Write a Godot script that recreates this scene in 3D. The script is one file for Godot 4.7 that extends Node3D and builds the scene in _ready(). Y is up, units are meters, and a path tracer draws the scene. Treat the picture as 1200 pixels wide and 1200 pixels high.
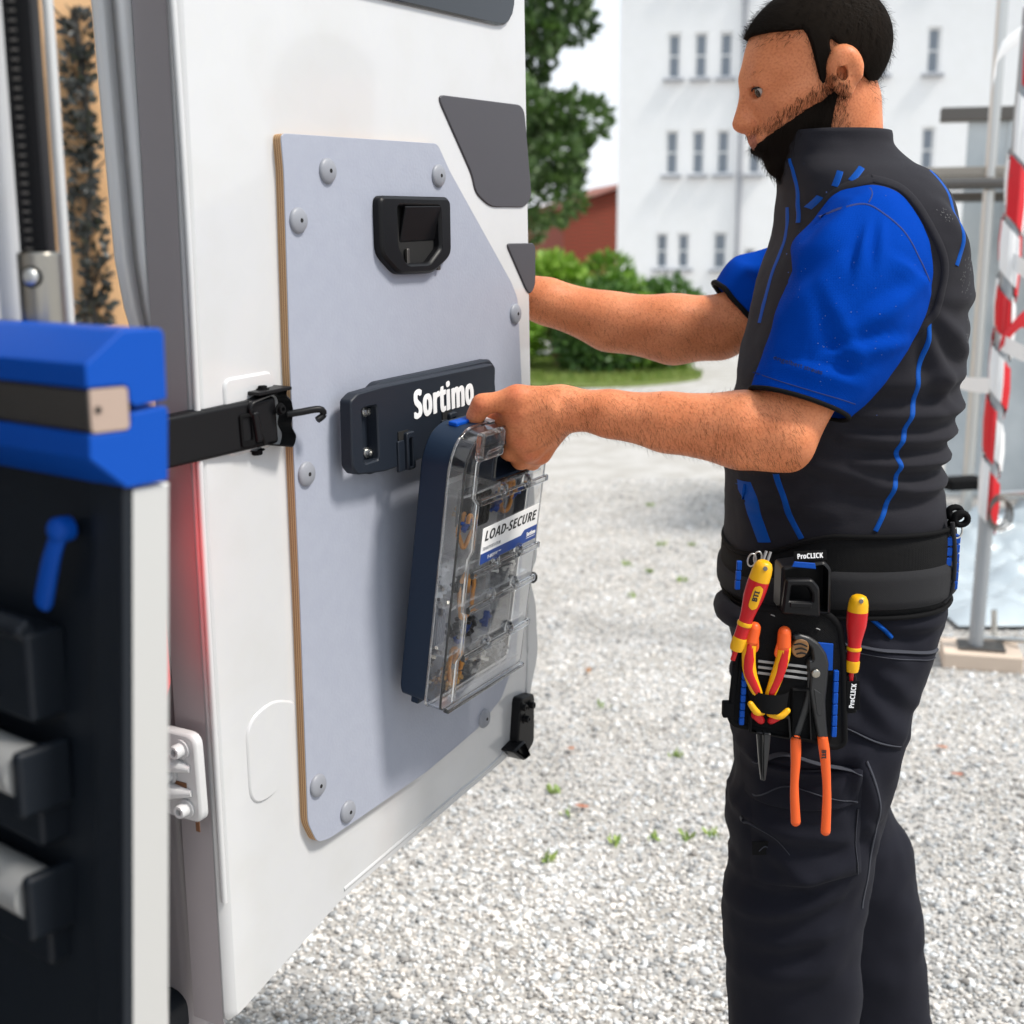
extends Node3D
# A tradesman lifts a small-parts case off the rail on the open rear door of a white van.

var M := {}
var rng := RandomNumberGenerator.new()

func _ready() -> void:
	rng.seed = 11
	# camera
	var cam := Camera3D.new()
	cam.name = "camera"
	cam.position = Vector3(0, 1.45, 0)
	cam.rotation_degrees = Vector3(-11.436, 0, 0)
	cam.near = 0.05
	cam.far = 600.0
	var att := CameraAttributesPhysical.new()
	att.frustum_focal_length = 29.66
	att.frustum_focus_distance = 1.6
	att.frustum_near = 0.05
	att.frustum_far = 600.0
	att.exposure_aperture = 3.4
	cam.attributes = att
	add_child(cam)
	cam.current = true
	# sky: bright, evenly overcast
	var env := Environment.new()
	env.background_mode = Environment.BG_SKY
	var sky := Sky.new()
	var sm := ProceduralSkyMaterial.new()
	sm.sky_top_color = Color(0.90, 0.95, 1.0)
	sm.sky_horizon_color = Color(0.97, 0.98, 1.0)
	sm.ground_bottom_color = Color(0.45, 0.44, 0.42)
	sm.ground_horizon_color = Color(0.75, 0.75, 0.75)
	sm.sky_energy_multiplier = 1.0
	sky.sky_material = sm
	env.sky = sky
	env.background_energy_multiplier = 0.62
	env.tonemap_mode = Environment.TONE_MAPPER_LINEAR
	env.tonemap_exposure = 1.92
	env.sdfgi_enabled = true
	env.ssao_enabled = true
	env.ssil_enabled = true
	var we := WorldEnvironment.new()
	we.name = "environment"
	we.environment = env
	add_child(we)
	# the sun behind thin cloud, high and to the right of the camera
	var sun := DirectionalLight3D.new()
	sun.name = "sun"
	sun.light_energy = 0.75
	sun.light_color = Color(1.0, 0.975, 0.94)
	sun.light_angular_distance = 11.0
	sun.shadow_enabled = true
	sun.rotation_degrees = Vector3(-54, 72, 0)
	add_child(sun)
	make_materials()
	build_setting()
	build_van()
	build_racking()
	build_case()
	build_person()
	build_tools()
	build_details()

# ---------------------------------------------------------------- helpers
class G:
	var v := PackedVector3Array()
	var n := PackedVector3Array()
	var uv := PackedVector2Array()
	var c := PackedColorArray()
	var i := PackedInt32Array()
	var col := Color.WHITE

	func vert(p: Vector3, nn: Vector3, t := Vector2.ZERO) -> int:
		v.append(p)
		n.append(nn)
		uv.append(t)
		c.append(col)
		return v.size() - 1

	func tri(a: int, b: int, d: int) -> void:
		var g := (v[d] - v[a]).cross(v[b] - v[a])
		if g.dot(n[a] + n[b] + n[d]) >= 0.0:
			i.append_array([a, b, d])
		else:
			i.append_array([a, d, b])

	func face(p: Array, towards := Vector3.ZERO) -> void:   # flat convex polygon
		var nn := Vector3.ZERO
		for k in range(1, p.size() - 1):
			nn += (p[k + 1] - p[0]).cross(p[k] - p[0])
		nn = nn.normalized()
		if towards != Vector3.ZERO and nn.dot(towards) < 0.0:
			nn = -nn
		var s := v.size()
		for q in p:
			vert(q, nn, Vector2(q.x, q.y))
		for k in range(1, p.size() - 1):
			tri(s, s + k, s + k + 1)

	func box(xf: Transform3D, size: Vector3, r := 0.0) -> void:   # box whose edges are rounded by r
		var h := size * 0.5
		r = minf(r, minf(h.x, minf(h.y, h.z)) * 0.98)
		var steps: Array = [-1.0, 1.0]
		if r > 0.0:
			steps = [-1.0, -0.6, -0.25, 0.25, 0.6, 1.0]
		var m := steps.size()
		for ax in 3:
			for sg in [-1.0, 1.0]:
				var s := v.size()
				for a in m:
					for b in m:
						var d := Vector3.ZERO
						d[ax] = sg
						d[(ax + 1) % 3] = 0.0
						var p := Vector3.ZERO
						p[ax] = sg * h[ax]
						var q := [ (ax + 1) % 3, (ax + 2) % 3 ]
						var par := [steps[a], steps[b]]
						var nn := Vector3.ZERO
						nn[ax] = sg
						for k in 2:
							var t: float = par[k]
							if r > 0.0:
								var half: int = m / 2
								var idx: int = a if k == 0 else b
								# outer three samples on each side run over the quarter round
								var f := 0.0
								if idx < half:
									f = float(half - 1 - idx) / (half - 1)
								else:
									f = float(idx - half) / (half - 1)
								var side := -1.0 if idx < half else 1.0
								p[q[k]] = side * (h[q[k]] - r)
								nn[q[k]] = side * tan(f * PI / 4.0)
							else:
								p[q[k]] = t * h[q[k]]
						if r > 0.0:
							nn = nn.normalized()
							p[ax] = sg * (h[ax] - r)
							p += nn * r
						vert(xf * p, (xf.basis * nn).normalized(), Vector2(p[q[0]], p[q[1]]))
				for a in m - 1:
					for b in m - 1:
						var o := s + a * m + b
						tri(o, o + 1, o + m)
						tri(o + 1, o + m + 1, o + m)

	func grid(rows: Array, closed := false, flip := false, tile := Vector2.ONE) -> void:   # smooth sheet or tube through rows of points
		var s := v.size()
		var R := rows.size()
		var C: int = rows[0].size()
		var nn := PackedVector3Array()
		nn.resize(R * C)
		var cen := Vector3.ZERO
		for r in R:
			for p in rows[r]:
				cen += p
		cen /= float(R * C)
		var W := C if closed else C - 1
		var out := 0.0
		for r in R - 1:
			var A: PackedVector3Array = rows[r]
			var B: PackedVector3Array = rows[r + 1]
			for k in W:
				var k2 := (k + 1) % C
				var f := (B[k2] - A[k]).cross(B[k] - A[k2])
				nn[r * C + k] += f
				nn[r * C + k2] += f
				nn[(r + 1) * C + k] += f
				nn[(r + 1) * C + k2] += f
				out += f.dot(A[k] - cen)
		var sg := -1.0 if out < 0.0 else 1.0
		if flip:
			sg = -sg
		for r in R:
			for k in C:
				var q := nn[r * C + k] * sg
				vert(rows[r][k], q.normalized() if q.length_squared() > 1e-20 else Vector3.UP, Vector2(float(k) / C * tile.x, float(r) / R * tile.y))
		for r in R - 1:
			for k in W:
				var k2 := (k + 1) % C
				var a := s + r * C + k
				var b := s + r * C + k2
				var d := s + (r + 1) * C + k
				var e := s + (r + 1) * C + k2
				if sg < 0.0:
					i.append_array([a, b, e, a, e, d])
				else:
					i.append_array([a, e, b, a, d, e])

	func cap(ring: PackedVector3Array, towards: Vector3) -> void:
		var m := Vector3.ZERO
		for p in ring:
			m += p
		m /= ring.size()
		var s := vert(m, towards.normalized())
		for p in ring:
			vert(p, towards.normalized())
		for k in ring.size():
			tri(s, s + 1 + k, s + 1 + (k + 1) % ring.size())

	func tube(pts: PackedVector3Array, rad: Variant, segs := 12, caps := true, squash := 1.0, up := Vector3(0.013, 1, 0.02)) -> void:
		var rows := []
		var m := pts.size()
		for k in m:
			var t := (pts[mini(k + 1, m - 1)] - pts[maxi(k - 1, 0)]).normalized()
			var a := t.cross(up)
			if a.length() < 0.05:
				a = t.cross(Vector3(1, 0.1, 0.05))
			a = a.normalized()
			var b := a.cross(t)
			var r: float = rad[k] if rad is Array or rad is PackedFloat32Array else rad
			var row := PackedVector3Array()
			for j in segs:
				var w := TAU * j / segs
				row.append(pts[k] + a * cos(w) * r + b * sin(w) * r * squash)
			rows.append(row)
		grid(rows, true, false, Vector2(1, m))
		if caps:
			cap(rows[0], pts[0] - pts[1])
			cap(rows[m - 1], pts[m - 1] - pts[m - 2])

	func lathe(xf: Transform3D, prof: Array, segs := 24) -> void:   # prof: Vector2(radius, height along local y); a repeated point makes a crease
		var chunk := []
		for k in prof.size() + 1:
			if k == prof.size() or (k > 0 and prof[k].is_equal_approx(prof[k - 1])):
				if chunk.size() > 1:
					_lathe(xf, chunk, segs)
				chunk = []
			if k < prof.size():
				chunk.append(prof[k])

	func _lathe(xf: Transform3D, prof: Array, segs: int) -> void:
		var s := v.size()
		var m := prof.size()
		for k in m:
			var d: Vector2 = (prof[mini(k + 1, m - 1)] - prof[maxi(k - 1, 0)]).normalized()
			for j in segs + 1:
				var w := TAU * j / segs
				var p := Vector3(cos(w) * prof[k].x, prof[k].y, sin(w) * prof[k].x)
				var q := Vector3(cos(w) * d.y, -d.x, sin(w) * d.y)
				vert(xf * p, (xf.basis * q).normalized(), Vector2(float(j) / segs, float(k) / m))
		for k in m - 1:
			for j in segs:
				var a := s + k * (segs + 1) + j
				var b := a + segs + 1
				if v[a].distance_squared_to(v[a + 1]) > 1e-14:
					tri(a, a + 1, b)
				if v[b].distance_squared_to(v[b + 1]) > 1e-14:
					tri(a + 1, b + 1, b)

	func plate(xf: Transform3D, outline: PackedVector2Array, z0: float, z1: float, bev := 0.0, holes: Array = []) -> void:
		# a slab from z0 to z1 with its front edge (at z1) chamfered; holes go through
		var loops := [outline.duplicate()]
		if Geometry2D.is_polygon_clockwise(loops[0]):
			loops[0].reverse()
		for h in holes:
			var hh: PackedVector2Array = h.duplicate()
			if not Geometry2D.is_polygon_clockwise(hh):
				hh.reverse()
			loops.append(hh)
		var inset := []
		for lp in loops:
			var m: int = lp.size()
			var ins := PackedVector2Array()
			for k in m:
				var p0: Vector2 = lp[(k + m - 1) % m]
				var p1: Vector2 = lp[k]
				var p2: Vector2 = lp[(k + 1) % m]
				var e0 := (p1 - p0).normalized()
				var e1 := (p2 - p1).normalized()
				var n0 := Vector2(-e0.y, e0.x)
				var n1 := Vector2(-e1.y, e1.x)
				var b := (n0 + n1).normalized()
				ins.append(p1 + b * bev / maxf(b.dot(n0), 0.4))
			inset.append(ins)
			var dz := bev if z1 > z0 else -bev
			for k in m:
				var k2 := (k + 1) % m
				var e: Vector2 = (lp[k2] - lp[k]).normalized()
				var side := xf.basis * Vector3(e.y, -e.x, 0)
				var a := Vector3(lp[k].x, lp[k].y, 0)
				var b2 := Vector3(lp[k2].x, lp[k2].y, 0)
				# rounded outlines shade smoothly where the turn is slight
				var ea: Vector2 = (lp[k] - lp[(k + m - 1) % m]).normalized()
				var eb: Vector2 = (lp[(k2 + 1) % m] - lp[k2]).normalized()
				var na := e if ea.dot(e) < 0.8 else (ea + e).normalized()
				var nb := e if eb.dot(e) < 0.8 else (eb + e).normalized()
				var wa := xf.basis * Vector3(na.y, -na.x, 0)
				var wb := xf.basis * Vector3(nb.y, -nb.x, 0)
				var zt := z1 - dz
				var s := v.size()
				vert(xf * (a + Vector3(0, 0, z0)), wa.normalized())
				vert(xf * (b2 + Vector3(0, 0, z0)), wb.normalized())
				vert(xf * (b2 + Vector3(0, 0, zt)), wb.normalized())
				vert(xf * (a + Vector3(0, 0, zt)), wa.normalized())
				tri(s, s + 1, s + 2)
				tri(s, s + 2, s + 3)
				if bev > 0.0:
					var fz := xf.basis.z * (1.0 if z1 > z0 else -1.0)
					s = v.size()
					vert(xf * (a + Vector3(0, 0, zt)), (wa + fz * 0.5).normalized())
					vert(xf * (b2 + Vector3(0, 0, zt)), (wb + fz * 0.5).normalized())
					vert(xf * Vector3(ins_at(inset, loops, k2, lp, bev).x, ins_at(inset, loops, k2, lp, bev).y, z1), (wb * 0.5 + fz).normalized())
					vert(xf * Vector3(ins[k].x, ins[k].y, z1), (wa * 0.5 + fz).normalized())
					tri(s, s + 1, s + 2)
					tri(s, s + 2, s + 3)
		for fc in 2:
			var L: Array = inset if fc == 1 and bev > 0.0 else loops
			var z := z1 if fc == 1 else z0
			var poly: PackedVector2Array = L[0].duplicate()
			for hk in range(1, L.size()):
				poly = bridge(poly, L[hk])
			var idx := Geometry2D.triangulate_polygon(poly)
			var nz := xf.basis.z.normalized() * (1.0 if (fc == 1) == (z1 > z0) else -1.0)
			var s2 := v.size()
			for p in poly:
				vert(xf * Vector3(p.x, p.y, z), nz, p)
			for k in range(0, idx.size(), 3):
				tri(s2 + idx[k], s2 + idx[k + 1], s2 + idx[k + 2])

	func ins_at(_inset: Array, _loops: Array, k: int, lp: PackedVector2Array, bev: float) -> Vector2:
		var m := lp.size()
		var e0 := (lp[k] - lp[(k + m - 1) % m]).normalized()
		var e1 := (lp[(k + 1) % m] - lp[k]).normalized()
		var n0 := Vector2(-e0.y, e0.x)
		var b := (n0 + Vector2(-e1.y, e1.x)).normalized()
		return lp[k] + b * bev / maxf(b.dot(n0), 0.4)

	func bridge(poly: PackedVector2Array, hole: PackedVector2Array) -> PackedVector2Array:
		var best := 1e9
		var bi := 0
		var bj := 0
		for a in poly.size():
			for b in hole.size():
				var d := poly[a].distance_squared_to(hole[b])
				if d < best:
					best = d
					bi = a
					bj = b
		var out := PackedVector2Array()
		for a in bi + 1:
			out.append(poly[a])
		for b in hole.size() + 1:
			out.append(hole[(bj + b) % hole.size()])
		var eps := (hole[bj] - poly[bi]).orthogonal().normalized() * 1e-6
		out.append(poly[bi] + eps)
		for a in range(bi + 1, poly.size()):
			out.append(poly[a])
		return out

	func take(m: Mesh, xf: Transform3D) -> void:
		for sf in m.get_surface_count():
			var arr := m.surface_get_arrays(sf)
			var s := v.size()
			var pv: PackedVector3Array = arr[Mesh.ARRAY_VERTEX]
			var pn: PackedVector3Array = arr[Mesh.ARRAY_NORMAL]
			for k in pv.size():
				vert(xf * pv[k], (xf.basis * pn[k]).normalized())
			if arr[Mesh.ARRAY_INDEX] == null:
				for k in pv.size():
					i.append(s + k)
			else:
				for k in arr[Mesh.ARRAY_INDEX]:
					i.append(s + k)

	func mesh(colors := false) -> ArrayMesh:
		var a := []
		a.resize(Mesh.ARRAY_MAX)
		a[Mesh.ARRAY_VERTEX] = v
		a[Mesh.ARRAY_NORMAL] = n
		a[Mesh.ARRAY_TEX_UV] = uv
		if colors:
			a[Mesh.ARRAY_COLOR] = c
		a[Mesh.ARRAY_INDEX] = i
		var m := ArrayMesh.new()
		m.add_surface_from_arrays(Mesh.PRIMITIVE_TRIANGLES, a)
		return m


func put(called: String, g: Variant, mat: Material, parent: Node = self, colors := false) -> MeshInstance3D:
	var o := MeshInstance3D.new()
	o.name = called
	o.mesh = g.mesh(colors) if g is G else g
	o.material_override = mat
	parent.add_child(o, true)
	return o

func thing(called: String, label: String, category: String, group := "", at := Transform3D.IDENTITY) -> Node3D:
	var o := Node3D.new()
	o.name = called
	o.transform = at
	add_child(o, true)
	tag(o, label, category, group)
	return o

func tag(o: Node, label: String, category: String, group := "") -> void:
	o.set_meta("label", label)
	o.set_meta("category", category)
	if group != "":
		o.set_meta("group", group)

func struct(called: String, g: Variant, mat: Material, kind := "structure") -> MeshInstance3D:
	var o := put(called, g, mat)
	o.set_meta("kind", kind)
	return o

func at(p: Vector3, rot := Vector3.ZERO) -> Transform3D:
	return Transform3D(Basis.from_euler(rot * PI / 180.0), p)

func rrect(x0: float, y0: float, x1: float, y1: float, r: float, seg := 5) -> PackedVector2Array:
	return round_poly(PackedVector2Array([Vector2(x0, y0), Vector2(x1, y0), Vector2(x1, y1), Vector2(x0, y1)]), r, seg)

func round_poly(p: PackedVector2Array, r: float, seg := 5) -> PackedVector2Array:
	var out := PackedVector2Array()
	var m := p.size()
	for k in m:
		var a := p[(k + m - 1) % m]
		var b := p[k]
		var d := p[(k + 1) % m]
		var rr := minf(r, minf(a.distance_to(b), b.distance_to(d)) * 0.48)
		var s := b + (a - b).normalized() * rr
		var e := b + (d - b).normalized() * rr
		for j in seg + 1:
			var t := float(j) / seg
			out.append(s.lerp(b, t).lerp(b.lerp(e, t), t))
	return out

func spline(p: Array, per := 8) -> PackedVector3Array:
	var out := PackedVector3Array()
	for k in p.size() - 1:
		var a: Vector3 = p[maxi(k - 1, 0)]
		var b: Vector3 = p[k]
		var c: Vector3 = p[k + 1]
		var d: Vector3 = p[mini(k + 2, p.size() - 1)]
		for j in per:
			out.append(b.cubic_interpolate(c, a, d, float(j) / per))
	out.append(p[-1])
	return out

func bolt(g: G, xf: Transform3D, r: float, h: float) -> void:   # a domed screw head along local y
	g.lathe(xf, [Vector2(r * 1.45, 0), Vector2(r * 1.45, h * 0.18), Vector2(r * 1.45, h * 0.18), Vector2(r, h * 0.22), Vector2(r, h * 0.22), Vector2(r, h * 0.8), Vector2(r * 0.88, h), Vector2(r * 0.88, h), Vector2(r * 0.5, h), Vector2(r * 0.5, h), Vector2(r * 0.45, h * 0.5), Vector2(0, h * 0.45)], 20)

var fonts := {}
func font(kind := "Droid Sans", weight := 700) -> SystemFont:
	var key := kind + str(weight)
	if not fonts.has(key):
		var f := SystemFont.new()
		f.font_names = PackedStringArray([kind])
		f.font_weight = weight
		fonts[key] = f
	return fonts[key]

func lettering(text: String, height: float, depth := 0.0006, weight := 700, kind := "Droid Sans") -> TextMesh:   # height of a capital in metres
	var t := TextMesh.new()
	t.text = text
	t.font = font(kind, weight)
	t.font_size = 64
	t.pixel_size = height / (64.0 * 0.714)
	t.depth = depth
	t.curve_step = 1.0
	t.horizontal_alignment = HORIZONTAL_ALIGNMENT_CENTER
	t.vertical_alignment = VERTICAL_ALIGNMENT_CENTER
	return t

func write(called: String, text: String, width: float, height: float, xf: Transform3D, mat: Material, parent: Node, slant := 0.0, weight := 700, depth := 0.0006) -> MeshInstance3D:
	# lettering fitted to a width and a capital height, centred at xf
	var t := lettering(text, height, depth, weight)
	var g := G.new()
	var bb := t.get_aabb()
	var kx := width / maxf(bb.size.x, 1e-5)
	var sh := Transform3D(Basis(Vector3(kx, 0, 0), Vector3(slant, 1, 0), Vector3(0, 0, 1)), Vector3.ZERO)
	g.take(t, xf * sh * Transform3D(Basis(), -bb.get_center()))
	if weight >= 900:   # heavy lettering: the strokes are spread a little
		var m := g.v.size()
		var mi := g.i.size()
		for q in [-1.0, 1.0]:
			for e in m:
				g.vert(g.v[e] + xf.basis * Vector3(q * height * 0.035, q * height * 0.012, 0.00004 * (q + 1.5)), g.n[e])
			for e in mi:
				g.i.append(g.i[e] + m * (1 if q < 0.0 else 2))
	return put(called, g, mat, parent)

# ---------------------------------------------------------------- materials
func lin(r: float, g: float, b: float, a := 1.0) -> Color:
	var c := Color(r, g, b).linear_to_srgb()
	c.a = a
	return c

func mat(c: Color, rough := 0.5, metal := 0.0) -> StandardMaterial3D:
	var m := StandardMaterial3D.new()
	m.albedo_color = c
	m.roughness = rough
	m.metallic = metal
	return m

func noise_tex(seed_: int, freq: float, oct: int, ramp: Array, size := 512, normal := 0.0) -> NoiseTexture2D:
	var f := FastNoiseLite.new()
	f.seed = seed_
	f.frequency = freq
	f.fractal_octaves = oct
	f.noise_type = FastNoiseLite.TYPE_SIMPLEX_SMOOTH
	var t := NoiseTexture2D.new()
	t.width = size
	t.height = size
	t.seamless = true
	t.noise = f
	if normal > 0.0:
		t.as_normal_map = true
		t.bump_strength = normal
	elif ramp.size():
		var gr := Gradient.new()
		var offs := PackedFloat32Array()
		var cols := PackedColorArray()
		for k in range(0, ramp.size(), 2):
			offs.append(ramp[k])
			cols.append(ramp[k + 1])
		gr.offsets = offs
		gr.colors = cols
		t.color_ramp = gr
	return t

func tri_map(m: StandardMaterial3D, scale: float, world := false) -> StandardMaterial3D:
	m.uv1_triplanar = true
	m.uv1_world_triplanar = world
	m.uv1_scale = Vector3.ONE * scale
	return m

func weave_tex(twill: bool, amount: float) -> ImageTexture:
	var im := Image.create(128, 128, false, Image.FORMAT_RGB8)
	for y in 128:
		for x in 128:
			var h := 0.0
			if twill:
				h = 0.5 + 0.5 * sin(TAU * (x + y) / 8.0) * (0.6 + 0.4 * sin(TAU * (x - y) / 16.0))
			else:
				var a := absf(sin(PI * x / 8.0))
				var b := absf(sin(PI * y / 8.0))
				var over := (int(x / 8) + int(y / 8)) % 2 == 0
				h = a if over else b
			im.set_pixel(x, y, Color(h, h, h))
	im.bump_map_to_normal_map(amount)
	return ImageTexture.create_from_image(im)

func cloth(c: Color, tex: Texture2D, scale: float, strength := 0.6, rim := 0.25) -> StandardMaterial3D:
	var m := mat(c, 0.9)
	m.normal_enabled = true
	m.normal_texture = tex
	m.normal_scale = strength
	if rim > 0.0:
		m.rim_enabled = true
		m.rim = rim
		m.rim_tint = 0.6
	m.metallic_specular = 0.3
	return tri_map(m, scale)

func make_materials() -> void:
	var white := Color.WHITE
	var fine := noise_tex(3, 0.05, 4, [], 512, 2.0)
	M.weave = weave_tex(false, 3.0)
	M.twill = weave_tex(true, 2.0)
	var dirt := noise_tex(5, 0.012, 5, [0.0, Color(0.98, 0.978, 0.97), 0.45, Color(0.992, 0.992, 0.99), 1.0, white], 512)
	M.paint = mat(lin(0.56, 0.565, 0.575), 0.22)
	M.paint.clearcoat_enabled = true
	M.paint.clearcoat = 0.6
	M.paint.clearcoat_roughness = 0.06
	M.paint.albedo_texture = dirt
	tri_map(M.paint, 1.3)
	M.ply_face = mat(lin(0.33, 0.352, 0.42), 0.42)
	M.ply_face.albedo_texture = noise_tex(8, 0.02, 4, [0.0, Color(0.975, 0.975, 0.98), 0.6, Color(0.99, 0.99, 0.99), 1.0, white], 512)
	M.ply_face.normal_enabled = true
	M.ply_face.normal_texture = noise_tex(9, 0.25, 2, [], 256, 1.0)
	M.ply_face.normal_scale = 0.12
	tri_map(M.ply_face, 3.0)
	M.ply_light = mat(lin(0.52, 0.33, 0.17), 0.7)
	M.ply_dark = mat(lin(0.30, 0.16, 0.075), 0.7)
	M.cap_grey = mat(lin(0.24, 0.25, 0.28), 0.45)
	M.black = mat(lin(0.006, 0.006, 0.007), 0.4)
	M.black.metallic_specular = 0.3
	M.black_matt = mat(lin(0.006, 0.006, 0.0065), 0.8)
	M.black_matt.metallic_specular = 0.2
	M.hole = mat(lin(0.004, 0.004, 0.004), 0.9)
	M.anthracite = mat(lin(0.012, 0.016, 0.024), 0.45)
	M.anthracite.metallic_specular = 0.35
	M.inset = mat(lin(0.055, 0.053, 0.062), 0.6)
	for k in ["black", "anthracite", "inset"]:
		M[k].normal_enabled = true
		M[k].normal_texture = fine
		M[k].normal_scale = 0.10
		tri_map(M[k], 14.0)
	M.steel = mat(lin(0.36, 0.34, 0.30), 0.28, 1.0)
	M.steel_dark = mat(lin(0.14, 0.13, 0.12), 0.42, 0.9)
	M.zinc = mat(lin(0.6, 0.6, 0.58), 0.35, 1.0)
	M.print_white = mat(lin(0.8, 0.8, 0.8), 0.5)
	M.print_black = mat(lin(0.01, 0.01, 0.012), 0.5)
	M.print_blue = mat(lin(0.012, 0.05, 0.24), 0.4)
	M.blue = mat(lin(0.0005, 0.060, 0.36), 0.5)
	M.blue.metallic_specular = 0.3
	M.blue.normal_enabled = true
	M.blue.normal_texture = fine
	M.blue.normal_scale = 0.08
	tri_map(M.blue, 12.0)
	M.navy = mat(lin(0.008, 0.019, 0.040), 0.45)
	M.navy.metallic_specular = 0.35
	M.alu = mat(lin(0.62, 0.62, 0.61), 0.42, 0.6)
	M.slate = mat(lin(0.008, 0.011, 0.016), 0.45)
	M.slate.metallic_specular = 0.35
	var cl := mat(Color(1, 1, 1, 0.0), 0.02)
	cl.albedo_color = Color(0.995, 0.998, 1.0, 0.01)
	cl.transparency = BaseMaterial3D.TRANSPARENCY_ALPHA
	cl.refraction_enabled = true
	cl.refraction_scale = 0.05
	M.clear = cl
	var pane := mat(Color(0.97, 0.985, 1.0, 0.08), 0.03)
	pane.transparency = BaseMaterial3D.TRANSPARENCY_ALPHA
	M.pane = pane
	M.brass = mat(lin(0.62, 0.36, 0.12), 0.35, 0.8)
	var fr := mat(Color(0.95, 0.96, 0.98, 0.22), 0.35)
	fr.transparency = BaseMaterial3D.TRANSPARENCY_ALPHA
	M.frosted = fr
	M.glass_dark = mat(lin(0.02, 0.024, 0.03), 0.08)
	M.red_lens = mat(lin(0.75, 0.012, 0.014), 0.15)
	M.red_lens.emission_enabled = true
	M.red_lens.emission = Color(1.0, 0.06, 0.05)
	M.red_lens.emission_energy_multiplier = 0.2
	M.orange_wire = mat(lin(0.80, 0.34, 0.06), 0.5)
	M.shirt_thread = mat(lin(0.012, 0.02, 0.06), 0.8)
	M.alu_grey = mat(lin(0.30, 0.30, 0.30), 0.6)
	M.weed = mat(Color.WHITE, 0.6)
	M.weed.vertex_color_use_as_albedo = true
	M.bag = mat(lin(0.55, 0.57, 0.6), 0.25)
	M.old_wood = mat(lin(0.38, 0.34, 0.29), 0.85)
	M.shade_grey = mat(lin(0.33, 0.305, 0.315), 0.18)  # grey with the shade of the door edge painted in
	M.wood = mat(lin(0.36, 0.24, 0.14), 0.75)

# ---------------------------------------------------------------- the place
func mm(called: String, mesh: Mesh, mats: Material, xf: Array, cols: PackedColorArray, parent: Node) -> MultiMeshInstance3D:
	var m := MultiMesh.new()
	m.transform_format = MultiMesh.TRANSFORM_3D
	m.use_colors = cols.size() > 0
	m.mesh = mesh
	m.instance_count = xf.size()
	for k in xf.size():
		m.set_instance_transform(k, xf[k])
		if cols.size():
			m.set_instance_color(k, cols[k])
	var o := MultiMeshInstance3D.new()
	o.name = called
	o.multimesh = m
	o.material_override = mats
	parent.add_child(o, true)
	o.set_meta("kind", "stuff")
	return o

func leaf_mesh(w: float, l: float) -> ArrayMesh:
	var g := G.new()
	var rows := []
	for k in 4:
		var t := k / 3.0
		var h := w * 0.5 * sin(PI * clampf(t * 0.9 + 0.06, 0, 1))
		rows.append(PackedVector3Array([Vector3(-h, t * l, -0.18 * w), Vector3(0, t * l, -0.1 * l * t * t), Vector3(h, t * l, -0.18 * w)]))
	g.grid(rows)
	return g.mesh()

func foliage_mat(c: Color) -> StandardMaterial3D:
	var m := mat(c, 0.5)
	m.vertex_color_use_as_albedo = true
	m.backlight_enabled = true
	m.backlight = Color(0.5, 0.6, 0.2)
	return m

func clumped(called: String, blobs: Array, count: int, mesh: Mesh, mat_: Material, parent: Node, dark: Color, light: Color, r: RandomNumberGenerator) -> void:
	# leaves in the outer shell of a number of uneven clumps; each blob: [centre, radii]
	var xf := []
	var cols := PackedColorArray()
	var total := 0.0
	for b in blobs:
		total += b[1].x * b[1].y + b[1].x * b[1].z
	for b in blobs:
		var share := int(count * (b[1].x * b[1].y + b[1].x * b[1].z) / total)
		var tone := r.randf()
		for k in share:
			var d := Vector3(r.randfn(), r.randfn(), r.randfn()).normalized()
			var p: Vector3 = b[0] + d * b[1] * (0.62 + 0.45 * pow(r.randf(), 0.6))
			var y := (d + Vector3(r.randfn(), r.randfn() + 0.5, r.randfn()) * 0.6).normalized()
			var q := Basis(Quaternion(Vector3.UP, y)) * Basis(Vector3.UP, r.randf() * TAU)
			xf.append(Transform3D(q.scaled(Vector3.ONE * r.randf_range(0.7, 1.35)), p))
			cols.append(dark.lerp(light, clampf(tone * 0.6 + r.randf() * 0.5, 0, 1)))
	mm(called, mesh, mat_, xf, cols, parent)

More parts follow.
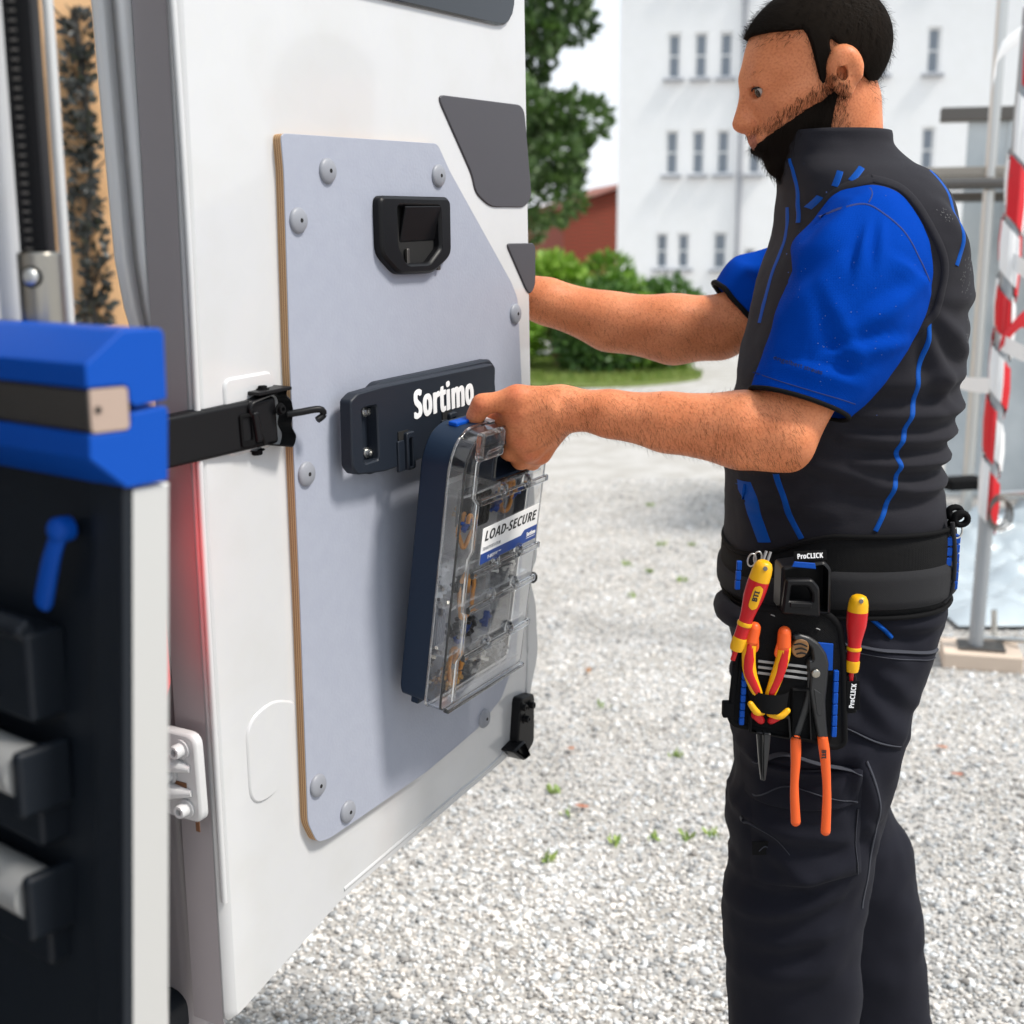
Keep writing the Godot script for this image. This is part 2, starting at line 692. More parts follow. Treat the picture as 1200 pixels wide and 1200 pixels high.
func build_setting() -> void:
	var r := RandomNumberGenerator.new()
	r.seed = 5
	# gravel yard
	var gm := mat(lin(0.55, 0.545, 0.535), 0.95)
	gm.albedo_texture = noise_tex(21, 0.09, 5, [0.0, Color(0.7, 0.69, 0.67), 0.4, Color(0.9, 0.89, 0.88), 0.6, Color(0.96, 0.95, 0.94), 1.0, Color(1, 1, 1)], 1024)
	gm.normal_enabled = true
	gm.normal_texture = noise_tex(22, 0.14, 4, [], 1024, 1.5)
	gm.detail_enabled = true
	gm.detail_blend_mode = BaseMaterial3D.BLEND_MODE_MUL
	gm.detail_albedo = noise_tex(23, 0.006, 3, [0.0, Color(0.88, 0.87, 0.85), 1.0, Color(1, 1, 1)], 512)
	tri_map(gm, 0.9, true)
	var g := G.new()
	var rows := []
	for a in 41:
		var row := PackedVector3Array()
		for b in 41:
			var x := (a - 20) * 12.0
			var z := (b - 30) * 12.0
			row.append(Vector3(x, 0, z))
		rows.append(row)
	g.grid(rows)
	for k in g.n.size():
		g.n[k] = Vector3.UP
	if (g.v[g.i[2]] - g.v[g.i[0]]).cross(g.v[g.i[1]] - g.v[g.i[0]]).y < 0.0:
		for k in range(0, g.i.size(), 3):
			var t := g.i[k]
			g.i[k] = g.i[k + 1]
			g.i[k + 1] = t
	struct("ground", g, gm)
	# loose stones in the near part of the yard, nobody could count them
	var stone_mat := mat(lin(0.55, 0.545, 0.535), 0.9)
	stone_mat.vertex_color_use_as_albedo = true
	for kind in 3:
		var st := G.new()
		var sp := SphereMesh.new()
		sp.radial_segments = 6
		sp.rings = 3
		sp.radius = 0.5
		sp.height = 1.0
		st.take(sp, Transform3D.IDENTITY)
		for k in st.v.size():
			var p := st.v[k]
			var h := sin(p.x * 5.0 + kind * 2.0) + sin(p.y * 7.0 + kind) + sin(p.z * 6.0 + kind * 3.0)
			st.v[k] = p * (1.0 + 0.13 * h)
		var xf := []
		var cols := PackedColorArray()
		var tone := FastNoiseLite.new()
		tone.seed = 4
		tone.frequency = 0.55
		tone.fractal_octaves = 4
		for k in 52000:
			var d := 1.75 + 6.5 * pow(r.randf(), 1.25)
			var x := r.randf_range(-0.42, 0.46) * d
			var s := r.randf_range(0.004, 0.0115) * (1.8 if r.randf() < 0.06 else 1.0)
			var ba := Basis.from_euler(Vector3(r.randf_range(-0.5, 0.5), r.randf() * TAU, r.randf_range(-0.5, 0.5)))
			ba = ba * Basis.from_scale(Vector3(s * r.randf_range(0.9, 1.5), s * r.randf_range(0.5, 0.85), s))
			xf.append(Transform3D(ba, Vector3(x, s * r.randf_range(0.0, 0.28), -d)))
			var t := r.randf_range(0.40, 1.35) * (1.0 + 0.35 * tone.get_noise_2d(x, d))
			var warm := r.randf_range(-0.05, 0.07)
			cols.append(Color(t * (1.0 + warm), t, t * (1.0 - warm)))
		var o := mm("gravel", st.mesh(), stone_mat, xf, cols, self)
		tag(o, ["loose pale grey gravel stones strewn over the yard", "loose buff gravel stones strewn over the yard", "loose chippings strewn between the gravel of the yard"][kind], "gravel")
	# lawn strip in front of the hedge
	var lawn_mat := mat(lin(0.16, 0.22, 0.05), 0.9)
	lawn_mat.albedo_texture = noise_tex(31, 0.03, 4, [0.0, Color(0.75, 0.72, 0.6), 1.0, Color(1, 1, 1)], 256)
	tri_map(lawn_mat, 0.7, true)
	g = G.new()
	g.plate(Transform3D(Basis(Vector3.RIGHT, -PI / 2), Vector3.ZERO), round_poly(PackedVector2Array([Vector2(-6, 14.3), Vector2(1.2, 14.1), Vector2(2.35, 15.1), Vector2(2.2, 18.4), Vector2(-6, 20)]), 0.6), -0.05, 0.03, 0.01)
	struct("lawn", g, lawn_mat)
	var blades := []
	var bcol := PackedColorArray()
	for k in 9000:
		var x := r.randf_range(-0.8, 2.3)
		var z := -r.randf_range(14.3, 17.4)
		if x > 1.3 and -z < 14.2 + (x - 1.2) * 0.9:
			continue
		blades.append(Transform3D(Basis.from_euler(Vector3(r.randf_range(-0.5, 0.5), r.randf() * TAU, 0)).scaled(Vector3.ONE * r.randf_range(0.6, 1.3)), Vector3(x, 0.03, z)))
		bcol.append(Color(0.15, 0.25, 0.04).lerp(Color(0.32, 0.36, 0.10), r.randf()))
	var grass := mm("grass", leaf_mesh(0.012, 0.07), foliage_mat(Color.WHITE), blades, bcol, self)
	tag(grass, "short green grass of the lawn strip before the hedge", "grass")
	# laurel hedge, tree and buildings
	hedge(r)
	white_house()
	brick_house()
	right_side(r)
	left_side(r)

func hedge(r: RandomNumberGenerator) -> void:
	var lf := leaf_mesh(0.05, 0.11)
	var fm := foliage_mat(Color.WHITE)
	var spec := [
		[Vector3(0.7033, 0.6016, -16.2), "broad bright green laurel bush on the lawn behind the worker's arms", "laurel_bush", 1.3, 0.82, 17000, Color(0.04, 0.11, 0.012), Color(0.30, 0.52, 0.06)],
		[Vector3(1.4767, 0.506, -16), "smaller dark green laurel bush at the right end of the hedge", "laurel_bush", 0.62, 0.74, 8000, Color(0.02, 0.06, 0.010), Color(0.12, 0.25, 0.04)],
		[Vector3(1.1048, 1.0891, -18.5), "tall yellow green bush rising behind the laurels", "tall_bush", 0.80, 1.0, 7000, Color(0.08, 0.18, 0.02), Color(0.34, 0.52, 0.07)]]
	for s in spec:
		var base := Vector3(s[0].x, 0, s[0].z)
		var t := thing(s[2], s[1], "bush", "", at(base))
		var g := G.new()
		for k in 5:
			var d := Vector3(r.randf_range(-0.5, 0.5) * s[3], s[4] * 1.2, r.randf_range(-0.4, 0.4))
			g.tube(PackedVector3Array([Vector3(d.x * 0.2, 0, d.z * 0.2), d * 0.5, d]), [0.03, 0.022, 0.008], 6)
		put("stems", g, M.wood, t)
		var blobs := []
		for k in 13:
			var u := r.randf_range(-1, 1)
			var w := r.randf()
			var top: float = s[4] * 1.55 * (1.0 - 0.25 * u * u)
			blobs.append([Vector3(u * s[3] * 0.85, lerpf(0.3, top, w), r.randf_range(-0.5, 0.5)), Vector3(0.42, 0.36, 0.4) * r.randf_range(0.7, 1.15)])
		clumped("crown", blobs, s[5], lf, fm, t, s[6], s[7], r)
	# the dark tree that overhangs from behind the van
	var tp: Vector3 = Vector3(-0.3795, 0.9427, -26)
	var tree := thing("broadleaf_tree", "dark green broadleaf tree rising behind the van door edge", "tree", "", at(Vector3(tp.x, 0, tp.z)))
	var tg := G.new()
	tg.tube(PackedVector3Array([Vector3(0, 0, 0), Vector3(0.1, 2, 0), Vector3(0, 4, 0.1), Vector3(0.1, 6.5, 0)]), [0.24, 0.19, 0.14, 0.05], 10)
	var tb := []
	for k in 24:
		var a := r.randf() * TAU
		var h := r.randf_range(1.9, 7.0)
		var rad := 2.0 * sqrt(maxf(0.1, 1.0 - pow((h - 4.0) / 3.6, 2.0))) * r.randf_range(0.35, 1.0)
		var p := Vector3(cos(a) * rad, h, sin(a) * rad)
		tb.append([p, Vector3(0.62, 0.42, 0.62) * r.randf_range(0.6, 1.15)])
		tg.tube(PackedVector3Array([Vector3(0, h * 0.72, 0), p * Vector3(0.5, 0.9, 0.5), p]), [0.07, 0.045, 0.012], 6)
	put("trunk", tg, mat(lin(0.08, 0.06, 0.045), 0.9), tree)
	clumped("crown", tb, 7000, leaf_mesh(0.11, 0.17), foliage_mat(Color.WHITE), tree, Color(0.012, 0.04, 0.008), Color(0.09, 0.16, 0.04), r)

func window(parent: Node, xf: Transform3D, w: float, h: float, mullions: int, glass: Material, frame: Material) -> void:
	var g := G.new()
	var hole := PackedVector2Array([Vector2(-w / 2 + 0.07, -h / 2 + 0.07), Vector2(w / 2 - 0.07, -h / 2 + 0.07), Vector2(w / 2 - 0.07, h / 2 - 0.07), Vector2(-w / 2 + 0.07, h / 2 - 0.07)])
	g.plate(xf, PackedVector2Array([Vector2(-w / 2, -h / 2), Vector2(w / 2, -h / 2), Vector2(w / 2, h / 2), Vector2(-w / 2, h / 2)]), -0.16, -0.1, 0.01, [hole])
	for k in mullions:
		g.box(xf * at(Vector3(0, -h / 2 + h * (k + 1.0) / (mullions + 1.0), -0.12)), Vector3(w - 0.14, 0.05, 0.04))
	var f := put("window", g, frame, parent)
	g = G.new()
	g.box(xf * at(Vector3(0, 0, -0.15)), Vector3(w - 0.13, h - 0.13, 0.01))
	put("pane", g, glass, f)
	g = G.new()
	g.box(xf * at(Vector3(0, -h / 2 - 0.05, 0.05)), Vector3(w + 0.25, 0.09, 0.3), 0.01)
	put("sill", g, M.house_grey, f)

func white_house() -> void:
	M.house_white = mat(lin(0.86, 0.86, 0.86), 0.9)
	M.house_white.albedo_texture = noise_tex(41, 0.02, 4, [0.0, Color(0.988, 0.988, 0.985), 1.0, Color(1, 1, 1)], 256)
	tri_map(M.house_white, 0.3)
	M.house_grey = mat(lin(0.32, 0.33, 0.36), 0.6)
	var glass := mat(lin(0.20, 0.23, 0.27), 0.12)
	var c: Vector3 = Vector3(3.4809, 0.611, -43)
	var f := thing("white_house", "large white rendered house with narrow windows and grey downpipe behind the worker", "house", "", Transform3D(Basis(Vector3.UP, -0.14), Vector3(c.x, 0, c.z)))
	# the facade starts at its left corner (x = 0); openings are cut with real reveals
	var xs := [1.55, 2.25, 3.3, 4.35]
	var lows := [[1.5, 1.62, 0.4, 1.15], [2.2, 1.62, 0.4, 1.15], [3.4, 1.62, 0.45, 1.2], [4.35, 1.3, 0.36, 0.8], [7.4, 1.6, 0.6, 1.2], [9.2, 1.6, 0.6, 1.2]]
	var wins := lows.duplicate()
	for row in 3:
		for x in [1.75, 2.6, 3.4, 4.4, 6.6, 8.2, 9.8]:
			wins.append([x, 4.75 + row * 3.0, 0.42, 1.4])
	var holes := []
	for w in wins:
		holes.append(PackedVector2Array([Vector2(w[0] - w[2] / 2, w[1] - w[3] / 2), Vector2(w[0] + w[2] / 2, w[1] - w[3] / 2), Vector2(w[0] + w[2] / 2, w[1] + w[3] / 2), Vector2(w[0] - w[2] / 2, w[1] + w[3] / 2)]))
	var g := G.new()
	# facade in storey bands so that the openings triangulate cleanly
	var bands := [[-1.0, 3.2], [3.2, 6.2], [6.2, 9.2], [9.2, 13.0]]
	for b in bands:
		var hs := []
		for k in wins.size():
			if wins[k][1] > b[0] and wins[k][1] < b[1]:
				hs.append(holes[k])
		g.plate(Transform3D.IDENTITY, PackedVector2Array([Vector2(0, b[0]), Vector2(24, b[0]), Vector2(24, b[1]), Vector2(0, b[1])]), -0.3, 0.0, 0.0, hs)
	g.box(at(Vector3(0.15, 6, -5.3)), Vector3(0.3, 14, 10))
	put("wall", g, M.house_white, f)
	g = G.new()
	g.box(at(Vector3(12, 13.1, -5)), Vector3(25, 0.25, 11.2), 0.05)
	put("roof", g, M.house_grey, f)
	for w in wins:
		window(f, at(Vector3(w[0], w[1], 0)), w[2], w[3], 1 if w[3] > 1.0 else 0, glass, M.house_white)
	g = G.new()
	g.tube(PackedVector3Array([Vector3(3.95, 0, 0.1), Vector3(3.95, 13, 0.1)]), 0.075, 10)
	for k in 5:
		g.box(at(Vector3(3.95, 1.5 + k * 2.6, 0.06)), Vector3(0.2, 0.05, 0.12))
	put("downpipe", g, M.house_grey, f)

func brick_house() -> void:
	var c: Vector3 = Vector3(2.8129, 1.45, -56)
	var bm := mat(lin(0.36, 0.09, 0.05), 0.9)
	var bt := Image.create(128, 128, false, Image.FORMAT_RGB8)
	for y in 128:
		for x in 128:
			var row := y / 8
			var xx := (x + (8 if row % 2 == 1 else 0)) % 16
			var joint := y % 8 == 0 or xx == 0
			bt.set_pixel(x, y, Color(0.8, 0.78, 0.74) if joint else Color(0.85 + 0.15 * sin(row * 3.1 + (x / 16) * 5.7), 0.8, 0.8))
	bm.albedo_texture = ImageTexture.create_from_image(bt)
	tri_map(bm, 0.7)
	var f := thing("brick_house", "small red brick house between the tree and the white house", "house", "", Transform3D(Basis(Vector3.UP, 0.2), Vector3(c.x, 0, c.z)))
	var g := G.new()
	g.plate(at(Vector3(0, 0, -4)), PackedVector2Array([Vector2(-0.6, 0), Vector2(6.5, 0), Vector2(6.5, 3.6), Vector2(2.9, 4.6), Vector2(-0.6, 3.5)]), -4, 4)
	put("wall", g, bm, f)
	g = G.new()
	g.face([Vector3(-0.9, 3.45, 0.35), Vector3(2.9, 4.72, 0.35), Vector3(2.9, 4.72, -8.3), Vector3(-0.9, 3.45, -8.3)])
	g.face([Vector3(6.8, 3.55, 0.35), Vector3(2.9, 4.72, 0.35), Vector3(2.9, 4.72, -8.3), Vector3(6.8, 3.55, -8.3)])
	put("roof", g, mat(lin(0.25, 0.08, 0.05), 0.8), f)
	window(f, at(Vector3(1.2, 1.9, 0.0)), 0.8, 1.2, 1, mat(lin(0.05, 0.06, 0.08), 0.1), M.house_white)

func right_side(r: RandomNumberGenerator) -> void:
	# pale ribbed metal hoarding with a scaffold deck over it
	var sheet := mat(lin(0.62, 0.66, 0.68), 0.55)
	sheet.albedo_texture = noise_tex(51, 0.015, 4, [0.0, Color(0.82, 0.84, 0.85), 1.0, Color(1, 1, 1)], 256)
	tri_map(sheet, 0.5)
	var hp: Vector3 = Vector3(2.7301, 0.1248, -7.6)
	var hoard := thing("metal_hoarding", "pale grey ribbed metal hoarding behind the taped post", "hoarding", "", Transform3D(Basis(Vector3.UP, -0.25), Vector3(hp.x, 0, hp.z)))
	for k in 9:
		var g := G.new()
		g.box(at(Vector3(0.05 + k * 0.3, 1.12, 0)), Vector3(0.285, 2.2, 0.03), 0.006)
		g.box(at(Vector3(0.05 + k * 0.3 + 0.1, 1.12, 0.02)), Vector3(0.05, 2.2, 0.02), 0.006)
		put("panel", g, sheet, hoard)
	var g2 := G.new()
	g2.box(at(Vector3(1.2, 2.25, 0)), Vector3(2.9, 0.08, 0.1), 0.01)
	put("top_rail", g2, M.steel_dark, hoard)
	var deck := thing("scaffold_deck", "weathered wooden scaffold deck on steel brackets over the hoarding", "scaffold", "", Transform3D(Basis(Vector3.UP, -0.35), Vector3(2.2137, 1.7294, -6.4)))
	for k in 5:
		var g := G.new()
		g.box(at(Vector3(0.75, 0.12, -k * 0.24)), Vector3(1.9, 0.045, 0.22), 0.006)
		put("plank", g, M.old_wood, deck)
	var g3 := G.new()
	g3.tube(PackedVector3Array([Vector3(-0.15, 0.06, 0.15), Vector3(1.7, 0.06, 0.15)]), 0.03, 10)
	g3.tube(PackedVector3Array([Vector3(-0.1, 0.05, -1.1), Vector3(1.7, 0.05, -1.1)]), 0.03, 10)
	put("bearer", g3, M.steel_dark, deck)
	for k in 2:
		var g := G.new()
		g.tube(PackedVector3Array([Vector3(0.12 + k * 1.1, -1.6, 0.1), Vector3(0.12 + k * 1.1, 1.6, 0.1)]), 0.028, 10)
		put("upright", g, M.zinc, deck)
	# post wound with barrier tape
	var foot: Vector3 = Vector3(1.6796, 0.0224, -4.4)
	var top: Vector3 = Vector3(1.6828, 1.7591, -4.4)
	var base := Vector3(foot.x, 0.0, foot.z)
	var post := thing("barrier_post", "grey steel post wound with red and white tape on a wooden block", "post", "", at(base))
	var lean := Vector3(0.025, 2.25, 0.0)
	var g4 := G.new()
	g4.tube(PackedVector3Array([Vector3(0, 0.06, 0), lean * 0.5, lean]), 0.026, 16)
	put("pole", g4, mat(lin(0.33, 0.35, 0.37), 0.45, 0.4), post)
	g4 = G.new()
	g4.box(Transform3D(Basis(Vector3.UP, -0.25), Vector3(0.02, 0.03, 0)), Vector3(0.27, 0.06, 0.2), 0.006)
	put("foot_block", g4, mat(lin(0.62, 0.5, 0.4), 0.8), post)
	g4 = G.new()
	g4.box(Transform3D(Basis(Vector3.UP, -0.25), Vector3(0.02, 0.066, 0)), Vector3(0.16, 0.008, 0.12), 0.002)
	put("foot_plate", g4, M.steel_dark, post)
	var red := mat(lin(0.62, 0.012, 0.02), 0.35)
	var wht := mat(lin(0.82, 0.82, 0.82), 0.35)
	# spiral winding, red and white lengths as on the roll
	var turns := 8.0
	var y0 := 0.56
	var y1 := 2.22
	var lens := 25
	for k in lens:
		if k == 20 or k == 23:
			continue
		var rows := []
		for j in 13:
			var t := (k + j / 12.0) / lens
			var w := t * turns * TAU
			var y := lerpf(y0, y1, t)
			var rr := 0.0285 + 0.006 * absf(sin(k * 2.3 + j * 0.5)) + 0.003 * sin(j * 2.1 + k)
			var hw := 0.084 + 0.016 * sin(k * 1.7)
			var cx := lean * (y / lean.y)
			rows.append(PackedVector3Array([cx + Vector3(cos(w) * rr, -hw, sin(w) * rr), cx + Vector3(cos(w) * (rr + 0.004), 0, sin(w) * (rr + 0.004)), cx + Vector3(cos(w) * rr, hw, sin(w) * rr)]))
		var gg := G.new()
		gg.grid(rows)
		put("tape", gg, red if k % 2 == 0 else wht, post)
	for fl in [[Vector3(0.0, 2.1, 0.03), Vector3(0.09, 2.0, 0.03), Vector3(0.12, 1.78, 0.04), red], [Vector3(-0.02, 2.16, 0.03), Vector3(-0.09, 2.1, 0.04), Vector3(-0.1, 2.0, 0.04), wht], [Vector3(-0.01, 1.16, 0.035), Vector3(0.055, 1.24, 0.045), Vector3(0.09, 1.22, 0.04), red]]:
		var rows2 := []
		for q in spline([fl[0], fl[1], fl[2]], 6):
			rows2.append(PackedVector3Array([q + Vector3(0, -0.03, 0), q + Vector3(0, 0, 0.006), q + Vector3(0.01, 0.03, 0)]))
		var gf := G.new()
		gf.grid(rows2)
		put("tape_end", gf, fl[3], post)
	# stretched lengths of tape leading off the post
	var runs := [[Vector3(1.6867, 1.45, -4.4), Vector3(1.8941, 1.3228, -3.9), "white barrier tape running right from the upper post"], [Vector3(1.6671, 1.17, -4.4), Vector3(1.913, 1.1289, -3.9), "white barrier tape running right from the middle of the post"], [Vector3(1.6616, 1.0079, -4.4), Vector3(1.5095, 1.1284, -4.9), "white barrier tape running from the post behind the worker's back"]]
	for q in runs:
		var rows3 := []
		for j in 15:
			var t := j / 14.0
			var p: Vector3 = q[0].lerp(q[1], t) - Vector3(0, 0.05 * sin(PI * t), 0)
			var tw := 0.5 * sin(t * 5.0)
			var d := Vector3(0, cos(tw), sin(tw)) * 0.028
			rows3.append(PackedVector3Array([p - d, p, p + d]))
		var gt := G.new()
		gt.grid(rows3)
		tag(put("barrier_tape", gt, wht), q[2], "tape", "barrier tape tied to the post")
	# frame of tubes on the ground behind the post, and crumpled sheeting
	var fr := thing("tube_frame", "low frame of thin grey steel tubes beside the post foot", "frame")
	for q in [[Vector3(1.7358, 0.5839, -4.6), Vector3(2.1218, 0.6643, -4.3)], [Vector3(1.7252, 0.0626, -4.5), Vector3(2.1256, 0.1305, -4.2)], [Vector3(1.7852, 0.0626, -4.5), Vector3(1.777, 0.1707, -4.5)], [Vector3(1.9559, 0.0961, -4.35), Vector3(1.9088, 0.6461, -4.35)], [Vector3(2.1138, 0.1305, -4.2), Vector3(2.0861, 0.6675, -4.25)]]:
		var gq := G.new()
		gq.tube(PackedVector3Array([q[0], (q[0] + q[1]) * 0.5, q[1]]), 0.011, 10)
		put("tube", gq, M.zinc, fr)
	var cab := thing("wire_loop", "coil of dark wire hanging at the joint of the post and frame", "wire")
	for k in 3:
		var pts := PackedVector3Array()
		var cc: Vector3 = Vector3(1.6975, 0.5801, -4.33)
		for j in 17:
			var w := TAU * j / 16.0
			pts.append(cc + Vector3(cos(w) * (0.03 + 0.006 * k), sin(w) * 0.055 - 0.006 * k, 0.012 * k))
		var gw := G.new()
		gw.tube(pts, 0.004, 6, false)
		put("coil", gw, M.steel_dark, cab)
	var pl := mat(lin(0.42, 0.48, 0.52), 0.3)
	for q in [[Vector3(2.1997, 0.0669, -6), 1.0, 0.7, "crumpled pale plastic sheet heaped behind the post"], [Vector3(2.241, -0.0266, -5.4), 0.8, 0.55, "smaller crumpled plastic sheet lying beside the tube frame"]]:
		var rows4 := []
		var nz := FastNoiseLite.new()
		nz.seed = 8
		nz.frequency = 2.2
		for a in 40:
			var row := PackedVector3Array()
			for b in 40:
				var u := a / 39.0 - 0.5
				var w := b / 39.0 - 0.5
				var e := clampf(1.0 - 2.0 * maxf(absf(u), absf(w)), 0, 1)
				row.append(Vector3(u * 2.2 * q[1] + 0.4, 0.02 + (0.25 + 0.9 * absf(nz.get_noise_2d(u * 3.0, w * 3.0))) * q[2] * 0.55 * sqrt(e), w * 1.5 * q[1]))
			rows4.append(row)
		var gs := G.new()
		gs.grid(rows4, false)
		var o := put("plastic_sheet", gs, pl)
		o.position = Vector3(q[0].x, 0, q[0].z)
		tag(o, q[3], "plastic sheet")
	var blk := G.new()
	blk.box(Transform3D(Basis(Vector3.UP, 0.3), Vector3(2.0248, 0.4502, -5.6)), Vector3(0.2, 0.05, 0.12), 0.01)
	tag(put("dark_offcut", blk, M.black_matt), "dark offcut lying on the plastic sheeting behind the worker", "offcut")

func left_side(r: RandomNumberGenerator) -> void:
	# beige rendered wall seen through the gap beside the van, with a bare climber on it
	var c: Vector3 = Vector3(-2.4537, 1.45, -7.5)
	var wm := mat(lin(0.72, 0.45, 0.24), 0.9)
	wm.albedo_texture = noise_tex(61, 0.02, 4, [0.0, Color(0.9, 0.88, 0.85), 1.0, Color(1, 1, 1)], 256)
	tri_map(wm, 0.5)
	var w := thing("beige_wall", "apricot rendered wall seen through the gap beside the van pillar", "wall", "", Transform3D(Basis(Vector3.UP, 0.35), Vector3(c.x, 0, c.z)))
	var g := G.new()
	g.box(at(Vector3(-0.5, 2.5, -0.15)), Vector3(4.5, 5.0, 0.3), 0.01)
	put("render_coat", g, wm, w)
	var cl := thing("wall_climber", "dark withered climbing plant on the apricot wall", "climbing plant", "", Transform3D(Basis(Vector3.UP, 0.35), Vector3(c.x, 0, c.z)))
	g = G.new()
	g.tube(spline([Vector3(0, 0, 0.03), Vector3(0.03, 0.8, 0.04), Vector3(-0.02, 1.4, 0.05), Vector3(0.04, 2.0, 0.04), Vector3(0.0, 2.8, 0.04)]), 0.02, 7)
	for k in 9:
		var y := 0.5 + k * 0.27
		g.tube(spline([Vector3(0, y, 0.04), Vector3(0.08 * (1 if k % 2 else -1), y + 0.1, 0.07), Vector3(0.15 * (1 if k % 2 else -1), y + 0.16, 0.05)]), 0.006, 5)
	put("stem", g, mat(lin(0.05, 0.045, 0.04), 0.9), cl)
	var blobs := []
	for k in 10:
		blobs.append([Vector3(r.randf_range(-0.03, 0.03), 0.95 + k * 0.19, 0.08), Vector3(0.05 + 0.05 * sin(k * 1.3) ** 2, 0.12, 0.05)])
	clumped("leaves", blobs, 900, leaf_mesh(0.03, 0.05), foliage_mat(Color.WHITE), cl, Color(0.012, 0.014, 0.014), Color(0.10, 0.11, 0.11), r)

# ---------------------------------------------------------------- the van and its open rear door
func build_van() -> void:
	var van := thing("white_van", "white panel van with its grey-lined rear door swung wide open", "van", "", Transform3D(Vector3(0.4948, 0.0379, -0.8682), Vector3(-0.0188, 0.9993, 0.0329), Vector3(0.8688, -0, 0.4952), Vector3(-0.2464, 1.2416, -1.42)))
	var door := Node3D.new()
	door.name = "rear_door"
	van.add_child(door, true)
	var I := Transform3D.IDENTITY
	# inner skin of the door, with the sunken fields that carry the dark covers
	var outline := PackedVector2Array([Vector2(-0.158, -0.66), Vector2(0.06, -0.612), Vector2(0.49, -0.588), Vector2(0.56, -0.56), Vector2(0.568, -0.50), Vector2(0.597, -0.443), Vector2(0.591, -0.348), Vector2(0.573, -0.309), Vector2(0.599, -0.286), Vector2(0.585, -0.1), Vector2(0.585, 1.2), Vector2(-0.10, 1.2), Vector2(-0.128, 0.3), Vector2(-0.143, -0.1)])
	var g := G.new()
	g.plate(I, round_poly(outline, 0.02, 4), -0.07, -0.012, 0.010)
	put("inner_skin", g, M.paint, door)
	# rounded roll along the bottom edge and a seam under it
	g = G.new()
	g.tube(spline([Vector3(-0.15, -0.655, -0.05), Vector3(0.06, -0.612, -0.05), Vector3(0.48, -0.590, -0.05), Vector3(0.55, -0.57, -0.05)], 6), 0.017, 12, true, 1.0)
	put("bottom_roll", g, M.paint, door)
	g = G.new()
	g.tube(spline([Vector3(0.06, -0.592, -0.0135), Vector3(0.3, -0.578, -0.0135), Vector3(0.46, -0.568, -0.0135), Vector3(0.53, -0.53, -0.0135), Vector3(0.549, -0.47, -0.0135), Vector3(0.555, -0.35, -0.0135)], 8), 0.0035, 8)
	put("pressed_bead", g, M.paint, door)
	# embossed fields on the hinge side
	g = G.new()
	var em := PackedVector2Array([Vector2(-0.101, -0.303), Vector2(-0.103, -0.409), Vector2(-0.045, -0.408), Vector2(-0.022, -0.33), Vector2(-0.01, -0.309), Vector2(-0.053, -0.29)])
	g.plate(I, round_poly(em, 0.03, 6), -0.014, -0.0095, 0.003)
	put("pressing", g, M.paint, door)
	g = G.new()
	g.plate(I, round_poly(PackedVector2Array([Vector2(-0.098, 0.0), Vector2(-0.022, 0.0), Vector2(-0.016, 0.085), Vector2(-0.098, 0.085)]), 0.012, 4), -0.014, -0.0090, 0.003)
	put("pressing", g, M.paint, door)
	g = G.new()
	g.tube(spline([Vector3(-0.125, 0.9, -0.0135), Vector3(-0.128, 0.3, -0.0135), Vector3(-0.142, -0.1, -0.0135), Vector3(-0.152, -0.5, -0.0135)], 8), 0.004, 8)
	put("pressed_bead", g, M.paint, door)
	# plywood lining: two faces of veneer between grey films
	var ply := PackedVector2Array([Vector2(0.01, 0.299), Vector2(0.001, 0.096), Vector2(-0.006, -0.18), Vector2(-0.016, -0.462), Vector2(-0.001, -0.494), Vector2(0.022, -0.5), Vector2(0.24, -0.501), Vector2(0.378, -0.489), Vector2(0.449, -0.466), Vector2(0.493, -0.417), Vector2(0.528, -0.2), Vector2(0.527, 0.015), Vector2(0.52, 0.128), Vector2(0.504, 0.151), Vector2(0.345, 0.305), Vector2(0.318, 0.338), Vector2(0.008, 0.338)])
	ply = round_poly(ply, 0.008, 3)
	var lining := G.new()
	lining.plate(I, ply, -0.0015, 0.0, 0.0004)
	var lin_o := put("lining_panel", lining, M.ply_face, door)
	for k in 7:
		g = G.new()
		g.plate(I, ply, -0.0015 - 0.0015 * (k + 1), -0.0015 - 0.0015 * k, 0.0)
		put("veneer", g, M.ply_light if k % 2 == 0 else M.ply_dark, lin_o)
	# screw caps
	for q in [Vector2(0.028, 0.246), Vector2(0.085, 0.3), Vector2(0.316, 0.298), Vector2(0.51, 0.107), Vector2(0.017, -0.038), Vector2(0.005, -0.421), Vector2(0.06, -0.48), Vector2(0.395, -0.479)]:
		g = G.new()
		g.lathe(Transform3D(Basis(Vector3.RIGHT, PI / 2), Vector3(q.x, q.y, 0)), [Vector2(0.0145, 0.0), Vector2(0.0145, 0.0018), Vector2(0.0125, 0.0042), Vector2(0.007, 0.0058), Vector2(0.0026, 0.0062), Vector2(0.0026, 0.0062), Vector2(0.0022, 0.003), Vector2(0.0, 0.003)], 24)
		var sc := put("screw_cap", g, M.cap_grey, door)
		g = G.new()
		g.lathe(Transform3D(Basis(Vector3.RIGHT, PI / 2), Vector3(q.x, q.y, 0)), [Vector2(0.0023, 0.004), Vector2(0.0023, 0.0064), Vector2(0.0023, 0.0064), Vector2(0, 0.0064)], 12)
		put("screw_hole", g, M.hole, sc)
	# grip handle
	var ho := round_poly(PackedVector2Array([Vector2(0.17, 0.273), Vector2(0.329, 0.271), Vector2(0.327, 0.196), Vector2(0.283, 0.176), Vector2(0.205, 0.178), Vector2(0.169, 0.204)]), 0.012, 4)
	var hi := round_poly(PackedVector2Array([Vector2(0.208, 0.26), Vector2(0.3, 0.258), Vector2(0.301, 0.208), Vector2(0.274, 0.19), Vector2(0.224, 0.191), Vector2(0.207, 0.213)]), 0.005, 3)
	g = G.new()
	g.plate(I, ho, 0.0002, 0.012, 0.004, [hi])
